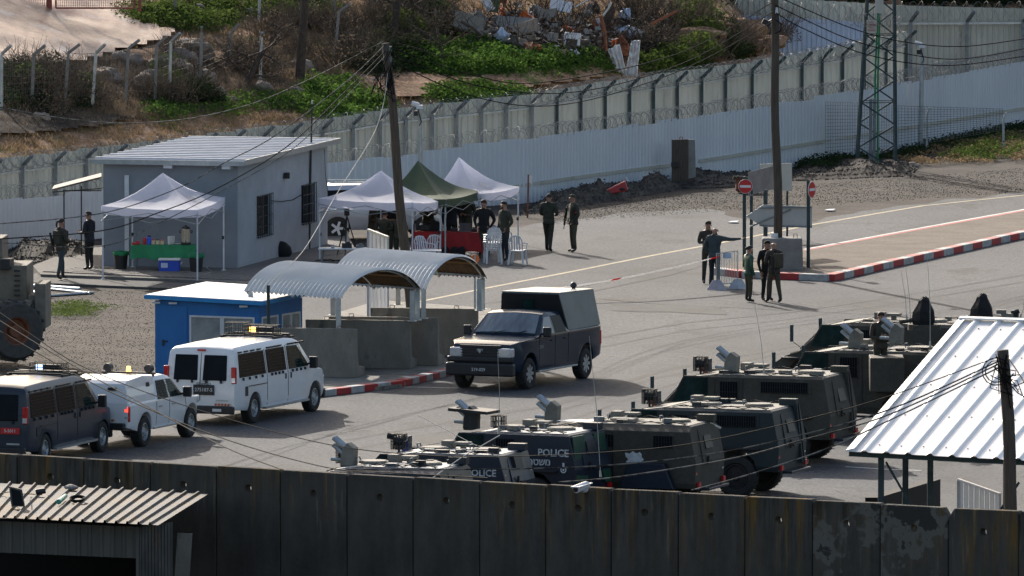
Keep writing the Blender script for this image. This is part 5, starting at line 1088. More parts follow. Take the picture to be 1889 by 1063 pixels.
# ---------------------------------------------------------------- armoured trucks
def launcher(parent, c, rz, tone='armour_roof'):
    M = Matrix.Translation(Vector(c)) @ Matrix.Rotation(rz, 4, 'Z'); mb = MB(M)
    mb.box((0, 0, .10), (.22, .26, .30)); mb.prism([(.12, -.15, .0), (-.20, -.15, .0), (-.22, -.15, .40), (-.05, -.15, .52), (.06, -.15, .36)], (0, .30, 0)); b = fixn(mb.build('launcher_mount', tone, parent, bevel=.01))
    mb = MB(M)
    for z in (.30, .46):
        for y in (-.09, .0, .09): mb.cyl((-.03, y, z - .10), (.30, y, z + .16), .048, n=10)
    mb.cyl((.05, -.05, .12), (.36, -.05, .14), .045, n=10); mb.cyl((.05, .05, .12), (.36, .05, .14), .045, n=10); mb.build('launch_tube', 'galv', b, kind='stuff')
    return b
def armoured(label, loc, rz, L=4.9, Wd=1.05, Ht=2.08, roofmat='armour_roof', side='armour_khaki', nose=1.35, long_window=False, teal=False, square_windows=False, chamfer=.20, rack=True, lamps='amber_off', words=None, fender=False, wtall=True, door=True, name='armoured_truck', mirror=True):
    """front at +x; angular cab with sloped windscreen, box body"""
    t = T(name, label, 'armoured truck', loc, rz, group=None); f = L / 2; zc = Ht - chamfer * .55; belt = 1.22
    hs = .70 * Wd + .0
    def hw(x, z):
        b = Wd
        if z > zc: b -= chamfer * (z - zc) / (Ht - zc) * 1.0
        if z < .75: b -= .12 * (.75 - z) / .35
        b -= .15 * smoothstep(f - nose, f, x); return b
    zb = .62; ax0, ax1 = -f + 1.05, f - .85; ra = .52
    ol = [(-f + .02, zb), (-f - .02, 1.2), (-f + .16, Ht - .02), (-f + .22, Ht), (f - nose - .85, Ht), (f - nose - .1, Ht - .10), (f - nose + .62, belt + .12), (f - .30, belt - .02), (f, belt - .22), (f + .02, zb), (ax1 + ra, zb)] + arch(ax1, ra - .01, zb, 6) + [(ax1 - ra, zb - .04), (ax0 + ra, zb - .04)] + arch(ax0, ra - .01, zb, 6) + [(ax0 - ra, zb)]
    h = fixn(solid(ol, hw, xs=(f - nose - .85, f - nose, ), zs=(.75, belt, zc), yf=(-1, 0, 1)).build('hull', side, t, bevel=.014))
    # separate roof plate a hair proud, paler so the sun on top is put into its colour
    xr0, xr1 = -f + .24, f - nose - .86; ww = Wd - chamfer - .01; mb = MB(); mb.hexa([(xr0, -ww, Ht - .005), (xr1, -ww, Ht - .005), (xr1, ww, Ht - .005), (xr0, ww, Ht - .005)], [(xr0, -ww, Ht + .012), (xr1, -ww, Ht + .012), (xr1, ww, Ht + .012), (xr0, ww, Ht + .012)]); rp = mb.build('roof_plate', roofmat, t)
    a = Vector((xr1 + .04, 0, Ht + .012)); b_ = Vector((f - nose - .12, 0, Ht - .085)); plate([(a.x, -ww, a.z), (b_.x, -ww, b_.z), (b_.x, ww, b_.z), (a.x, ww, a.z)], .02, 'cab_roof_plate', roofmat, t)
    mb = MB(); mb.hexa([(f - nose + .68, -.62, belt + .10), (f - .34, -.56, belt), (f - .34, .56, belt), (f - nose + .68, .62, belt + .10)], [(f - nose + .68, -.62, belt + .125), (f - .34, -.56, belt + .03), (f - .34, .56, belt + .03), (f - nose + .68, .62, belt + .125)]); mb.build('bonnet', side, t, bevel=.01)
    for s in (-1, 1):   # windscreen halves with grille
        plate([(f - nose - .05, s * .06, Ht - .17), (f - nose + .57, s * .06, belt + .20), (f - nose + .57, s * .82, belt + .20), (f - nose - .05, s * .72, Ht - .17)], .05, 'windscreen', 'glass_green', t)
    mb = MB()
    for k in range(13): y = -.80 + 1.6 * k / 12; mb.tube([(f - nose + .02, y * .95, Ht - .10), (f - nose + .66, y, belt + .16)], .010, 4)
    for k in range(4): q = k / 3; mb.tube([(f - nose + .02 + .64 * q, -.78, Ht - .10 - q * (Ht - belt - .26)), (f - nose + .02 + .64 * q, .78, Ht - .10 - q * (Ht - belt - .26))], .012, 4)
    mb.build('windscreen_grille', 'black', t)
    zw0, zw1 = belt + .28, zc - .10
    for s in (-1, 1):
        polys = [[(f - nose - .62, zw0 - .02), (f - nose + .30, zw0 - .02), (f - nose - .02, zw1 + .08), (f - nose - .62, zw1 + .08)], [(f - nose - 1.40, zw0), (f - nose - .95, zw0), (f - nose - .95, zw1), (f - nose - 1.40, zw1)]]
        if long_window: polys.append([(-f + .55, zw1 - .24), (-f + 1.75, zw1 - .24), (-f + 1.75, zw1 + .02), (-f + .55, zw1 + .02)])
        if square_windows: polys += [[(-f + .55, zw0 + .08), (-f + 1.02, zw0 + .08), (-f + 1.02, zw1), (-f + .55, zw1)], [(-f + 2.0, zw0 + .08), (-f + 2.4, zw0 + .08), (-f + 2.4, zw1), (-f + 2.0, zw1)]]
        for i, pg in enumerate(polys):
            fr = side_patch(inset(pg, 1.14), s, hw, .018, .02, 'window_frame', side, t, bevel=.006); wn = side_patch(pg, s, hw, .024, .0, 'window', 'glass_green' if i == 0 else 'glass_dark', fr)
            if i > 0:
                x0, x1 = pg[0][0], pg[1][0]; z0, z1 = pg[0][1], pg[2][1]; mb = MB(); n = max(4, int((x1 - x0) / .055))
                for k in range(n): x = x0 + (x1 - x0) * k / (n - 1); mb.tube([(x, s * (hw(x, z0) + .04), z0), (x, s * (hw(x, z1) + .04), z1)], .006, 3)
                for z in (z0, (z0 + z1) / 2, z1): mb.tube([(x0, s * (hw(x0, z) + .042), z), (x1, s * (hw(x1, z) + .042), z)], .007, 3)
                mb.build('window_mesh', 'black', fr)
        # door outlines, handles, hinges, seams
        for x in (f - nose - .80, f - nose - 1.52): 
            mb = MB(); mb.beam((x, s * (Wd + .004), .72), (x, s * (Wd + .004), zc - .03), .03, .016, up=(0, 1, 0)); mb.build('door_seam', 'black', t)
        mb = MB(); mb.beam((f - nose - .72, s * (Wd + .02), belt + .05), (f - nose - .54, s * (Wd + .02), belt + .05), .04, .03); mb.build('door_handle', 'black', t)
        for z in (.9, 1.45): mb = MB(); mb.box((f - nose - .86, s * (Wd + .012), z), (.16, .03, .06)); mb.build('hinge', side, t)
        if fender: mb = MB(); mb.prism([(ax0 + .75, s * (Wd - .02), .62), (ax0 + .55, s * (Wd - .02), 1.22), (ax0 - .35, s * (Wd - .02), 1.22), (ax0 - .6, s * (Wd - .02), .62)], (0, s * .26, 0)); fixn(mb.build('wheel_fender', 'armour_navy', t, bevel=.02))
        else: mb = MB(); mb.box((ax0, s * (Wd + .03), 1.16), (1.2, .12, .05)); mb.build('mudguard', 'black', t, bevel=.01)
        mb = MB(); mb.box((ax1, s * (Wd + .02), 1.16), (1.15, .16, .05)); mb.build('mudguard', 'black', t, bevel=.01)
        mb = MB(); mb.beam((ax0 + .7, s * (Wd + .05), .52), (ax1 - .7, s * (Wd + .05), .52), .2, .04); mb.build('side_step', 'black', t)
        if mirror: mb = MB(); mb.box((f - nose + .75, s * (Wd + .18), Ht - .28), (.05, .17, .44)); mb.tube([(f - nose + .6, s * .9, belt + .2), (f - nose + .73, s * (Wd + .15), Ht - .5)], .014, 4); mb.build('wing_mirror', 'steel_green', t, bevel=.02)
        for x in (ax0, ax1): wheel(t, x, s * (Wd - .12), .50, .32, 'black', 'rubber', 6)
        hazard(t, [(-f - .005, s * (Wd - .14), .95), (-f + .04, s * (Wd - .16), 1.42), (-f + .04, s * (Wd - .07), 1.42), (-f - .005, s * (Wd - .04), .95)], 5)
        mb = MB(); mb.box((-f - .04, s * (Wd - .16), .72), (.06, .16, .12)); mb.build('tail_light', 'red_lamp', t)
    if door:   # rear door with window, handle, ladder
        plate([(-f - .01, -.58, .72), (-f - .028, -.58, 1.2), (-f + .15, -.50, Ht - .12), (-f + .15, .50, Ht - .12), (-f - .028, .58, 1.2), (-f - .01, .58, .72)][1:5], .05, 'rear_door', side, t)
        plate([(-f + .035, -.26, 1.50), (-f + .12, -.24, 1.80), (-f + .12, .24, 1.80), (-f + .035, .26, 1.50)], .10, 'rear_window', 'black', t)
        mb = MB(); mb.box((-f - .07, 0, 1.2), (.06, .28, .05)); mb.box((-f - .07, .3, 1.25), (.05, .05, .2)); mb.build('door_handle', 'black', t)
        mb = MB(); mb.box((-f - .12, 0, .60), (.24, 1.5, .06)); mb.build('rear_step', 'armour_navy', t, bevel=.01)
        if rack:
            for y in (-.72, -.55): mb = MB(); mb.beam((-f - .06, y, .72), (-f + .10, y, Ht + .05), .05, .09); mb.build('ladder_rail', side, t)
            mb = MB()
            for k in range(7): z = .8 + k * .19; x = -f - .06 + .16 * (z - .72) / (Ht - .67); mb.beam((x, -.72, z), (x, -.55, z), .025)
            mb.build('ladder_rung', side, t)
    # hatches and roof gear
    for i, (x, y) in enumerate(((xr0 + .62, -.12), (xr0 + 1.9, -.1))):
        mb = MB(); mb.cyl((x, y, Ht + .012), (x, y, Ht + .06), .34, n=20); mb.cyl((x, y, Ht + .06), (x, y, Ht + .075), .30, n=20); mb.build('roof_hatch', 'armour_roof' if i or roofmat != 'armour_roof' else roofmat, t)
        mb = MB(); mb.tube([(x + .35, y - .12, Ht + .03), (x + .38, y - .1, Ht + .14), (x + .38, y + .1, Ht + .14), (x + .35, y + .12, Ht + .03)], .016, 4); mb.build('grab_handle', 'steel', t)
    cx = f - nose - .35
    if lamps:
        mb = MB(); mb.cyl((cx + .35, -.62, Ht + .0), (cx + .35, -.62, Ht + .16), .085, .07, n=14); mb.cyl((cx + .35, -.62, Ht - .12), (cx + .35, -.62, Ht), .07, n=10); bc = mb.build('beacon', lamps, t)
        cage(bc, (cx + .35, -.62, Ht + .10), (.24, .24, .30), 'steel')
        mb = MB(); mb.cyl((cx + .42, -.12, Ht + .17), (cx + .20, -.12, Ht + .17), .11, .09, n=14); mb.cyl((cx + .31, -.12, Ht - .08), (cx + .31, -.12, Ht + .1), .03); sp_ = mb.build('searchlight', 'black', t); cage(sp_, (cx + .31, -.12, Ht + .17), (.28, .30, .34), 'black')
    mb = MB(); mb.box((cx - .75, -.55, Ht + .10), (.24, .34, .18)); mb.box((cx - 1.15, -.45, Ht + .14), (.34, .30, .07)); mb.box((cx - 1.15, -.45, Ht + .06), (.12, .12, .12)); mb.build('camera_housing', 'armour_roof', t, bevel=.012)
    q_ = random.Random(int(L * 100 + Ht * 77 + loc[0] * 13)); kit = []
    for k in range(7):
        x_, y_ = q_.uniform(xr0 + .1, xr1 - .1), q_.choice((-.72, -.6, .45, .6, .72)) * ww; d_ = (q_.uniform(.12, .34), q_.uniform(.08, .22), q_.uniform(.05, .14))
        mb = MB(); mb.box((x_, y_, Ht + .014 + d_[2] / 2), d_); mb.build(q_.choice(('stowage_box', 'cable_box', 'roof_vent')), q_.choice(('black', side, 'armour_roof', 'steel')), t, bevel=.01)
    for y_ in (-ww + .05, ww - .05):
        mb = MB(); P_ = [(xr0 + .1 + (xr1 - xr0 - .2) * j / 8, y_, Ht + (.08 if j % 2 else .02)) for j in range(9)]; mb.tube(P_, .014, 4); mb.build('roof_rail', 'black', t)
    mb = MB(); mb.tube([(xr1 - .1, ww * .6, Ht + .02), (xr0 + 1.2, ww * .75, Ht + .05), (xr0 + .4, ww * .5, Ht + .03), (xr0 + .1, ww * .8, Ht + .03)], .015, 4); mb.build('roof_cable', 'black', t)
    mb = MB(); mb.box((-f + .28, -.62, Ht + .08), (.42, .24, .17)); mb.build('rear_lamp_box', side, t, bevel=.012)
    return t
def antenna(parent, base, top):
    mb = MB(); b, tp = Vector(base), Vector(top); mb.cyl(b, b + (tp - b).normalized() * .14, .03, .022, n=6); mb.tube([b, b.lerp(tp, .5) + Vector((.03, 0, 0)), tp], [.012, .009, .006], 4); mb.build('whip_antenna', 'rope', parent, world=True)
HD = math.pi - R(19)   # nose towards picture left and slightly away
def aloc(px, py_roof, Ht, L, Wd, heading):
    """place so that the rear near roof corner sits on pixel (px,py)"""
    D = (H - Ht) / ((py_roof - YH) / F); p = aD(px, py_roof, D); c, s = math.cos(heading), math.sin(heading); lx, ly = -L / 2 + .2, (Wd - .18)
    return Vector((p.x - (lx * c - ly * s), p.y - (lx * s + ly * c), 0))
# nearest big khaki truck
T4 = armoured('khaki armoured truck with a white paint splash on its side, nearest the wall', aloc(1272, 788, 2.08, 4.9, 1.08, HD), HD, Wd=1.08, square_windows=True, fender=True, rack=False, lamps=None, chamfer=.24)
ln = launcher(T4, (1.55, -.2, 1.98), 0)
mb = MB(); P = []
for k in range(22): a_ = 2 * math.pi * k / 22; r_ = .18 + rnd.uniform(-.05, .09); P.append((-.95 + r_ * math.cos(a_), 1.09, 1.28 + r_ * 1.1 * math.sin(a_)))
mb.prism([Vector(p) for p in P], (0, .006, 0)); fixn(mb.build('paint_splash', 'splash', T4))
mb = MB(); P = []
for k in range(26): a_ = 2 * math.pi * k / 26; r_ = .45 + rnd.uniform(-.15, .15); P.append((.55 + r_ * 1.1 * math.cos(a_), .42 + r_ * .8 * math.sin(a_), 2.095))
mb.prism(P, (0, 0, .006)); fixn(mb.build('paint_splash', 'splash', T4))
armoured('dark teal armoured truck with an orange beacon, second from the wall behind the khaki one', aloc(1425, 757, 2.1, 5.0, 1.08, HD), HD, L=5.0, Wd=1.08, side='armour_teal', long_window=True, chamfer=.10)
T6 = armoured('khaki armoured truck with a long dark side window, third from the wall', aloc(1520, 697, 2.15, 5.1, 1.1, HD), HD, L=5.1, Wd=1.1, Ht=2.15, long_window=True, chamfer=.10)
launcher(T6, (.25, .35, 2.15), 0)
T7 = armoured('brown armoured truck mostly hidden, furthest right behind the long windowed one', aloc(1722, 652, 2.15, 4.9, 1.1, HD), HD, Ht=2.15, lamps=None, chamfer=.10, rack=False)
launcher(T7, (.1, .1, 2.13), 0)
T8 = armoured('tan armoured truck with covered turrets behind the ribbed white roof', aloc(1835, 603, 2.1, 6.2, 1.1, HD), HD, L=6.2, Ht=2.1, side='armour_khaki', lamps=None, rack=False, chamfer=.12)
# blue green police box truck
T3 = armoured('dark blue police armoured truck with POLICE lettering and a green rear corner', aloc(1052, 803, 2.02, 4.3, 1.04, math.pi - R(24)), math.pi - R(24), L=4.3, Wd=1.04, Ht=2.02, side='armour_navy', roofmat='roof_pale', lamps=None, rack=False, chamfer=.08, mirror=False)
text('POLICE', .24, frame((-1.60, 1.048, 1.58), (-1, 0, 0), (0, 0, 1)), 'faded_white', T3, depth=.006, bold=.004)
text('\u05d4\u05e8\u05d8\u05e9\u05de', .22, frame((-1.18, 1.048, 1.36), (-1, 0, 0), (0, 0, 1)), 'faded_white', T3, depth=.006, bold=.004)
mb = MB(); mb.prism([(-2.19, -.6, .8), (-2.19, -.98, .8), (-2.01, -.9, 1.95), (-2.01, -.3, 1.95)], (-.02, 0, 0)); mb.prism([(-2.16, .3, .8), (-2.17, .99, .8), (-2.03, .95, 1.97), (-2.03, .3, 1.97)], (-.025, 0, 0)); fixn(mb.build('green_rear_panel', 'armour_green', T3))
mb = MB(); mb.lathe([(.05, .0), (.075, .0), (.075, .010), (.05, .010)], 'Y', 14, c=(-1.86, 1.045, 1.2), cap=False); mb.box((-1.86, 1.05, 1.32), (.05, .01, .09)); mb.box((-1.86, 1.05, 1.2), (.04, .01, .05)); mb.build('crest', 'sign_white', T3)
launcher(T3, (.95, .1, 2.02), 0, 'black'); plate([(.35, -.3, 2.40), (1.35, -.3, 2.46), (1.35, .45, 2.46), (.35, .45, 2.40)], .07, 'turret_cover', 'black', T3); mb = MB(); mb.cyl((.85, .1, 2.0), (.85, .1, 2.42), .16, n=10); mb.build('turret_ring', 'black', T3); cage(T3, (.30, -.1, 2.18), (.25, .3, .25), 'black')
# armoured patrol truck in front, low sloping roof
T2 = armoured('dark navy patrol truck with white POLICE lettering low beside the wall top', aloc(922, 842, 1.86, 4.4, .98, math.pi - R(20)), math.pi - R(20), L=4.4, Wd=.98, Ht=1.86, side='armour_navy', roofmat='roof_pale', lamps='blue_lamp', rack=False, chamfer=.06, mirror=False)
text('POLICE', .22, frame((-1.62, .988, 1.45), (-1, 0, 0), (0, 0, 1)), 'faded_white', T2, depth=.006, bold=.004)
mb = MB(); mb.tube([(1.0, -.5, 1.8), (1.0, -.5, 2.0), (1.08, -.5, 2.1), (1.22, -.5, 2.12)], [.05, .05, .07, .08], 8); mb.build('snorkel', 'black', T2)
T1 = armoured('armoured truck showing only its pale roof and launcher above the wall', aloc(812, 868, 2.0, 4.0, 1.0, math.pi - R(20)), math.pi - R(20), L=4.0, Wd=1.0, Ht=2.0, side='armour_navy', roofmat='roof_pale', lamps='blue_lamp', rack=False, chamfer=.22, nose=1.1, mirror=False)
launcher(T1, (.75, 0, 1.95), 0)
# whip antennas
for par, (bx_, by_), (tx_, ty_), D in ((T1, (920, 800), (918, 650), 283), (T3, (1108, 880), (1087, 620), 284), (T4, (1330, 790), (1310, 780), 284), (T6, (1410, 690), (1392, 560), 301), (T8, (1716, 640), (1711, 480), 307), (T8, (1680, 600), (1671, 495), 312), (T7, (1673, 590), (1662, 500), 308), (T8, (1882, 590), (1889, 550), 310)):
    antenna(par, aD(bx_, by_, D), aD(tx_, ty_, D))
mb = MB(); mb.tube([aD(795, 884, 276), aD(850, 845, 277), aD(922, 803, 278)], .012, 4); mb.tube([aD(880, 823, 279), aD(773, 767, 281)], .008, 4); mb.build('tied_antenna', 'rope', T2, world=True)
# dark covered machine gun mounts on the rear trucks
def covered(px, py, D, label, sc=1.0):
    p = aD(px, py, D); t = T('covered_turret', label, 'turret', p); mb = MB(); n = 12
    prof = [(.24, 0), (.27, .14), (.25, .34), (.18, .48), (.14, .56), (.12, .64), (.03, .70)]; rows = []
    for r_, z in prof: rows.append(mb.pts([Vector((r_ * math.cos(2 * math.pi * k / n) * (1 + .18 * math.sin(k * 2.3)), r_ * math.sin(2 * math.pi * k / n) * (1.1), z + .03 * math.sin(k * 1.7))) * sc for k in range(n)]))
    for a_, b2 in zip(rows, rows[1:]):
        for k in range(n): mb.fi([a_[k], a_[(k + 1) % n], b2[(k + 1) % n], b2[k]])
    mb.fi(rows[-1]); mb.build('cloth_hood', 'black_cloth', t); mb = MB(); mb.cyl((0, 0, -.12), (0, 0, .02), .42 * sc, n=16); mb.tube([(-.3, 0, .12), (-.62, -.1, .08)], .05, 6); mb.build('turret_ring', 'armour_khaki', t)
mb = MB(); p = aD(1630, 648, 309.6); mb.box((p.x + .1, 310.5, p.z - .62), (.85, 1.2, .85)); mb.build('hatch_surround', 'armour_khaki', T8, world=True, bevel=.02)
covered(1705, 600, 311.5, 'black cloth hood over a roof turret to the right of the masked soldier'); covered(1812, 594, 311, 'black cloth hood over a roof turret just above the ribbed white roof')
p = aD(1858, 590, 310); t = T('roof_gun_mount', 'tan and black weapon mount standing above the ribbed white roof', 'gun mount', p); mb = MB(); mb.box((0, 0, .1), (.3, .25, .12)); mb.box((-.15, 0, .2), (.25, .2, .1)); mb.build('mount_body', 'armour_roof', t, bevel=.01); mb = MB(); mb.tube([(.1, 0, .15), (.3, 0, .22)], .06, 6); mb.box((.2, .1, .12), (.18, .2, .22)); mb.build('gun_block', 'black', t)

# ---------------------------------------------------------------- wheel loader at the left edge
LD = T('wheel_loader', 'dusty khaki wheel loader cut off by the left edge with one huge tyre showing', 'wheel loader', Vector((XX(-20, 336), 336, 0)))
def lp(px, py, D=335.0): return aD(px, py, D)
c_ = lp(24, 610, 334.6); mb = MB(); r_ = .80; mb.lathe([(r_ * .48, -.3), (r_ * .9, -.33), (r_, -.2), (r_, .2), (r_ * .9, .33), (r_ * .48, .3)], 'Y', 30, c=(0, 0, 0), cap=False)
for k in range(20): a_ = 2 * math.pi * k / 20; mb.box(Vector((math.cos(a_), 0, math.sin(a_))) * (r_ + .02), (.05, .5, .07), Matrix.Rotation(-a_, 3, 'Y'))
wz = c_.z; wt = mb.build('wheel', 'rubber_dusty', LD, loc=c_ - LD.location); wt.rotation_euler = (0, 0, R(25)); wt.scale = (1, 1, 1)
mb = MB(); mb.lathe([(r_ * .52, -.27), (r_ * .44, -.24), (r_ * .38, -.08), (.2, -.06), (.16, -.2), (.001, -.2)], 'Y', 24, cap=False); mb.build('rim', 'rust', wt)
mb = MB(); q = lambda px, py, D: lp(px, py, D)
def lbox(x0, y0, x1, y1, D, dd, name, mat): 
    a_ = lp(x0, y1, D); b2 = lp(x1, y0, D); m = MB(); m.hexa([(a_.x, D, a_.z), (b_.x if 0 else lp(x1, y1, D).x, D, a_.z), (lp(x1, y1, D).x + .1, D + dd, a_.z), (a_.x + .1, D + dd, a_.z)], [(a_.x, D, b2.z), (lp(x1, y1, D).x, D, b2.z), (lp(x1, y1, D).x + .1, D + dd, b2.z), (a_.x + .1, D + dd, b2.z)]); return m.build(name, mat, LD, world=True, bevel=.02)
lbox(-70, 490, 50, 590, 335.2, 2.0, 'engine_housing', 'loader_paint'); lbox(-70, 440, 4, 492, 335.6, 1.6, 'cab_base', 'loader_paint'); lbox(0, 478, 18, 498, 335.0, .5, 'air_filter', 'black')
lbox(52, 545, 72, 607, 335.0, 1.2, 'rear_step', 'loader_paint'); lbox(64, 524, 84, 607, 334.8, 1.4, 'counterweight', 'loader_paint'); lbox(-5, 556, 56, 566, 334.5, .8, 'mudguard', 'loader_paint')
mb = MB()
for k in range(9): z = 500 + k * 9; mb.beam(lp(26, z, 335.12), lp(37, z, 335.12), .03, .05)
mb.build('vent_louvre', 'black', LD, world=True, kind='stuff')
lbox(-80, 600, -5, 640, 335.2, 1.8, 'front_frame', 'loader_paint')

# ================================================================ PEOPLE
BONES = [(0, 1), (1, 2), (2, 3), (3, 4), (4, 5), (2, 6), (6, 7), (7, 8), (8, 9), (2, 10), (10, 11), (11, 12), (12, 13), (0, 14), (14, 15), (15, 16), (16, 17), (0, 18), (18, 19), (19, 20), (20, 21)]
def person(label, loc, face, jacket='olive', trouser='olive', h=1.76, arms='down', legs='stand', hat=None, extra=(), bulk=1.0, bald=False, lean=0.0, group=None, headturn=0.0, look=-.02):
    """stands at loc, facing direction angle face (0 = towards the camera, +90 = to picture right)"""
    t = T('person', label, 'person', loc, R(face), group); k = h / 1.76
    J = {0: (0, 0, .95), 1: (0, -.01, 1.14), 2: (0, 0 - lean * .3, 1.36), 3: (0, -.01 - lean * .5, 1.50), 4: (0, -.03 - lean * .6, 1.60), 5: (0, -.02 - lean * .6, 1.70)}
    rad = {0: (.155, .125), 1: (.15, .12), 2: (.165, .125), 3: (.062, .062), 4: (.082, .095), 5: (.07, .08)}
    def arm(i, s, mode):
        sh = (s * .20, -lean * .3, 1.42)
        el, wr, hd = {'down': ((s * .26, .03, 1.14), (s * .25, -.06, .90), (s * .24, -.09, .82)), 'fold': ((s * .27, -.02, 1.16), (s * .06, -.25, 1.18), (-s * .04, -.27, 1.20)), 'front': ((s * .27, -.02, 1.14), (s * .10, -.28, 1.10), (s * .05, -.33, 1.13)),
                      'pocket': ((s * .31, .05, 1.15), (s * .21, -.09, .95), (s * .17, -.11, .90)), 'point': ((s * .44, -.10, 1.38), (s * .68, -.20, 1.40), (s * .77, -.23, 1.41)), 'chest': ((s * .28, -.02, 1.15), (s * .14, -.24, 1.30), (s * .10, -.27, 1.36)), 'up': ((s * .30, -.12, 1.26), (s * .14, -.27, 1.44), (s * .10, -.28, 1.52))}[mode]
        J[i], J[i + 1], J[i + 2], J[i + 3] = sh, el, wr, hd; rad[i] = (.078, .078); rad[i + 1] = (.056, .056); rad[i + 2] = (.036, .036); rad[i + 3] = (.040, .030)
    am = arms if isinstance(arms, tuple) else (arms, arms); arm(6, -1, am[0]); arm(10, 1, am[1])
    for i, s in ((14, -1), (18, 1)):
        if legs == 'stand': q = ((s * .09, 0, .86), (s * .105, -.02, .48), (s * .12, .02, .09), (s * .13, -.14, .045))
        elif legs == 'stride': q = ((s * .09, 0, .86), (s * .10, -.10 * s - .03, .48), (s * .11, -.16 * s + .02, .09), (s * .12, -.16 * s - .13, .045))
        else: q = ((s * .10, -.04, .84 if legs != 'sit' else .90), (s * .15, -.42, .86), (s * .15, -.38, .46), (s * .15, -.52, .42))
        J[i], J[i + 1], J[i + 2], J[i + 3] = q; rad[i] = (.105, .105); rad[i + 1] = (.070, .070); rad[i + 2] = (.050, .055); rad[i + 3] = (.045, .036)
    me = bpy.data.meshes.new('p'); me.from_pydata([tuple(c * k for c in J[i]) for i in range(22)], BONES, []); o = bpy.data.objects.new('p', me); C.objects.link(o)
    m = o.modifiers.new('s', 'SKIN'); m.use_smooth_shade = True; me.skin_vertices[0].data[0].use_root = True
    for i in range(22):
        b = bulk if i in (0, 1, 2, 6, 7, 10, 11, 14, 18) else 1; me.skin_vertices[0].data[i].radius = (rad[i][0] * k * b, rad[i][1] * k * b)
    sb = o.modifiers.new('u', 'SUBSURF'); sb.levels = 1; sb.render_levels = 1
    dg = bpy.context.evaluated_depsgraph_get(); dg.update(); ev = bpy.data.meshes.new_from_object(o.evaluated_get(dg)); bpy.data.objects.remove(o); bpy.data.meshes.remove(me)
    mb = MB(); mb.v = [tuple(v.co) for v in ev.vertices]; JV = [Vector(J[i]) * k for i in range(22)]
    zone = {3: 0, 4: 0, 5: 0, 9: 0, 13: 0, 8: 1, 12: 1, 14: 2, 15: 2, 18: 2, 19: 2, 16: 3, 17: 3, 20: 3, 21: 3, 0: 2}
    for p in ev.polygons:
        c = p.center; i = min(range(22), key=lambda q: (JV[q] - c).length - rad[q][0] * k * .5); z = zone.get(i, 1)
        if i == 0: z = 1 if c.z > .90 * k else 2
        if i in (16, 20) and c.z > .24 * k and legs != 'sit': z = 2
        if i == 3 and c.z < 1.49 * k: z = 1
        mb.f.append(list(p.vertices)); mb.m.append(z)
    bpy.data.meshes.remove(ev)
    # five fingers on each hand, curled, and a nose and ears on the head
    mb.mi = 0
    for wi, hi, s in ((8, 9, -1), (12, 13, 1)):
        d = (JV[hi] - JV[wi]).normalized(); sd = d.cross(Vector((0, 0, 1)) if abs(d.z) < .8 else Vector((0, 1, 0))).normalized(); dn = d.cross(sd); b = JV[hi] + d * .02 * k
        for f in range(4):
            ln = (.062, .075, .07, .055)[f]; a = b + sd * (f - 1.5) * .019; mid = a + d * ln * .6; mb.tube([a, mid, mid + (d * .5 - dn * .6) * ln * .6], [.010, .009, .007], 5)
        a = JV[hi] - d * .02 + sd * .03; mb.tube([a, a + sd * .03 + d * .03, a + sd * .03 + d * .06], [.012, .010, .008], 5)
    hc = JV[4].lerp(JV[5], .45)
    if headturn: pass
    Mh = Matrix.Translation(hc) @ Matrix.Rotation(R(headturn), 4, 'Z') @ Matrix.Translation(-hc)
    fr = lambda x, y, z: Mh @ (hc + Vector((x, y, z)) * k)
    mb.tube([fr(0, -.085, .02), fr(0, -.122, -.02), fr(0, -.09, -.03)], [.010, .016, .01], 5)
    for s in (-1, 1): mb.ball(fr(s * .088, .0, -.01), (.014, .022, .032), 6, 4)
    mb.build('body', ['skin', jacket, trouser, 'boot'], t, smooth=True)
    mb = MB()
    for s in (-1, 1): mb.ball(fr(s * .034, -.098, .012), (.012, .006, .007), 6, 4)
    mb.build('eyes', 'black', t, kind='stuff')
    mb = MB(); mb.tube([fr(-.026, -.098, -.052), fr(0, -.104, -.054), fr(.026, -.098, -.052)], .005, 4); mb.build('mouth', 'red_gate', t)
    if not bald:
        mb = MB(); n = 14; rows = []
        for j in range(6):
            ph = j / 5 * 1.75; rows.append(mb.pts([fr(math.sin(ph) * math.cos(2 * math.pi * q / n) * .090, math.sin(ph) * math.sin(2 * math.pi * q / n) * .102 + .006 + .0, math.cos(ph) * .092 + .024 - (.0 if math.sin(2 * math.pi * q / n) > -.3 else -.05 * (j / 5))) for q in range(n)]))
        for a_, b_ in zip(rows, rows[1:]):
            for q in range(n): mb.fi([a_[q], a_[(q + 1) % n], b_[(q + 1) % n], b_[q]])
        mb.build('cap' if hat else 'hair', hat or 'hair', t, smooth=True)
    if bald == 'beard' or 'beard' in extra: mb = MB(); mb.ball(fr(0, -.06, -.075), (.055, .05, .035), 8, 5); mb.build('beard', 'hair', t, smooth=True)
    V3 = lambda x, y, z: Vector((x, y, z)) * k
    # jacket hem, collar and belt give the clothes an edge
    mb = MB(); mb.lathe([(.168 * bulk * k, .84 * k), (.178 * bulk * k, .87 * k), (.165 * bulk * k, 1.0 * k)], 'Z', 14); 
    if legs != 'sit': o = mb.build('jacket_hem', jacket, t, smooth=True); o.scale = (1, .80, 1)
    mb = MB(); mb.lathe([(.085 * k, 1.44 * k), (.08 * k, 1.52 * k), (.07 * k, 1.525 * k)], 'Z', 10, c=(0, -lean * .4, 0)); mb.build('collar', jacket, t, smooth=True)
    if 'ponytail' in extra: mb = MB(); mb.tube([fr(0, .09, .04), fr(0, .15, .03), fr(0, .17, -.06), fr(0, .14, -.16)], [.03, .035, .03, .012], 7); mb.build('ponytail', 'hair', t, smooth=True)
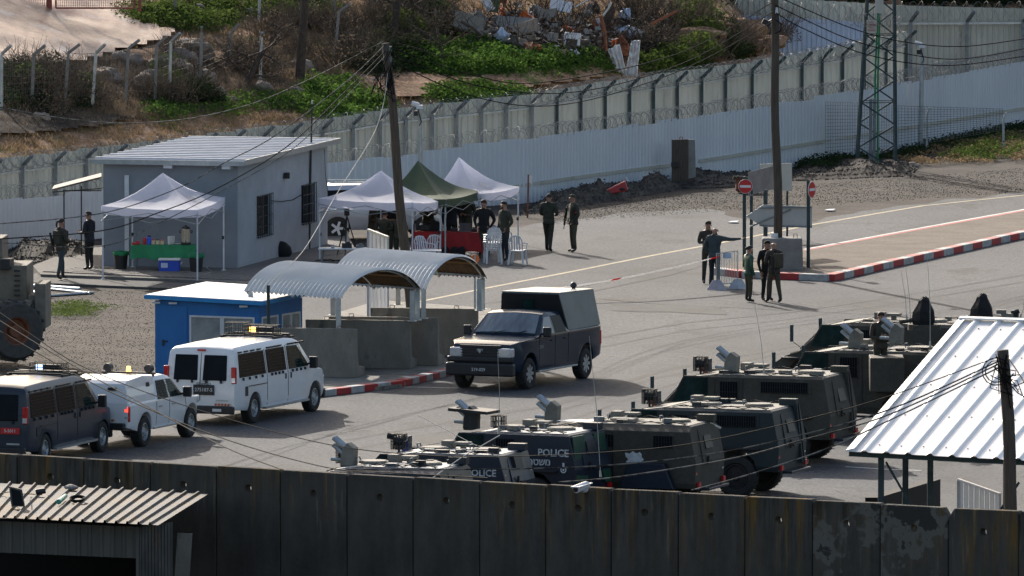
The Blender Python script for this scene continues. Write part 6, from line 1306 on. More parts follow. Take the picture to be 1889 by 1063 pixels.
    if 'bun' in extra: mb = MB(); mb.ball(fr(0, .10, .03), .045, 8, 6); mb.build('hair_bun', 'hair', t, smooth=True)
    if 'pack' in extra: mb = MB(); mb.box(V3(0, .20, 1.20), (.30 * k, .16 * k, .42 * k)); mb.box(V3(0, .29, 1.12), (.2 * k, .07, .2 * k)); mb.build('backpack', 'khaki_trouser', t, bevel=.04)
    if 'vest' in extra: mb = MB(); mb.box(V3(0, 0, 1.22), (.37 * k, .33 * k, .40 * k)); [mb.box(V3(x, -.19, 1.12), (.09, .06, .13)) for x in (-.12, 0, .12)]; mb.build('vest', 'olive_dark' if jacket != 'olive_dark' else 'olive', t, bevel=.04)
    if 'hood' in extra: mb = MB(); mb.ball(V3(0, .09, 1.50), (.11, .08, .07), 10, 6); mb.build('hood', jacket, t, smooth=True)
    if 'rifle' in extra or 'rifle_back' in extra:
        sx = -.20 if 'rifle' in extra else .10; y = -.20 if 'rifle' in extra else .20; mb = MB(); a, b = V3(sx + .10, y, 1.22), V3(sx - .06, y - .02, .70); u = (b - a).normalized()
        mb.beam(a, a.lerp(b, .42), .07, .05); mb.beam(a.lerp(b, .4), a.lerp(b, .75), .05, .045); mb.cyl(a.lerp(b, .72), b, .014, n=6); mb.beam(a.lerp(b, .35), a.lerp(b, .35) + Vector((.14, -.02, -.05)) * 1, .03, .05); mb.beam(a, a - u * .14, .06, .03); mb.build('rifle', 'black', t)
        mb = MB(); mb.tube([a, V3(-.12, y * .8, 1.42), V3(-.02, -y * .3, 1.47)], .012, 4); mb.build('rifle_sling', 'black', t)
    if 'cup' in extra: mb = MB(); p = V3(.0, -.36, 1.18); mb.cyl(p, p + Vector((0, 0, .1)), .035, .042, n=10); mb.build('paper_cup', 'plastic_white', t)
    if 'armband' in extra: mb = MB(); mb.cyl(V3(.235, .015, 1.24), V3(.245, .02, 1.20), .072, n=10); mb.build('armband', 'red_plastic', t)
    return t
P = lambda x, y, z=0: at(x, y, z)
person('soldier with a ponytail and rifle holding something, at the left edge of the platform', P(112, 516, .07), 125, 'brown_coat', 'police_grey', 1.80, arms='front', extra=('ponytail', 'rifle_back', 'vest'), legs='stride')
person('man in dark clothes standing alone with hands in front beside the left white canopy', P(165, 499, .15), -120, 'navy_cloth', 'black_cloth', 1.76, arms='front', bulk=1.05)
person('bare headed soldier in brown fleece, leftmost under the nearest canopy', P(686, 470), 70, 'brown_coat', 'olive_dark', 1.66, arms='front', lean=.2)
person('dark dressed hooded person in the middle of the group under the nearest canopy', P(712, 466), 10, 'black_cloth', 'black_cloth', 1.62, arms='fold', hat='black_cloth')
person('olive jacketed soldier bending forward, seen from behind, beside the framed panel', P(707, 484), 165, 'olive_dark', 'olive_dark', 1.52, arms='front', lean=.3)
person('round headed dark haired soldier standing just left of the leaning utility pole', P(727, 472), -25, 'black_cloth', 'olive_dark', 1.62, arms='fold')
person('soldier in an olive parka with his back turned, closest to the leaning utility pole', P(736, 486), 175, 'olive_dark', 'olive_dark', 1.55, arms='front', lean=.2, bulk=1.1)
person('dark soldier behind the red cloth table, leftmost of the standing row', P(790, 462), 20, 'olive_dark', 'black_cloth', 1.78, arms='front', bulk=1.1)
person('person in a black jacket behind the red cloth table near the green canopy leg', P(833, 466), 0, 'navy_cloth', 'black_cloth', 1.8, arms='down')
person('olive jacketed soldier behind the open laptop on the red cloth table', P(861, 465), -20, 'olive_dark', 'olive_dark', 1.82, arms='front', extra=('hood',))
person('man in a black hooded coat standing right of the red cloth table', P(893, 478), -15, 'black_cloth', 'olive_dark', 1.80, arms='pocket', extra=('hood',), bulk=1.05)
person('bearded man in an olive jacket looking down beside the stacked white chairs', P(931, 482), -55, 'olive_dark', 'navy_cloth', 1.82, arms='pocket', extra=('beard',))
person('soldier in a cap seen from behind, left of the pair on the open asphalt', P(1012, 465), 160, 'olive_dark', 'olive_dark', 1.78, arms='front', hat='olive_dark', bulk=1.08, legs='stride')
person('soldier with a slung rifle, right of the pair on the open asphalt', P(1058, 466), -70, 'olive_dark', 'olive', 1.78, arms='pocket', hat='olive', extra=('rifle', 'armband'), bulk=1.05)
person('soldier facing the camera, half hidden behind the pointing officer', P(1306, 524), 10, 'brown_coat', 'olive_dark', 1.86, arms='fold')
person('officer in a grey green jacket stretching his arm out by the crowd barrier', P(1318, 530), 150, 'police_grey', 'navy_cloth', 1.80, arms=('point', 'pocket'), bald=True, bulk=1.05)
person('young woman soldier with a hair bun and dark green jacket', P(1381, 558), 115, 'armour_green', 'khaki_trouser', 1.64, arms='down', extra=('bun',))
person('person in a black jacket and trousers standing between the two soldiers by the island', P(1414, 556), 30, 'black_cloth', 'black_cloth', 1.76, arms='down', hat='black_cloth')
person('bald soldier with a small backpack and a rifle hanging at his back', P(1428, 559), -150, 'brown_coat', 'khaki_trouser', 1.80, arms='front', bald=True, extra=('pack', 'rifle_back'), bulk=1.05, legs='stride')
g = aD(1624, 640, 311); person('masked soldier rising from the hatch of the rear armoured truck', Vector((g.x, g.y, aD(1630, 577, 311).z - 1.74)), 25, 'brown_coat', 'olive_dark', 1.76, arms=('front', 'fold'), extra=('vest',), bulk=1.1)
# the launcher beside him
q = T('smoke_launcher', 'silver tube grenade launcher in front of the masked soldier', 'launcher', aD(1650, 634, 309.5)); launcher(q, (0, 0, 0), math.pi - .3)

# ================================================================ UNDER THE TENTS
def table(name, label, c, yaw, w, d, h=.74, top='plastic_white', cat='folding table'):
    t = T(name, label, cat, c, yaw); mb = MB(); mb.box((0, 0, h - .02), (w, d, .04)); mb.build('tabletop', top, t, bevel=.008)
    for sx in (-1, 1):
        for sy in (-1, 1): mb = MB(); mb.beam((sx * (w / 2 - .15), sy * (d / 2 - .08), h - .04), (sx * (w / 2 - .08), sy * (d / 2 - .06), 0), .028, up=(0, 1, 0)); mb.build('leg', 'steel', t)
    mb = MB(); mb.beam((-w / 2 + .15, 0, .35), (w / 2 - .15, 0, .55), .02); mb.build('brace', 'steel', t); return t
def cloth(label, c, yaw, w, d, h, drop, mat):
    M = Matrix.Translation(Vector(c)) @ Matrix.Rotation(yaw, 4, 'Z'); mb = MB(M); n = 40; top, bot = [], []
    for k in range(n):
        a = k / n * 4; s, f = int(a), a - int(a); cr = [(-1, -1), (1, -1), (1, 1), (-1, 1)]; x = cr[s][0] + (cr[(s + 1) % 4][0] - cr[s][0]) * f; y = cr[s][1] + (cr[(s + 1) % 4][1] - cr[s][1]) * f
        top.append(Vector((x * w / 2, y * d / 2, h))); bot.append(Vector((x * (w / 2 + .03 + .02 * math.sin(k * 2.1)), y * (d / 2 + .03 + .02 * math.cos(k * 1.7)), h - drop + .05 * math.sin(k * .9))))
    a = mb.pts(top); b = mb.pts(bot); mb.fi(a)
    for k in range(n): mb.fi([a[k], b[k], b[(k + 1) % n], a[(k + 1) % n]])
    return mb.build('tablecloth', mat, label=label, cat='tablecloth', smooth=False)
yw = -R(4)
tc = at(303, 488, .15); tc = Vector((XX(303, 369.6), 369.6, .15))
table('refreshment_table', 'folding table under the green cloth against the grey building', tc, yw, 1.86, .62); cloth('shiny green plastic tablecloth on the refreshment table', tc, yw, 1.92, .66, .762, .42, 'cloth_green')
def item(name, mat, px, py, D, shape, label, cat, extra=None):
    p = aD(px, py, D); t = MB(Matrix.Translation(p)); shape(t); return t.build(name, mat, label=label, cat=cat)
def onT(px, dy=0): D = 369.5 + dy; return Vector((XX(px, D), D, .15 + .77 + .005))
u = T('hot_water_urn', 'brushed metal hot water urn with a black lid on the green cloth', 'urn', onT(343)); mb = MB(); mb.lathe([(.13, .05), (.135, .07), (.135, .46), (.12, .48)], 'Z', 18); mb.build('tank', 'urn', u, smooth=False)
mb = MB(); mb.lathe([(.13, .46), (.14, .48), (.10, .53), (.03, .55), (.03, .58)], 'Z', 16); mb.build('lid', 'black', u); mb = MB(); mb.lathe([(.15, 0), (.15, .06), (.13, .07)], 'Z', 16); mb.build('base', 'black', u)
for s in (-1, 1): mb = MB(); mb.tube([(s * .13, 0, .40), (s * .19, 0, .42), (s * .19, 0, .36), (s * .13, 0, .34)], .015, 5); mb.build('handle', 'black', u)
mb = MB(); mb.tube([(0, -.13, .12), (0, -.19, .12), (0, -.19, .08)], .015, 5); mb.build('tap', 'black', u)
i_ = 0
for x, hh, r_, m_, lb in ((267, .20, .055, 'red_plastic', 'red food jar leftmost on the green cloth'), (275, .27, .06, 'blue_lamp', 'tall blue and white tin beside the red jar'), (283, .15, .06, 'plate_yellow', 'cream labelled jar next to the blue tin'), (291, .15, .06, 'plate_yellow', 'cream labelled jar second from the blue tin'), (299, .14, .06, 'plate_yellow', 'cream labelled jar nearest the stacked cups')):
    t = T('food_jar', lb, 'jar', onT(x)); mb = MB(); mb.lathe([(r_ * .9, 0), (r_, .01), (r_, hh * .8), (r_ * .8, hh * .86)], 'Z', 14); mb.build('jar_body', m_, t); mb = MB(); mb.lathe([(r_ * .85, hh * .85), (r_ * .85, hh)], 'Z', 14); mb.build('lid', 'black' if i_ % 2 else 'sign_red', t); i_ += 1
for k, x in enumerate((312, 316, 320)): mb = MB(Matrix.Translation(onT(x, .1 * k))); mb.lathe([(.035, 0), (.045, .22), (.045, .24), (.03, .24)], 'Z', 10); mb.build('cup_stack', 'plastic_white', label='%s stack of white paper cups on the green cloth' % ('left', 'middle', 'right')[k], cat='cups')
mb = MB(Matrix.Translation(onT(251))); mb.box((0, 0, .03), (.24, .16, .06)); mb.box((.05, 0, .08), (.1, .1, .05)); mb.build('snack_box', 'red_plastic', label='low red snack packet at the left end of the green cloth', cat='packet', bevel=.01)
mb = MB(Matrix.Translation(onT(329))); mb.lathe([(.02, 0), (.10, .015), (.11, .03)], 'Z', 14); mb.build('paper_plate', 'plastic_white', label='white paper plate between the cups and the urn', cat='plate')
cl = T('cool_box', 'blue cool box with a white lid under the green cloth', 'cool box', Vector((XX(313, 369.0), 369.0, .15)), yw); mb = MB(); mb.box((0, 0, .17), (.62, .36, .34)); mb.build('box_body', 'cooler_blue', cl, bevel=.03); mb = MB(); mb.box((0, 0, .37), (.66, .40, .06)); mb.build('lid', 'plastic_white', cl, bevel=.02); mb = MB(); mb.tube([(.32, -.1, .22), (.37, -.1, .28), (.37, .1, .28), (.32, .1, .22)], .012, 5); mb.build('handle', 'plastic_white', cl); mb = MB(); mb.box((-.14, -.184, .2), (.2, .006, .14)); mb.build('sticker', 'blue_sheet', cl)
for x, D, lb in ((223, 369.8, 'black rubbish bin with a green liner, left of the green cloth'), (362, 368.7, 'black rubbish bin with a green liner, right of the green cloth')):
    t = T('rubbish_bin', lb, 'bin', Vector((XX(x, D), D, .15))); mb = MB(); mb.lathe([(.17, 0), (.22, .52), (.23, .54), (.20, .54), (.16, .05)], 'Z', 16); mb.build('bin_body', 'black', t)
    mb = MB(); rows = []
    for r_, z in ((.19, .50), (.245, .56), (.25, .50), (.24, .44)): rows.append(mb.pts([Vector((r_ * (1 + .08 * math.sin(q * 2.7)) * math.cos(2 * math.pi * q / 16), r_ * math.sin(2 * math.pi * q / 16), z + .02 * math.sin(q * 1.9))) for q in range(16)]))
    for a_, b_ in zip(rows, rows[1:]):
        for q in range(16): mb.fi([a_[q], a_[(q + 1) % 16], b_[(q + 1) % 16], b_[q]])
    mb.build('liner', 'cloth_green', t)
mb = MB(Matrix.Translation(Vector((XX(522, 375.6), 375.6, .15)))); rows = []
for r_, z in ((.20, 0), (.27, .1), (.25, .28), (.14, .42), (.04, .46)): rows.append(mb.pts([Vector((r_ * (1.1 + .1 * math.sin(q * 1.7)) * math.cos(2 * math.pi * q / 14) - z * .12, r_ * math.sin(2 * math.pi * q / 14), z)) for q in range(14)]))
for a_, b_ in zip(rows, rows[1:]):
    for q in range(14): mb.fi([a_[q], a_[(q + 1) % 14], b_[(q + 1) % 14], b_[q]])
mb.fi(rows[-1]); mb.build('sack', 'black_cloth', label='full black sack leaning against the grey side wall below the first window', cat='sack', smooth=True)
mb = MB(); mb.tube([at(392, 474, .2), at(399, 488, .17), at(380, 493, .17), at(392, 502, .17), at(370, 508, .17), at(340, 521, .02), at(322, 532, .02)], .012, 5); mb.build('extension_lead', 'rope', label='white cable looping over the platform edge right of the left canopy', cat='cable')
# equipment table at the left of the tent group
tE = Vector((XX(634, 372.8), 372.8, 0)); table('equipment_table', 'white folding table with equipment behind the farther curved shelter', tE, -R(3), 1.5, .6, .60)
def gear(px, D, z, d, mat, label, cat='equipment box', name='equipment_case'): mb = MB(Matrix.Translation(Vector((XX(px, D), D, z)))); mb.box((0, 0, d[2] / 2), d); mb.box((d[0] * .1, -d[1] * .1, d[2] + .02), (d[0] * .5, d[1] * .5, .04)); return mb.build(name, mat, label=label, cat=cat, bevel=.012)
gear(640, 372.8, .605, (.30, .25, .14), 'black', 'black equipment case in the middle of the white folding table'); gear(664, 372.8, .605, (.24, .22, .08), 'steel', 'small grey case at the right end of the white folding table'); gear(614, 372.7, .605, (.12, .12, .06), 'galv', 'small metal cup like box at the left end of the white folding table')
tr = T('camera_tripod', 'black tripod with a device on top in front of the silver car', 'tripod', Vector((XX(640, 376), 376, 0)))
for q in range(3): a_ = q * 2.09 + .4; mb = MB(); mb.tube([(0, 0, 1.35), (.42 * math.cos(a_), .42 * math.sin(a_), 0)], .02, 5); mb.build('leg', 'black', tr)
mb = MB(); mb.box((0, 0, 1.46), (.16, .16, .20)); mb.build('device', 'black', tr, bevel=.01)
mb = MB(); [mb.tube([Vector((XX(590 + 6 * k, 373.5), 373.5 + .3 * math.sin(k * 2), .02 + .1 * abs(math.sin(k * 1.3)))) + Vector((.25 * math.sin(j * 1.1 + k), .3 * math.cos(j * .9), .06 * abs(math.sin(j * .8)))) for j in range(9)], .012, 4, cap=False) for k in range(8)]; mb.build('cable_tangle', 'cable', label='tangle of black cables on the ground behind the farther curved shelter', cat='cables', kind='stuff')
# red cloth table with laptop and kit
tR = Vector((XX(829, 377.2), 377.2, 0)); tb = table('briefing_table', 'long table under the red cloth below the green canopy', tR, -R(14), 2.1, .7, .78); cloth('dark red tablecloth hanging down the briefing table', tR, -R(14), 2.14, .74, .80, .62, 'cloth_red')
def onR(px, off=0):
    D = 377.2 - math.tan(R(14)) * ((px - 829) / 61) + off; return Vector((XX(px, D), D, .808))
lp_ = T('laptop', 'open grey laptop on the red cloth', 'laptop', onR(857), R(8)); mb = MB(); mb.box((0, 0, .012), (.36, .25, .02)); mb.build('keyboard_base', 'steel', lp_); mb = MB(); mb.hexa([(-.18, -.13, .02), (.18, -.13, .02), (.18, -.12, .02), (-.18, -.12, .02)], [(-.18, -.20, .26), (.18, -.20, .26), (.18, -.19, .26), (-.18, -.19, .26)]); mb.build('screen', 'steel', lp_)
for k, (x, d, m_, lb) in enumerate(((785, (.3, .25, .18), 'black', 'black kit bag at the left end of the red cloth'), (803, (.34, .3, .26), 'black_cloth', 'bulky black rucksack on the red cloth'), (838, (.22, .2, .09), 'black', 'flat black radio left of the laptop'), (875, (.18, .2, .10), 'black', 'small black box right of the laptop'), (820, (.12, .12, .12), 'galv', 'small pale box in the middle of the red cloth'))):
    p = onR(x, .1); mb = MB(Matrix.Translation(p)); mb.box((0, 0, d[2] / 2), d); mb.box((0, 0, d[2] + .015), (d[0] * .6, d[1] * .4, .03)); mb.build('kit_bag', m_, label=lb, cat='kit bag', bevel=.03)
for k, x in enumerate((822, 838, 852)): mb = MB(Matrix.Translation(Vector((XX(x, 376.6), 376.6, 0)))); mb.box((0, 0, .16), (.22, .25, .32)); mb.ball((0, 0, .33), (.1, .11, .06), 8, 5); mb.build('rucksack', 'black_cloth', label='%s dark rucksack on the ground in front of the red cloth' % ('left', 'middle', 'right')[k], cat='rucksack', bevel=.04)
def chair(label, c, yaw, n=1, group='white plastic chairs'):
    t = T('plastic_chair', label, 'chair', c, yaw, group)
    z = 0; mb = MB(); mb.hexa([(-.2, -.2, .42), (.2, -.2, .42), (.19, .2, .40), (-.19, .2, .40)], [(-.22, -.22, .45), (.22, -.22, .45), (.2, .2, .43), (-.2, .2, .43)]); mb.build('seat', 'plastic_white', t, bevel=.008)
    for sx in (-1, 1):
        for y, fy in ((-.19, -.24), (.18, .24)): mb = MB(); mb.beam((sx * .19, y, .43), (sx * .23, fy, 0), .05, .035, up=(0, 1, 0)); mb.build('leg', 'plastic_white', t)
        mb = MB(); mb.tube([(sx * .21, -.18, .45), (sx * .25, -.18, .64), (sx * .25, .1, .66), (sx * .21, .24, .66)], .018, 6); mb.build('armrest', 'plastic_white', t)
    fr_ = [(-.20, .20, .45), (-.20, .27, .75), (-.13, .29, .86), (0, .295, .88), (.13, .29, .86), (.20, .27, .75), (.20, .20, .45)]; mb = MB(); mb.tube(fr_, .022, 6); bk = mb.build('backrest', 'plastic_white', t)
    for x in (-.12, -.04, .04, .12): mb = MB(); mb.beam((x, .205, .45), (x * .9, .285, .86), .045, .012, up=(0, 1, 0)); mb.build('slat', 'plastic_white', bk)
    return t
cs0 = chair('bottom white plastic chair of the stack beside the bearded man', Vector((XX(909, 374.7), 374.7, 0)), R(190))
for k, nm in enumerate(('second lowest', 'second highest', 'topmost')):
    c_ = copy_tree(cs0); c_.location.z += .07 * (k + 1); c_.location.y += .02; c_['label'] = '%s white plastic chair of the stack beside the bearded man' % nm
c_ = copy_tree(cs0); c_.location = (XX(955, 374.2), 374.2, 0); c_.rotation_euler.z = R(165); c_['label'] = 'single white plastic chair standing apart at the right of the canopies'
c_ = copy_tree(cs0); c_.location = (XX(927, 379), 379, 0); c_.rotation_euler.z = R(120); c_['label'] = 'white plastic chair half hidden behind the bearded man'
c_ = copy_tree(cs0); c_.location = (XX(784, 373.6), 373.6, 0); c_.rotation_euler.z = R(35); c_['label'] = 'white plastic chair in front of the left end of the red cloth'
c_ = copy_tree(cs0); c_.location = (XX(795, 374.6), 374.6, 0); c_.rotation_euler.z = R(200); c_['label'] = 'second white plastic chair beside the leaning utility pole, nearer the red cloth'
mb = MB(); p = Vector((XX(788, 371.6), 371.6, 0)); mb.box(p + Vector((0, 0, .60)), (.85, .5, .03)); [mb.beam(p + Vector((sx * .38, 0, .6)), p + Vector((sx * .38, 0, 0)), .03, up=(0, 1, 0)) for sx in (-1, 1)]; mb.build('side_table', 'plastic_white', label='small white side table behind the farther curved shelter roof', cat='table')
pn = T('framed_panel', 'grey framed corrugated panel standing upright behind the curved shelters', 'panel', Vector((XX(697, 349), 349, 0))); a0, a1 = aD(679, 424, 350.5), aD(716, 438, 348.5)
for k in range(5): p, q = a0.lerp(a1, k / 5), a0.lerp(a1, (k + 1) / 5); mb = MB(); mb.hexa([(p.x + .006, p.y, .2), (q.x - .006, q.y, .2), (q.x - .006, q.y + .02 + .03 * (k % 2), .2), (p.x + .006, p.y + .02 + .03 * (k % 2), .2)], [p + Vector((.006, 0, 0)), q - Vector((.006, 0, 0)), q + Vector((-.006, .02 + .03 * (k % 2), 0)), p + Vector((.006, .02 + .03 * (k % 2), 0))]); mb.build('slat', 'white_sheet', pn, world=True)
mb = MB(); mb.beam(a0, a1, .06); mb.beam((a0.x, a0.y, 0), a0, .07, up=(0, 1, 0)); mb.beam((a1.x, a1.y, 0), a1, .05, up=(0, 1, 0)); mb.build('frame', 'galv', pn, world=True)
# round topped traffic sign behind the far shelter
t = T('traffic_sign', 'small orange round topped sign just above the farther curved roof', 'sign', Vector((XX(876, 345), 345, 0))); mb = MB(); p = Vector((XX(876, 345), 345, 0)); mb.cyl(p, (p.x, p.y, aD(876, 470, 345).z), .03); mb.build('post', 'galv', t, world=True)
c_ = aD(876, 478, 345); mb = MB(); mb.cyl(c_, c_ - Vector((0, .02, 0)), .13, n=20); mb.build('disc', 'amber_off', t, world=True)

# ================================================================ SIGNS, BLOCK, BARRIER
def post(t, px, y0, y1, w_=.075, D=None, mat='steel_green'):
    D = D or at(px, y1).y; a = Vector((XX(px, D), D, 0)); mb = MB(); mb.cyl(a, Vector((a.x, a.y, aD(px, y0, D).z)), w_ / 2 * 1.1, n=10); return mb.build('post', mat, t, world=True)
def noentry(px, py, D, yaw, r, label, foot, post_px):
    t = T('no_entry_sign', label, 'road sign', Vector((XX(post_px, D), D, 0)), group='no entry signs'); post(t, post_px, py - 18, foot, .10, D)
    c_ = aD(px, py, D - .07); n = Vector((math.sin(yaw), -math.cos(yaw), 0)); x = Vector((math.cos(yaw), math.sin(yaw), 0))
    mb = MB(); mb.cyl(c_, c_ + n * .015, r, n=28); mb.build('disc_back', 'sign_white', t, world=True); mb = MB(); mb.cyl(c_ + n * .016, c_ + n * .020, r * .95, n=28); mb.build('red_disc', 'sign_red', t, world=True)
    mb = MB(); q = c_ + n * .022; z = Vector((0, 0, 1)); P4 = [q - x * r * .76 - z * r * .17, q + x * r * .76 - z * r * .17, q + x * r * .76 + z * r * .17, q - x * r * .76 + z * r * .17]; mb.hexa(P4, [p + n * .004 for p in P4]); fixn(mb.build('white_bar', 'sign_white', t, world=True)); return t
noentry(1375, 344, 371.5, 0, .215, 'round no entry sign facing the camera, left of the wooden pole', 500, 1373); noentry(1497, 350, 371.2, R(62), .24, 'narrow looking no entry sign turned sideways on the right post', 504, 1491)
t = T('arrow_sign', 'back of a white arrow shaped direction sign behind the wooden pole', 'road sign', Vector((XX(1450, 374), 374, 0))); D = 374.0; A_ = lambda x, y, d=0: aD(x, y, D + d)
mb = MB(); mb.prism([A_(1376, 399), A_(1408, 378), A_(1498, 381), A_(1498, 420), A_(1408, 419)], (0, .03, 0)); fixn(mb.build('board', 'sign_back', t, world=True))
for a_, b_ in (((1402, 384), (1498, 382)), ((1401, 416), (1498, 419)), ((1383, 419), (1459, 387))): mb = MB(); mb.beam(A_(*a_, -.03), A_(*b_, -.03), .05, .05); mb.build('stiffener', 'steel', t, world=True)
post(t, 1386, 360, 486, .09, 374.2); post(t, 1413, 350, 480, .09, 376)
t = T('billboard_panel', 'plain whitish information panel seen from behind, above the no entry sign', 'panel', Vector((XX(1400, 377), 377, 0))); D = 377.0
mb = MB(); mb.prism([aD(1380, 318, 377), aD(1438, 303, 379), aD(1438, 346, 379), aD(1380, 361, 377)], (0, .04, 0)); fixn(mb.build('board', 'concrete_light', t, world=True)); post(t, 1386, 350, 478, .08, 377.2); post(t, 1413, 345, 470, .08, 378.3)
t = T('beige_panel', 'plain beige square panel half hidden behind the wooden pole', 'panel', Vector((XX(1440, 385), 385, 0))); mb = MB(); a_, b_ = aD(1402, 350, 386), aD(1461, 353, 386); mb.prism([aD(1402, 303, 386), aD(1461, 301, 386), aD(1461, 353, 386), aD(1402, 350, 386)], (0, .05, 0)); fixn(mb.build('board', 'board', t, world=True)); [post(t, x, 340, 450, .06, 386.1) for x in (1410, 1452)]
bk = at(1443, 505); D = bk.y; mb = MB(); w2 = .63
mb.hexa([(bk.x - w2, D, .0), (bk.x + w2, D, .0), (bk.x + w2, D + 1.0, .0), (bk.x - w2, D + 1.0, .0)], [(bk.x - w2 * .95, D + .04, 1.05), (bk.x + w2 * .95, D + .04, 1.05), (bk.x + w2 * .95, D + .95, 1.05), (bk.x - w2 * .95, D + .95, 1.05)])
cb = T('concrete_block', 'big grey concrete block that holds the wooden pole on the traffic island', 'concrete block', bk); mb.build('block', 'concrete_light', cb, world=True, bevel=.05, seg=3)
mb = MB(); p = Vector((bk.x + .35, D + .4, 1.04)); mb.tube([p, p + Vector((0, 0, .12)), p + Vector((.1, 0, .12)), p + Vector((.1, 0, 0))], .012, 5); mb.build('lifting_loop', 'rust', cb, world=True)
br = T('crowd_barrier', 'galvanised crowd barrier with a small plate standing at the tip of the island', 'barrier', at(1340, 528)); Db = 363.6; e0, e1 = aD(1322, 468, Db), aD(1361, 463, Db + .5); zb_ = .20
mb = MB(); b0, b1 = Vector((e0.x, e0.y, .16)), Vector((e1.x, e1.y, .16)); mb.tube([b0, e0, e1, b1, b0], .020, 6); mb.build('frame', 'galv', br, world=True)
for k in range(1, 13): mb = MB(); mb.tube([b0.lerp(b1, k / 13), e0.lerp(e1, k / 13)], .008, 5); mb.build('bar', 'galv', br, world=True)
for p in (b0, b1): mb = MB(); mb.prism([p + Vector((-.30, -.35, -.15)), p + Vector((.30, -.35, -.15)), p + Vector((.12, 0, .12)), p + Vector((-.12, 0, .12))], (0, .02, 0)); mb.tube([p + Vector((0, -.35, -.14)), p + Vector((0, 0, .1)), p + Vector((0, .35, -.14))], .02, 5); mb.build('foot', 'galv', br, world=True)
mb = MB(); p = e0.lerp(e1, .5) - Vector((0, .03, .1)); mb.box(p, (.26, .01, .16)); mb.build('name_plate', 'blue_sheet', br, world=True)
def ribbon(name, P, w_, mat, **kw):
    mb = MB()
    for a_, b_ in zip(P, P[1:]): mb.hexa([a_, b_, b_ + Vector((0, .004, 0)), a_ + Vector((0, .004, 0))], [a_ + Vector((0, 0, w_)), b_ + Vector((0, 0, w_)), b_ + Vector((0, .004, w_)), a_ + Vector((0, .004, w_))])
    return mb.build(name, mat, **kw)
tp = T('barrier_tape', 'red and white tape strung from the crowd barrier across the road to the left', 'tape', at(1200, 500)); PT = []
for k in range(25): s = k / 24; x = 1326 + (930 - 1326) * s; y = 474 + 70 * s + 8 * math.sin(math.pi * s); PT.append(aD(x, y, (H - .95 + .75 * s) / ((y - YH) / F)))
for k in range(24): mb = MB(); a_, b_ = PT[k], PT[k + 1]; v_ = Vector((.05, -.04, .03)); mb.hexa([a_ - v_, b_ - v_, b_ + v_, a_ + v_], [p + Vector((0, 0, .006)) for p in (a_ - v_, b_ - v_, b_ + v_, a_ + v_)]); mb.build('tape_piece', 'tape' if k % 11 else 'tape_red', tp, world=True)

# ================================================================ POLES, PYLON, MASTS
def wpole(label, foot, top, r0, r1, gear=True):
    t = T('utility_pole', label, 'utility pole', foot); P_ = [foot.lerp(top, k / 10) + Vector((.03 * math.sin(k), 0, 0)) for k in range(11)]; mb = MB(); mb.tube(P_, [r0 + (r1 - r0) * k / 10 for k in range(11)], 12); mb.build('pole', 'wood_pole', t, world=True, smooth=True); return t
p1f, p1t = aD(762, 623, 345), aD(712, 80, 345); p1f.z = 0; t = wpole('leaning wooden utility pole between the curved shelters and the canopies', p1f, p1t, .155, .11)
mb = MB(); [mb.tube([p1t + Vector((rnd.uniform(-.25, .25), -.12, -rnd.uniform(.1, 1.3))), p1t + Vector((rnd.uniform(-.45, .4), -.15, -rnd.uniform(.3, 1.5))), p1t + Vector((rnd.uniform(-.3, .3), -.13, -rnd.uniform(.8, 1.9)))], .014, 4) for _ in range(16)]; mb.build('hanging_wires', 'cable', t, world=True, kind='stuff')
mb = MB()
for dz in (.15, .45, .9): mb.cyl(p1t + Vector((-.12, 0, -dz)), p1t + Vector((.12, 0, -dz)), .03); mb.box(p1t + Vector((.12, -.05, -dz)), (.08, .08, .14))
mb.build('insulator_brackets', 'steel', t, world=True, kind='stuff')
p2f = Vector((bk.x - .12, D + .5, 1.0)); p2t = aD(1427, -60, p2f.y); t = wpole('tall wooden pole with small floodlight rising from the concrete block', p2f, p2t, .135, .115)
q = aD(1414, 42, p2f.y - .15); mb = MB(); mb.box(q, (.26, .14, .16), Matrix.Rotation(.5, 3, 'Y')); mb.beam(q, aD(1427, 34, p2f.y), .03); mb.build('floodlight', 'black', t, world=True)
mb = MB(); q = aD(1433, 25, p2f.y - .14); mb.cyl(q, q + Vector((0, 0, .18)), .05, .03); mb.build('insulator', 'plastic_white', t, world=True)
mb = MB(); [mb.tube([aD(1430, 36, p2f.y - .15), aD(1440 + k, 44, p2f.y - .15), aD(1441 - k, 56 + k, p2f.y - .15), aD(1430, 62, p2f.y - .15)], .013, 4) for k in range(3)]; mb.build('loose_cables', 'cable', t, world=True, kind='stuff')
mb = MB(); mb.cyl(aD(1431, 438, p2f.y), aD(1431, 430, p2f.y), .15, n=12); mb.build('white_band', 'plastic_white', t, world=True)
p3f, p3t = aD(1884, 1100, 250), aD(1851, 646, 250); p3f.z = 0; t = wpole('dark wooden pole in the lower right foreground carrying the wire coils', p3f, p3t, .15, .12)
mb = MB(); [mb.tube([p3t + Vector((rnd.uniform(-.3, .1), -.14, -rnd.uniform(.05, .6))), p3t + Vector((rnd.uniform(-.35, .3), -.16, -rnd.uniform(.3, .9))), p3t + Vector((rnd.uniform(.1, .5), -.15, -rnd.uniform(.3, 1.2)))], .014, 4) for _ in range(12)]
for r_ in (.22, .28): mb.tube([p3t + Vector((-.15 + r_ * math.cos(a_ * .5), -.16, -.42 + r_ * math.sin(a_ * .5))) for a_ in range(13)], .013, 4)
mb.build('loose_cables', 'cable', t, world=True, kind='stuff')
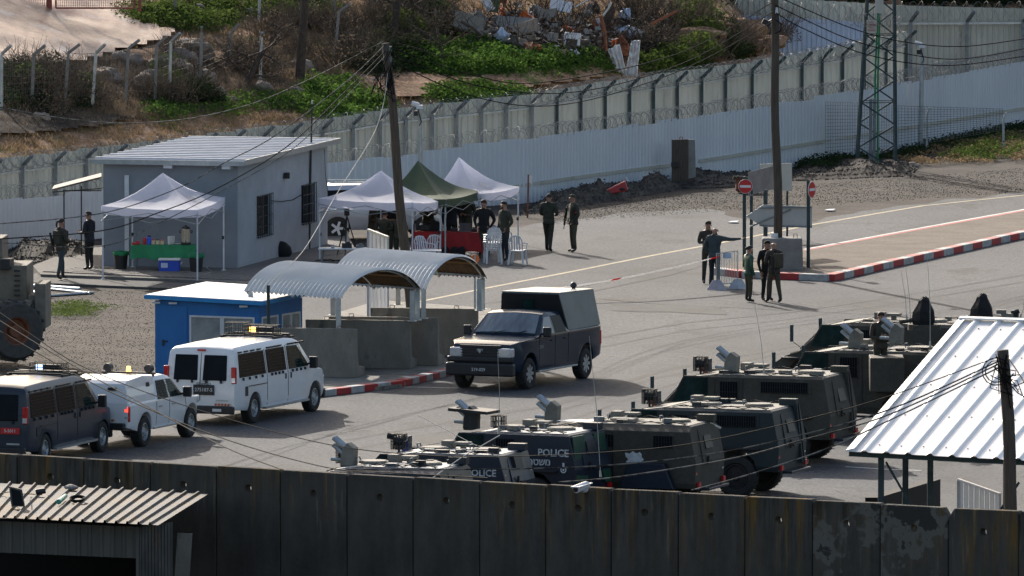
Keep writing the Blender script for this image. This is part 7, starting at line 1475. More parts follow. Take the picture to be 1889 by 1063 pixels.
t = T('antenna_pole', 'thin black pole standing at the rear corner of the grey building', 'pole', Vector((XX(571, 379), 379, .15))); mb = MB(); mb.tube([Vector((XX(570, 379), 379, .1)), aD(573, 300, 379), aD(576, 190, 379)], [.045, .035, .02], 7); mb.build('pole', 'black', t, world=True); mb = MB(); mb.cyl(aD(576, 192, 379), aD(576, 186, 379), .03); mb.build('tip', 'galv', t, world=True)
def mast(label, px, ytop, ybase, D, w_, lean=0):
    a = aD(px, ybase, D); a.z = min(a.z, 0.0); b = aD(px + lean, ytop, D); t = T('camera_mast', label, 'mast', Vector((a.x, a.y, 0))); mb = MB(); mb.tube([a, b], [w_, w_ * .75], 10); mb.build('pole', 'galv', t, world=True)
    mb = MB(); mb.cyl(b + Vector((-.25, -.1, .1)), b + Vector((-.02, -.1, .02)), .08, n=10); mb.box(b + Vector((.0, -.1, -.02)), (.2, .18, .12)); mb.build('camera_head', 'plastic_white', t, world=True); mb = MB(); mb.box(b + Vector((-.12, -.12, -.22)), (.14, .12, .16)); mb.tube([b + Vector((-.05, -.1, -.1)), b + Vector((.06, -.1, -.5)), b + Vector((-.02, -.1, -.62))], .02, 5); mb.build('lamp', 'black', t, world=True); return t
mast('grey steel mast with camera and lamp rising behind the green canopy', 777, 196, 440, 392, .085, -3); mast('grey steel mast with camera head right of the lattice pylon', 1698, 84, 285, 432, .095, 3)
PY = T('lattice_pylon', 'green grey steel lattice pylon standing in front of the white fence', 'pylon', Vector((XX(1610, 421), 421, 0)))
zt_ = aD(1620, -60, 421).z; wb, wt_ = .66, .42; leg = lambda sx, sy, s: Vector((XX(1610, 421) + .10 + sx * (wb + (wt_ - wb) * s) + (.18 * s), 421 + sy * (wb + (wt_ - wb) * s), zt_ * s))
for sx, sy in ((-1, -1), (1, -1), (1, 1), (-1, 1)): mb = MB(); mb.beam(leg(sx, sy, 0), leg(sx, sy, 1), .10, .10, up=(0, 1, 0)); mb.build('leg', 'steel_green', PY, world=True)
Fc = [((-1, -1), (1, -1)), ((1, -1), (1, 1)), ((1, 1), (-1, 1)), ((-1, 1), (-1, -1))]; NB = 9
for (a_, b_) in Fc:
    for k in range(NB):
        s0, s1 = k / NB, (k + 1) / NB; p, q = (a_, b_) if k % 2 else (b_, a_); mb = MB(); mb.beam(leg(*p, s0), leg(*q, s1), .05, .03, up=(0, 1, 0)); mb.build('brace', 'steel_green', PY, world=True)
        if k % 3 == 0: mb = MB(); mb.beam(leg(*p, s0), leg(*q, s0), .045, .03, up=(0, 0, 1)); mb.build('brace', 'steel_green', PY, world=True)
mb = MB(); [mb.tube([Vector((XX(1612 + 6 * k, 421), 420.6, 0)), Vector((XX(1613 + 5 * k, 421), 420.7, zt_ * .45)), Vector((XX(1620 + 3 * k, 421), 420.8, zt_ * .95))], .035, 6) for k in range(2)]; mb.build('cable_duct', 'cloth_green', PY, world=True, kind='stuff')
mb = MB(); [mb.beam(Vector((XX(1604 + 7 * k, 421), 420.5, 0)), Vector((XX(1605 + 7 * k, 421), 420.5, 2.4)), .11, .08, up=(0, 1, 0)) for k in range(2)]; mb.build('duct_cover', 'steel', PY, world=True, kind='stuff')
mb = MB(); q = aD(1608, 49, 420.2); mb.box(q, (.34, .03, .42)); mb.build('warning_plate', 'board', PY, world=True); mb = MB(); q = aD(1622, 10, 420.3); mb.box(q, (.28, .05, .55)); mb.build('warning_plate', 'board', PY, world=True)
for k in range(4): text('\u05e1\u05db\u05e0\u05d4' if k % 2 == 0 else 'DANGER', .07, frame(aD(1608, 41 + k * 5.0, 420.17), (1, 0, 0), (0, 0, 1)), 'sign_red', PY, name='warning_lettering', world=True)
coil([aD(1578, 40, 420.6), aD(1612, 36, 420), aD(1660, 42, 420.6)], .2, .12, .007, 'barbed_coil', PY)
# mesh panels near the pylon
MF = T('mesh_fence', 'open wire mesh fence panels in front of the white fence around the pylon', 'mesh fence', Vector((XX(1560, 424), 424, 0))); mb = MB()
def mesh(x0, x1, yt, yb, D0, D1, nx, ny):
    for k in range(nx + 1): s = k / nx; x = x0 + (x1 - x0) * s; Dk = D0 + (D1 - D0) * s; mb.tube([aD(x, yt(x), Dk), aD(x, yb(x), Dk)], .008, 3)
    for k in range(ny + 1):
        f_ = k / ny; mb.tube([aD(x, yt(x) + (yb(x) - yt(x)) * f_, D0 + (D1 - D0) * (x - x0) / (x1 - x0)) for x in (x0, (x0 + x1) / 2, x1)], .008, 3)
mesh(1523, 1640, lambda x: 188 + (x - 1523) * .03, lambda x: 292 - (x - 1523) * .10, 423.5, 425, 26, 16); mesh(1645, 1850, lambda x: 195 + (x - 1645) * .03, lambda x: 275 - (x - 1645) * .17, 425, 432, 34, 14); mb.build('wire_mesh', 'steel', MF, world=True, kind='stuff')
for x, y0, y1 in ((1710, 198, 285), (1851, 208, 280)): mb = MB(); p = at(x, y1); mb.beam(Vector((p.x, p.y, -.1)), aD(x, y0 + 14, p.y), .08, .07, up=(0, 1, 0)); mb.beam(aD(x, y0 + 14, p.y), aD(x + 5, y0, p.y), .07); mb.build('post', 'galv', MF, world=True)
# cables
def cable(label, pts, r_=.014, mat='cable', n=8):
    P_ = []
    for i in range(len(pts) - 1):
        p0 = Vector(pts[max(i - 1, 0)]); p1 = Vector(pts[i]); p2 = Vector(pts[i + 1]); p3 = Vector(pts[min(i + 2, len(pts) - 1)])
        for k in range(n): s = k / n; P_.append(.5 * ((2 * p1) + (-p0 + p2) * s + (2 * p0 - 5 * p1 + 4 * p2 - p3) * s * s + (-p0 + 3 * p1 - 3 * p2 + p3) * s ** 3))
    P_.append(Vector(pts[-1])); mb = MB(); mb.tube([aD(*p) for p in P_], r_, 5, cap=False); return mb.build('overhead_cable', mat, label=label, cat='cable', group='overhead cables')
cable('upper of the three cables from the leaning pole over the grey roof', [(711, 82, 345), (640, 150, 341), (508, 250, 333), (413, 301, 327), (322, 350, 322), (186, 394, 315), (0, 413, 305), (-60, 417, 300)], .014, 'cable_pale')
cable('middle cable from the leaning pole crossing the left canopy at its valance', [(713, 92, 345), (640, 166, 341), (530, 270, 333), (396, 350, 325), (288, 394, 318), (186, 426, 312), (0, 441, 303), (-60, 443, 300)], .016)
cable('lowest cable from the leaning pole crossing the green cloth table', [(714, 100, 345), (640, 177, 341), (540, 275, 333), (413, 350, 325), (288, 414, 318), (183, 455, 312), (0, 448, 303), (-60, 446, 300)], .012, 'cable_pale')
cable('sagging pale cable across the brushy hillside to the left edge', [(709, 76, 345), (640, 112, 346), (560, 152, 350), (470, 190, 352), (373, 215, 354), (290, 225, 356), (203, 227, 358), (100, 216, 360), (0, 198, 362), (-60, 184, 363)], .016, 'cable_pale')
cable('white guy wire from the leaning pole down to the post by the blue booth', [(716, 130, 345), (695, 235, 343), (620, 360, 338), (560, 462, 332), (508, 513, 330), (496, 528, 329.5)], .010, 'rope')
for k, (a_, b_, c_, d_, lb) in enumerate((((722, 88), (870, 138), (1000, 152), (1249, 100), 'highest cable between the leaning pole and the tall wooden pole'), ((724, 100), (880, 158), (1060, 170), (1260, 117), 'middle cable between the leaning pole and the tall wooden pole'), ((727, 116), (880, 180), (1040, 193), (1249, 133), 'lowest cable between the leaning pole and the tall wooden pole'))):
    cable(lb, [(*a_, 345), (*b_, 351), (*c_, 357), (*d_, 365), (1426, 4 + 18 * k, 370.5)], .015)
for k, (pp, lb) in enumerate((([(1430, -8), (1560, 48), (1660, 76), (1770, 86), (1889, 72), (1960, 60)], 'highest cable from the tall wooden pole to the upper right edge'), ([(1431, 10), (1560, 70), (1670, 99), (1770, 109), (1889, 90), (1960, 74)], 'middle cable from the tall wooden pole to the upper right edge'), ([(1432, 24), (1480, 52), (1600, 101), (1740, 121), (1889, 104), (1960, 92)], 'lowest cable from the tall wooden pole to the upper right edge'))):
    cable(lb, [(x, y, 370.5 + (x - 1430) * .02) for x, y in pp], .016)
cable('long cable from the left edge to the right foreground pole', [(-60, 538, 295), (0, 577, 293), (57, 617, 291), (160, 680, 288), (352, 752, 283), (600, 819, 277), (800, 841, 273), (973, 841, 269), (1120, 834, 266), (1273, 819, 263), (1471, 777, 258), (1637, 732, 254), (1850, 655, 250)], .011)
cable('cable from the left edge ending at the barrier wall top under the vans', [(-60, 555, 290), (0, 592, 288), (145, 680, 280), (329, 781, 268), (430, 832, 259), (518, 866, 252)], .013)
cable('lower cable from the left edge sagging along the barrier wall top', [(-60, 580, 290), (0, 611, 288), (180, 712, 281), (400, 805, 272), (600, 862, 262), (720, 872, 257), (900, 882, 252)], .013)
cable('braided cable nearest above the roofs from the barrier wall to the foreground pole', [(640, 867, 262), (860, 866, 260), (1080, 861, 258), (1273, 843, 256), (1435, 813, 254), (1640, 756, 252), (1850, 663, 250)], .016, 'cable_pale')
cable('second braided cable falling from the foreground pole to the barrier wall', [(1030, 890, 250), (1149, 879, 252), (1351, 846, 252), (1480, 812, 251), (1640, 765, 251), (1850, 668, 250)], .016, 'cable_pale')
cable('lowest braided cable falling from the foreground pole to the barrier wall', [(1275, 905, 247), (1381, 876, 249), (1520, 830, 250), (1640, 776, 250), (1850, 675, 250)], .016, 'cable_pale')
cable('thin cable leaving the foreground pole to the right edge', [(1856, 655, 250), (1880, 690, 248), (1910, 740, 246)], .014)
# ================================================================ HILLSIDE
def drape(name, poly, mat, dz=.03, nx=26, ny=12, **kw):
    xs_ = [p[0] for p in poly]; ys_ = [p[1] for p in poly]; mb = MB(); g = {}
    def inside(x, y):
        c = False
        for (x0, y0), (x1, y1) in zip(poly, poly[1:] + poly[:1]):
            if (y0 > y) != (y1 > y) and x < (x1 - x0) * (y - y0) / (y1 - y0) + x0: c = not c
        return c
    X0, X1, Y0, Y1 = min(xs_), max(xs_), min(ys_), max(ys_)
    for j in range(ny + 1):
        for i in range(nx + 1):
            x, y = X0 + (X1 - X0) * i / nx, Y0 + (Y1 - Y0) * j / ny; p = hit(x, y); g[i, j] = (mb.pts([p + Vector((0, 0, dz + .12 + .03 * fbm(p.x * .8, p.y * .8)))])[0], inside(x, y))
    for j in range(ny):
        for i in range(nx):
            q = [g[i, j], g[i, j + 1], g[i + 1, j + 1], g[i + 1, j]]
            if sum(k[1] for k in q) >= 3: mb.fi([k[0] for k in q])
    return mb.build(name, mat, kind='structure', smooth=True, **kw)
drape('dirt_road', [(-260, -260), (300, -260), (300, -60), (240, 10), (245, 40), (330, 60), (300, 82), (240, 96), (150, 122), (60, 134), (-80, 140), (-260, 150)], 'dirt_road', nx=80, ny=54)
drape('bare_soil', [(640, 150), (720, 136), (860, 150), (1000, 130), (1110, 128), (1120, 150), (980, 168), (880, 170), (820, 178), (740, 190), (640, 180)], 'soil', nx=60, ny=14)
drape('burnt_ground', [(-60, 212), (60, 205), (170, 212), (250, 222), (190, 240), (90, 252), (-60, 262)], 'burnt', nx=50, ny=14)
drape('bare_soil', [(230, 100), (330, 92), (420, 104), (400, 122), (300, 124), (240, 118)], 'soil', nx=40, ny=12)
def inpoly(poly, x, y):
    c = False
    for (x0, y0), (x1, y1) in zip(poly, poly[1:] + poly[:1]):
        if (y0 > y) != (y1 > y) and x < (x1 - x0) * (y - y0) / (y1 - y0) + x0: c = not c
    return c
def spots(poly, n, rd):
    xs_ = [p[0] for p in poly]; ys_ = [p[1] for p in poly]; L_ = []
    while len(L_) < n:
        x, y = rd.uniform(min(xs_), max(xs_)), rd.uniform(min(ys_), max(ys_))
        if inpoly(poly, x, y): L_.append((x, y))
    return L_
def weeds(poly, n, h_, sz, mat, name='weeds', clumps=None, seed=1, flat=False):
    rd = random.Random(seed); mb = MB(); nc = clumps or max(8, n // 60)
    for (x, y) in spots(poly, nc, rd):
        c = at(x, y) if flat else hit(x, y); R_ = rd.uniform(.35, .8); hh = h_ * rd.uniform(.5, 1.2)
        for _ in range(n // nc):
            a = rd.uniform(0, 6.28); r_ = R_ * math.sqrt(rd.random()); px_, py_ = c.x + r_ * math.cos(a), c.y + r_ * math.sin(a) * 1.3
            z = (0 if flat else terr(px_, py_)) + hh * (1 - (r_ / R_) ** 2) * rd.random() ** .6 + .02; mb.leaf((px_, py_, z + .08), sz * rd.uniform(.6, 1.4), rd)
    return mb.build(name, mat, kind='stuff')
weeds([(770, 100), (850, 88), (940, 98), (1010, 105), (1100, 112), (1125, 125), (1040, 135), (900, 142), (800, 140), (745, 125)], 20000, .5, .07, 'leaf_green', seed=2, clumps=200)
weeds([(560, 165), (600, 145), (650, 150), (670, 175), (720, 195), (700, 225), (640, 232), (560, 215), (540, 190)], 9000, .35, .065, 'leaf_green', seed=3)
weeds([(800, 168), (880, 160), (990, 172), (960, 190), (870, 200), (800, 196)], 5000, .3, .065, 'leaf_green', seed=4)
weeds([(235, 22), (300, 18), (440, 34), (400, 52), (330, 58), (240, 44)], 6000, .35, .07, 'leaf_mid', seed=5)
weeds([(270, 198), (330, 185), (420, 190), (500, 175), (560, 190), (520, 205), (420, 212), (300, 222)], 4500, .3, .06, 'leaf_green', seed=6)
weeds([(0, 138), (60, 128), (150, 125), (160, 200), (90, 215), (0, 210)], 6000, .5, .07, 'leaf_dark', seed=7)
weeds([(290, 5), (620, -10), (620, 30), (420, 42), (300, 20)], 9000, .18, .06, 'leaf_mid', seed=8)
weeds([(1180, 120), (1260, 95), (1320, 110), (1270, 128), (1200, 140)], 5000, .4, .08, 'leaf_mid', seed=9)
weeds([(1249, 10), (1330, 20), (1320, 42), (1260, 60)], 4000, .4, .08, 'leaf_mid', seed=10)
weeds([(1300, -20), (1889, -20), (1889, 2), (1700, 2), (1650, -2), (1290, -8)], 14000, 1.6, .12, 'leaf_dark', seed=11)
weeds([(640, 120), (700, 60), (760, 90), (830, 95), (780, 130), (700, 145)], 7000, .6, .075, 'leaf_dark', seed=21)
weeds([(1460, 318), (1500, 300), (1580, 298), (1650, 290), (1720, 270), (1800, 252), (1889, 232), (1950, 232), (1889, 246), (1780, 268), (1700, 290), (1620, 304), (1520, 318)], 12000, .30, .06, 'leaf_dark', seed=12, flat=True)
weeds([(1740, 300), (1800, 268), (1889, 258), (1889, 290), (1800, 303)], 3500, .35, .06, 'leaf_mid', seed=13, flat=True)
weeds([(90, 575), (130, 560), (185, 572), (150, 590), (100, 590)], 3000, .05, .03, 'leaf_mid', seed=14, flat=True)
weeds([(1650, 300), (1720, 275), (1889, 250), (1930, 300), (1700, 308)], 6000, .22, .05, 'dry_grass', name='dry_grass', seed=15, flat=True)
def tufts(poly, n, h_, mat, seed, name='dry_grass'):
    rd = random.Random(seed); mb = MB()
    for x, y in spots(poly, n, rd):
        c = hit(x, y)
        for _ in range(7):
            a = rd.uniform(0, 6.28); r_ = rd.uniform(0, .25); b = c + Vector((r_ * math.cos(a), r_ * math.sin(a), 0)); t_ = b + Vector((rd.uniform(-.15, .15), rd.uniform(-.15, .15), h_ * rd.uniform(.4, 1.1))); mb.face([b - Vector((.014, 0, .03)), b + Vector((.014, 0, -.03)), t_])
    return mb.build(name, mat, kind='stuff')
tufts([(0, 215), (200, 190), (560, 160), (720, 190), (700, 240), (400, 262), (0, 310)], 1500, .18, 'dry_grass', 31); tufts([(300, -20), (1300, -20), (1420, 100), (1100, 150), (700, 200), (420, 120), (240, 100)], 2600, .22, 'dry_grass', 32)
tufts([(0, 120), (560, 90), (700, 180), (560, 200), (0, 240)], 2500, .3, 'dry_twig', 33, 'dead_grass')
def branch(mb, p, d, L_, r_, depth, rd, up_=.1):
    P_ = [p]; n = 4
    for k in range(n): d = (d + Vector((rd.uniform(-1, 1), rd.uniform(-1, 1), rd.uniform(-.7, .9) + up_)) * .28).normalized(); P_.append(P_[-1] + d * L_ / n)
    mb.tube(P_, [r_ * (1 - .6 * k / n) for k in range(n + 1)], 4 if depth else 3, cap=False)
    if depth:
        for _ in range(rd.randint(2, 4)):
            k = rd.randint(1, n); branch(mb, P_[k], (d + Vector((rd.uniform(-1, 1), rd.uniform(-1, 1), rd.uniform(-.5, .9)))).normalized(), L_ * rd.uniform(.45, .75), r_ * .5, depth - 1, rd, up_)
def brush_mesh(seed, n, R_, h_, leaves=0, leafsz=.05):
    rd = random.Random(seed); a = MB()
    for _ in range(n):
        t_ = rd.uniform(0, 6.28); b = Vector((math.cos(t_) * R_ * .5 * rd.random(), math.sin(t_) * R_ * .5 * rd.random(), -.05)); branch(a, b, Vector((math.cos(t_) * .8, math.sin(t_) * .8, rd.uniform(.4, 1.3))).normalized(), h_ * rd.uniform(.7, 1.2), .014, 1, rd)
    l_ = MB()
    for _ in range(leaves):
        t_, u_ = rd.uniform(0, 6.28), rd.random(); r_ = R_ * math.sqrt(rd.random()) * 1.05; z = h_ * (1 - (r_ / R_) ** 2 * .6) * rd.uniform(.1, 1.05); l_.leaf((r_ * math.cos(t_), r_ * math.sin(t_), z), leafsz * rd.uniform(.5, 1.4), rd)
    return a, l_
PROTO = {}
def bush(kind, px, py, s, label, group):
    p = hit(px, py) if py < 232 else at(px, py)
    t = T('dry_bush' if kind[0] == 'd' else 'green_bush', label, 'bush', p, rnd.uniform(0, 6), group)
    if kind not in PROTO:
        sd = sum(map(ord, kind)); a, l_ = brush_mesh(sd, 46 if kind[0] == 'd' else 22, .8, .8, 500 if kind[0] == 'd' else 1500, .035 if kind[0] == 'd' else .055)
        A_ = a.build('twigs', 'dry_twig', t); L2 = l_.build('leaves', {'d': 'dry_twig', 'g': 'leaf_mid', 'k': 'leaf_dark'}[kind[0]], t, kind='stuff'); A_['kind'] = 'stuff'; PROTO[kind] = (A_, L2); A_.scale = L2.scale = (s, s, s)
    else:
        for o in PROTO[kind]: c = o.copy(); C.objects.link(c); c.parent = t; c.scale = (s, s, s)
rd = random.Random(77)
DB = spots([(20, 150), (120, 140), (240, 120), (420, 90), (560, 100), (600, 140), (540, 175), (420, 190), (240, 205), (60, 215)], 26, rd) + spots([(640, 20), (760, -5), (860, 60), (840, 100), (740, 115), (640, 130), (590, 90)], 16, rd) + spots([(1180, 30), (1300, 40), (1420, 70), (1500, 84), (1330, 118), (1200, 110)], 20, rd) + spots([(400, 50), (620, 40), (640, 90), (420, 80)], 7, rd)
SEEN = {}
def where(x, y):
    z = ((110, 'behind the leftmost bent posts'), (230, 'behind the middle of the old wire fence'), (330, 'near the big tan boulders'), (440, 'beside the dark dead tree'), (540, 'left of the dark wooden post'), (620, 'right of the dark wooden post'), (720, 'above the leaning pole top'), (800, 'by the thin bare trees'), (900, 'left of the rubble heap'), (1260, 'right of the rubble heap'), (1340, 'on the left of the earth mound'), (1420, 'on the crest of the earth mound'), (9999, 'right of the tall wooden pole'))
    return next(n for lim, n in z if x < lim)
def bushlabel(x, y, s, what):
    sz = 'big' if s > 1.15 else ('medium' if s > .9 else 'small'); hgt = 'high' if y < 60 else ('midway' if y < 130 else 'low')
    return '%s %s %s on slope %s' % (sz, what, hgt, where(x, y))
for i, (x, y) in enumerate(DB): s_ = rd.uniform(.7, 1.5); bush('d%d' % (i % 4), x, y, s_, bushlabel(x, y, s_, 'dry grey brown bush'), 'dry bushes on the hillside')
GB = spots([(40, 160), (250, 120), (600, 110), (600, 170), (300, 200), (60, 200)], 12, rd) + spots([(660, 30), (760, 10), (860, 70), (820, 110), (680, 130)], 12, rd) + spots([(1250, 60), (1420, 60), (1400, 110), (1250, 120)], 7, rd)
for i, (x, y) in enumerate(GB): s_ = rd.uniform(.6, 1.2); bush('gk'[i % 2] + str(i % 3), x, y, s_, bushlabel(x, y, s_, 'leafy %s green shrub' % ('bright', 'dark')[i % 2]), 'green shrubs on the hillside')
# dead trees and the wooden post
def deadtree(px, py, L_, lean, label, seed, r_=.12):
    rd_ = random.Random(seed); p = hit(px, py); t = T('dead_tree', label, 'dead tree', p); mb = MB(); P_ = [Vector((0, 0, -.2))]; d = Vector(lean).normalized()
    for k in range(5): d = (d + Vector((rd_.uniform(-1, 1), rd_.uniform(-1, 1), rd_.uniform(-.4, .6))) * .2).normalized(); P_.append(P_[-1] + d * L_ / 5)
    mb.tube(P_, [r_ * (1 - .12 * k) for k in range(6)], 8); mb.build('trunk', 'tree_bark', t, smooth=True)
    for k in range(9): mb = MB(); branch(mb, P_[rd_.randint(2, 5)], Vector((rd_.uniform(-1, 1), rd_.uniform(-.4, .4), rd_.uniform(-.2, .7))).normalized(), L_ * rd_.uniform(.5, 1.0), r_ * .35, 2, rd_, -.05); mb.build('branch', 'tree_bark', t)
deadtree(448, 155, 1.4, (.5, 0, 1), 'short dark dead tree with drooping branches in the middle of the brushy slope', 5, .15)
deadtree(150, 160, .9, (-.5, 0, 1), 'arched dead branch tree between the old fence posts at the left', 6, .07)
deadtree(830, 130, 1.8, (-.3, 0, 1), 'thin bare tree at the left of the rubble heap', 8, .06)
deadtree(780, 70, 2.4, (-.4, 0, 1), 'tall thin bare tree left of the rubble at the top edge', 9, .07)
deadtree(360, 195, 1.0, (.8, 0, .6), 'leaning dead sapling low on the slope behind the grey building', 12, .05)
p = hit(552, 150); tp_ = aD(566, -40, p.y); t = T('wooden_post', 'dark wooden utility post standing on the brushy slope at the top left centre', 'utility pole', p); mb = MB(); mb.tube([p - Vector((0, 0, .3)), p.lerp(tp_, .5), tp_], [.17, .15, .13], 10); mb.build('pole', 'tree_bark', t, world=True)
p = hit(725, 80); mb = MB(); mb.tube([p - Vector((0, 0, .2)), aD(735, -40, p.y)], [.16, .12], 8); mb.build('tree_trunk', 'tree_bark', label='dark tree trunk rising out of the frame behind the leaning utility pole', cat='tree trunk')
# boulders
def boulder(px, py, s, label, group=None, mat='rock', flat=False, sq=(1, 1, .7)):
    p = at(px, py) if flat else hit(px, py); r_ = random.Random(int(px * 7 + py)); bm = bmesh.new(); bmesh.ops.create_icosphere(bm, subdivisions=3, radius=1)
    o_ = Vector((r_.uniform(0, 50), r_.uniform(0, 50), 0))
    for v in bm.verts:
        n = v.co.normalized(); k = 1 + .38 * noise.noise(n * 1.5 + o_) + .14 * noise.noise(n * 4 + o_); v.co = Vector((n.x * sq[0], n.y * sq[1], n.z * sq[2])) * k * s
        v.co.z = max(v.co.z, -s * .4)
    me = bpy.data.meshes.new('boulder'); bm.to_mesh(me); bm.free(); me.materials.append(MATS[mat]); o = bpy.data.objects.new('boulder', me); C.objects.link(o); o.location = p + Vector((0, 0, s * .25)); o.rotation_euler = (r_.uniform(-.2, .2), r_.uniform(-.2, .2), r_.uniform(0, 6)); tag(o, label, 'boulder', group); return o
for x, y, s in ((355, 108, .75), (335, 122, .6), (330, 140, .55), (196, 150, .5), (165, 160, .35), (185, 140, .3), (262, 165, .5), (280, 150, .4), (300, 128, .5), (248, 118, .35), (375, 150, .4), (60, 155, .4), (100, 165, .3), (485, 168, .35), (402, 180, .35), (330, 165, .35), (220, 110, .3), (75, 225, .35), (425, 190, .25), (545, 175, .3), (530, 60, .2), (365, 18, .25), (460, 25, .2), (690, 155, .2), (560, 130, .4)):
    boulder(x, y, s, '%s rough tan boulder %s on the slope %s' % ('huge' if s > .55 else 'big' if s > .42 else 'middling' if s > .33 else 'small', 'high' if y < 60 else 'upper' if y < 130 else 'low', where(x, y)), 'boulders on the left hillside')
for x, y, s, lb in ((1575, 308, .28, 'tan rock beside the black bucket at the pylon foot'), (1683, 310, .24, 'lone tan rock on the gravel right of the pylon'), (1582, 320, .18, 'small flat pale rock in front of the black bucket')): boulder(x, y, s, lb, flat=True, sq=(1.3, 1, .6))
for x, y, s, lb in ((1290, 75, .62, 'leftmost clod'), (1318, 60, .5, 'upper left clod'), (1345, 55, .6, 'topmost clod'), (1368, 70, .66, 'broad middle clod'), (1392, 62, .5, 'upper right clod'), (1410, 90, .55, 'rightmost low clod'), (1335, 92, .45, 'low middle clod'), (1272, 92, .4, 'lowest left clod'), (1380, 98, .38, 'lowest right clod')): boulder(x, y, s, lb + ' of the earth mound left of the tall wooden pole', 'earthy clods of the mound', 'soil', sq=(1.5, 1, .6))
mb = MB(Matrix.Translation(at(1600, 320))); mb.lathe([(.15, 0), (.2, .28), (.21, .3), (.17, .3), (.13, .03)], 'Z', 14); mb.build('bucket', 'black', label='black bucket on the gravel at the foot of the pylon', cat='bucket')
# rubble heap of broken slabs, scrap and sheeting
rd = random.Random(5)
mb = MB()
for x, y in spots([(850, 60), (960, 35), (1050, 60), (1150, 50), (1240, 45), (1250, 80), (1180, 110), (1080, 118), (960, 108), (870, 95)], 3600, rd):
    p = hit(x, y) + Vector((0, 0, rd.uniform(0, .35))); s = rd.uniform(.04, .24); M_ = Matrix.Rotation(rd.uniform(0, 6), 3, 'Z') @ Matrix.Rotation(rd.uniform(0, 3), 3, 'X'); mb.box(p, (s, s * rd.uniform(.3, 1), s * rd.uniform(.1, .6)), M_)
mb.build('rubble', 'burnt', kind='stuff')
mb = MB()
for x, y in spots([(850, 60), (960, 20), (1050, 20), (1150, 30), (1240, 45), (1250, 80), (1180, 110), (1080, 118), (960, 108), (870, 95)], 330, rd): branch(mb, hit(x, y), Vector((rd.uniform(-1, 1), rd.uniform(-.5, .5), rd.uniform(.1, 1))).normalized(), rd.uniform(.6, 1.6), .02, 1, rd)
mb.build('burnt_twigs', 'burnt', kind='stuff')
mb = MB()
for x, y in spots([(860, 60), (960, 35), (1050, 50), (1150, 70), (1160, 110), (1080, 118), (960, 108), (870, 90)], 420, rd):
    p = hit(x, y) + Vector((0, -.1, rd.uniform(.1, .7))); s = rd.uniform(.06, .22); M_ = Matrix.Rotation(rd.uniform(0, 6), 3, 'Z') @ Matrix.Rotation(rd.uniform(0, 3), 3, 'X'); mb.box(p, (s, s * rd.uniform(.4, 1), s * .1), M_)
mb.build('light_scrap', 'concrete_light', kind='stuff')
def scrap(px, py, w_, h_, rx, ry, rz, mat, label, cat='slab', lift=.35, th=.10, name='broken_slab'):
    w_ *= .80; h_ *= .85; p = hit(px, py) + Vector((0, -.9, lift + .25)); bm = bmesh.new(); bmesh.ops.create_cube(bm, size=1); r_ = random.Random(px)
    bmesh.ops.subdivide_edges(bm, edges=bm.edges[:], cuts=3, use_grid_fill=True); M_ = (Matrix.Rotation(rz, 3, 'Z') @ Matrix.Rotation(ry, 3, 'Y') @ Matrix.Rotation(rx, 3, 'X'))
    for v in bm.verts: c = v.co.copy(); v.co = M_ @ Vector((c.x * w_ + r_.uniform(-.06, .06) * w_, c.y * th + .05 * math.sin(c.x * 9 + c.z * 5) * (th < .05), c.z * h_ + r_.uniform(-.06, .06) * h_))
    me = bpy.data.meshes.new(name); bm.to_mesh(me); bm.free(); me.materials.append(MATS[mat]); o = bpy.data.objects.new(name, me); C.objects.link(o); o.location = p; tag(o, label, cat)
scrap(865, 72, 1.3, .75, -.5, .35, .2, 'concrete', 'grey broken concrete slab at the left end of the rubble heap'); scrap(948, 72, 1.4, .55, -.7, .1, -.1, 'concrete_light', 'pale flat concrete slab lying in the middle of the rubble heap'); scrap(972, 80, 1.0, .5, -.4, -.25, .3, 'rock', 'tan stone slab right of the pale flat slab'); scrap(912, 42, .45, .75, -.2, .2, .4, 'tent_green', 'dark green sheet standing up in the rubble heap', 'sheet', .5, .03, 'green_sheet'); scrap(900, 45, .35, .55, -.1, -.5, 0, 'bag', 'small white sheet beside the green one in the rubble', 'sheet', .5, .03, 'white_sheet_scrap'); scrap(928, 32, .4, .5, -.2, .3, 0, 'rust', 'orange rusty sheet above the green one in the rubble', 'sheet', .5, .04, 'rusty_sheet')
scrap(1035, 48, .9, .5, -.6, .2, 0, 'bag', 'white crumpled sheet near the top of the rubble heap', 'sheet', .5, .05, 'crumpled_sheet'); scrap(1010, 55, .8, .4, -.5, -.1, 0, 'concrete', 'grey slab just left of the white crumpled sheet'); scrap(1055, 100, .7, .5, -.2, .1, 0, 'bag', 'white block lying at the lower front of the rubble heap', 'block', .3, .3, 'white_block'); scrap(1020, 98, .4, .35, -.3, .2, 0, 'concrete_light', 'small pale chunk left of the white block'); scrap(1120, 70, .4, .9, 0, .3, 0, 'tree_bark', 'dark splintered board standing in the right of the rubble', 'board', .5, .06, 'splintered_board')
for x, y, s, lb in ((926, 85, .55, 'brown boulder at the left front of the rubble heap'), (955, 95, .5, 'tan boulder at the centre front of the rubble heap'), (990, 88, .4, 'reddish boulder right of the centre of the rubble heap'), (1155, 72, .4, 'tan boulder at the right end of the rubble heap'), (905, 68, .4, 'small brown boulder on the grey broken slab'), (1043, 102, .28, 'round orange brown stone against the white block')): boulder(x, y, s, lb)
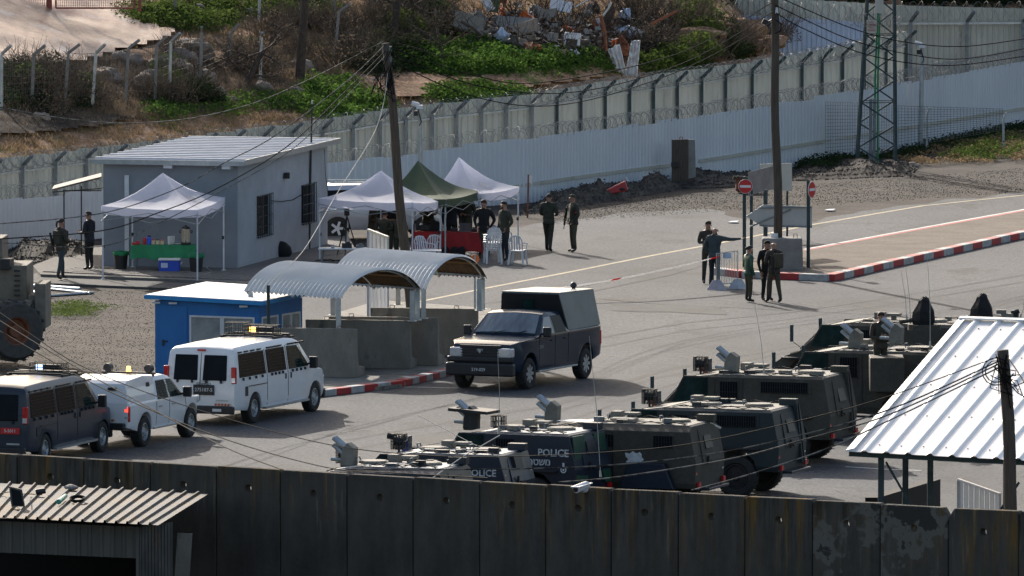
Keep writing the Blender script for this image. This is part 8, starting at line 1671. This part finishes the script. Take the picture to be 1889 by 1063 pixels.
for k, (a_, b_, m_, r_, lb) in enumerate((((1108, 28), (1118, 95), 'rust', .07, 'thick rusty pipe standing in the right part of the rubble heap'), ((1090, 110), (1118, 80), 'rust', .06, 'rusty bent pipe leaning at the base of the tall one'), ((1112, 30), (1128, 4), 'galv', .04, 'bright metal pole sticking out of the top of the rubble'), ((1060, 14), (1100, -8), 'galv', .03, 'thin bright rod at the top edge above the rubble'), ((1200, 45), (1250, 20), 'rust', .05, 'rusty branch like pipe at the right of the rubble heap'), ((850, 40), (888, 66), 'tree_bark', .05, 'dark stick leaning over the grey broken slab'))):
    D_ = hit(1100 if a_[0] > 1000 else 870, 100).y - .4; mb = MB(); q0, q1 = aD(*a_, D_), aD(*b_, D_); mb.tube([q0, q0.lerp(q1, .5) + Vector((.05, 0, .03)), q1], r_, 7); mb.build('scrap_pipe', m_, label=lb, cat='pipe')
def crumple(pts, D_, label, seed):
    r_ = random.Random(seed); mb = MB(); nx, ny = 8, 16; g = []
    for j in range(ny + 1):
        f_ = j / ny; l_, rr = pts(f_); row = []
        for i in range(nx + 1): x = l_[0] + (rr[0] - l_[0]) * i / nx; y = l_[1] + (rr[1] - l_[1]) * i / nx; row.append(mb.pts([aD(x, y, D_ + .25 * noise.noise(Vector((i * .6, j * .5, seed))) + .1 * math.sin(i * 2.2))])[0])
        g.append(row)
    for j in range(ny):
        for i in range(nx): mb.fi([g[j][i], g[j + 1][i], g[j + 1][i + 1], g[j][i + 1]])
    o = mb.build('plastic_sheet', 'bag', label=label, cat='plastic sheet', smooth=True); s_ = o.modifiers.new('t', 'SOLIDIFY'); s_.thickness = .03
DW = hit(1155, 140).y - .4
crumple(lambda f: ((1166 - 12 * f, 76 + 64 * f), (1180 - 6 * f, 74 + 68 * f)), DW, 'torn white plastic sheet hanging at the right front of the rubble heap', 3)
crumple(lambda f: ((1122 + 14 * f, 92 + 38 * f - 20 * math.sin(f * 3.1) * 0), (1142 + 14 * f, 82 + 60 * f)), DW, 'crumpled white plastic sheet left of the taller hanging one', 4)
cn_ = {'bag': 'white', 'concrete_light': 'pale grey', 'rust': 'rusty brown', 'rock': 'tan', 'blue_sheet': 'pale blue', 'armour_khaki': 'dark olive', 'tree_bark': 'charred', 'amber_off': 'orange'}
for k, (x, y) in enumerate(spots([(850, 70), (960, 30), (1060, 22), (1180, 40), (1215, 80), (1160, 108), (1060, 112), (930, 100)], 44, random.Random(91))):
    r_ = random.Random(k); m_ = r_.choice(list(cn_)); p = hit(x, y) + Vector((0, -.5, r_.uniform(.15, .55))); bm = bmesh.new(); bmesh.ops.create_cube(bm, size=1); sx, sy, sz = r_.uniform(.2, .6), r_.uniform(.08, .3), r_.uniform(.12, .4); M_ = Matrix.Rotation(r_.uniform(0, 3), 3, 'Z') @ Matrix.Rotation(r_.uniform(-.9, .9), 3, 'Y')
    bmesh.ops.subdivide_edges(bm, edges=bm.edges[:], cuts=2, use_grid_fill=True)
    for v in bm.verts: c_ = v.co; v.co = M_ @ Vector((c_.x * sx + r_.uniform(-.05, .05), c_.y * sy + r_.uniform(-.04, .04), c_.z * sz + r_.uniform(-.05, .05)))
    me = bpy.data.meshes.new('rubble_chunk'); bm.to_mesh(me); bm.free(); me.materials.append(MATS[m_]); o = bpy.data.objects.new('rubble_chunk', me); C.objects.link(o); o.location = p
    tag(o, '%s %s chunk %s in the %s of the rubble heap' % ('large' if sx > .45 else 'medium' if sx > .32 else 'small', cn_[m_], 'near the top' if y < 50 else 'halfway up' if y < 80 else 'near the foot', 'left part' if x < 960 else 'middle' if x < 1080 else 'right part'), 'debris', 'chunks of debris in the rubble heap')
# things along the white fence
t = T('steel_door', 'rusty dark steel door panel leaning against the white fence', 'steel panel', at(1253, 338)); D_ = 411.5; mb = MB(); mb.prism([aD(1239, 336, D_), aD(1239, 258, D_), aD(1270, 257, D_), aD(1270, 333, D_)], (0, .1, 0)); fixn(mb.build('door_leaf', 'rust' if 0 else 'wood_pole', t, world=True, bevel=.01)); mb = MB(); mb.box(aD(1245, 304, D_ - .05), (.25, .1, .16)); mb.build('hinge_block', 'black', t, world=True); mb = MB(); mb.tube([aD(1254, 257, D_), aD(1254, 253, D_), aD(1259, 253, D_), aD(1259, 257, D_)], .015, 5); mb.build('lifting_ring', 'rust', t, world=True)
mb = MB(); mb.prism([aD(1269, 330, 411.7), aD(1270, 258, 411.7), aD(1282, 258, 411.9), aD(1284, 327, 411.9)], (0, .08, 0)); fixn(mb.build('flaking_panel', 'concrete_light', label='narrow flaking pale panel right of the rusty steel door', cat='panel'))
t = T('cable_reel', 'wooden cable reel lying tilted with a grey plank top by the white fence', 'cable reel', at(1372, 322)); c_ = aD(1374, 322, 408) ; c_.z = .05; M_ = Matrix.Translation(c_) @ Matrix.Rotation(R(10), 4, 'Y') @ Matrix.Rotation(R(-14), 4, 'X')
mb = MB(M_); mb.cyl((0, 0, .0), (0, 0, .38), .32, .36, n=14); mb.build('drum', 'rust', t, world=True)
for k in range(8): x0 = -.46 + k * .115; hw_ = math.sqrt(max(.01, .50 ** 2 - (x0 + .05) ** 2)); mb = MB(M_); mb.box((x0 + .055, 0, .40), (.105, 2 * hw_, .045)); mb.build('plank', 'galv' if 0 else 'concrete', t, world=True)
t = T('red_wreck', 'red scrap plastic boat shaped piece lying tilted on the dark gravel heap', 'scrap', at(1135, 362)); D_ = at(1135, 364).y; D_ -= 1.2; q0, q1 = aD(1108, 357, D_), aD(1159, 340, D_); mb = MB(); mb.hexa([q0 + Vector((0, -.15, -.07)), q1 + Vector((0, -.25, -.2)), q1 + Vector((.0, .25, -.2)), q0 + Vector((0, .15, -.07))], [q0 + Vector((0, -.1, .03)), q1 + Vector((-.1, -.22, .12)), q1 + Vector((-.1, .22, .12)), q0 + Vector((0, .1, .03))]); mb.build('shell', 'red_plastic', t, world=True, bevel=.04); mb = MB(); mb.tube([q1 + Vector((0, -.15, .1)), q1 + Vector((-.08, -.1, .22)), q1 + Vector((-.14, 0, .14))], .03, 5); mb.build('handle', 'sign_white', t, world=True); mb = MB(); mb.ball(q1 + Vector((-.18, -.1, -.15)), (.2, .15, .09)); mb.build('underside', 'black', t, world=True)
t = T('marker_post', 'brown wooden stake with a white paper flag right of the rightmost canopy', 'stake', at(974, 402)); D_ = at(974, 402).y; mb = MB(); mb.beam(Vector((XX(973, D_), D_, 0)), aD(975, 322, D_), .055, up=(0, 1, 0)); mb.build('stake', 'rust', t, world=True); mb = MB(); mb.prism([aD(976, 324, D_ - .05), aD(983, 326, D_ - .05), aD(981, 339, D_ - .05), aD(976, 337, D_ - .05)], (0, .01, 0)); mb.build('flag', 'sign_white', t, world=True)
# pipes and litter on the left lot
for k, (a_, b_, w_, lb) in enumerate((((50, 527), (148, 534), .07, 'thick grey steel pipe lying on top of the pile at the left'), ((50, 540), (90, 544), .09, 'short grey pipe at the front of the pile near the loader'), ((60, 548), (172, 540), .04, 'long thin pipe nearest the camera in the pile by the loader'), ((70, 531), (165, 541), .04, 'thin grey pipe behind the long thin one in the pile'))):
    p, q = at(*a_, w_), at(*b_, w_); mb = MB(); mb.cyl(p, q, w_, n=10); mb.build('steel_pipe', 'galv', label=lb, cat='pipe')
for x, y, m_, lb in ((1290, 358 - 18, 'bag', 'scrap of white litter on the low gravel heap'), (1530, 388, 'bag', 'flat white litter on the gravel right of the arrow sign'), (1352, 410, 'bag', 'flat white litter behind the pointing officer')):
    p = at(x, y, .03); mb = MB(Matrix.Translation(p)); mb.prism([(-.16, -.2, 0), (.1, -.3, 0), (.2, .1, .02), (-.02, .3, 0)], (0, 0, .02)); mb.build('litter', m_, label=lb, cat='litter')
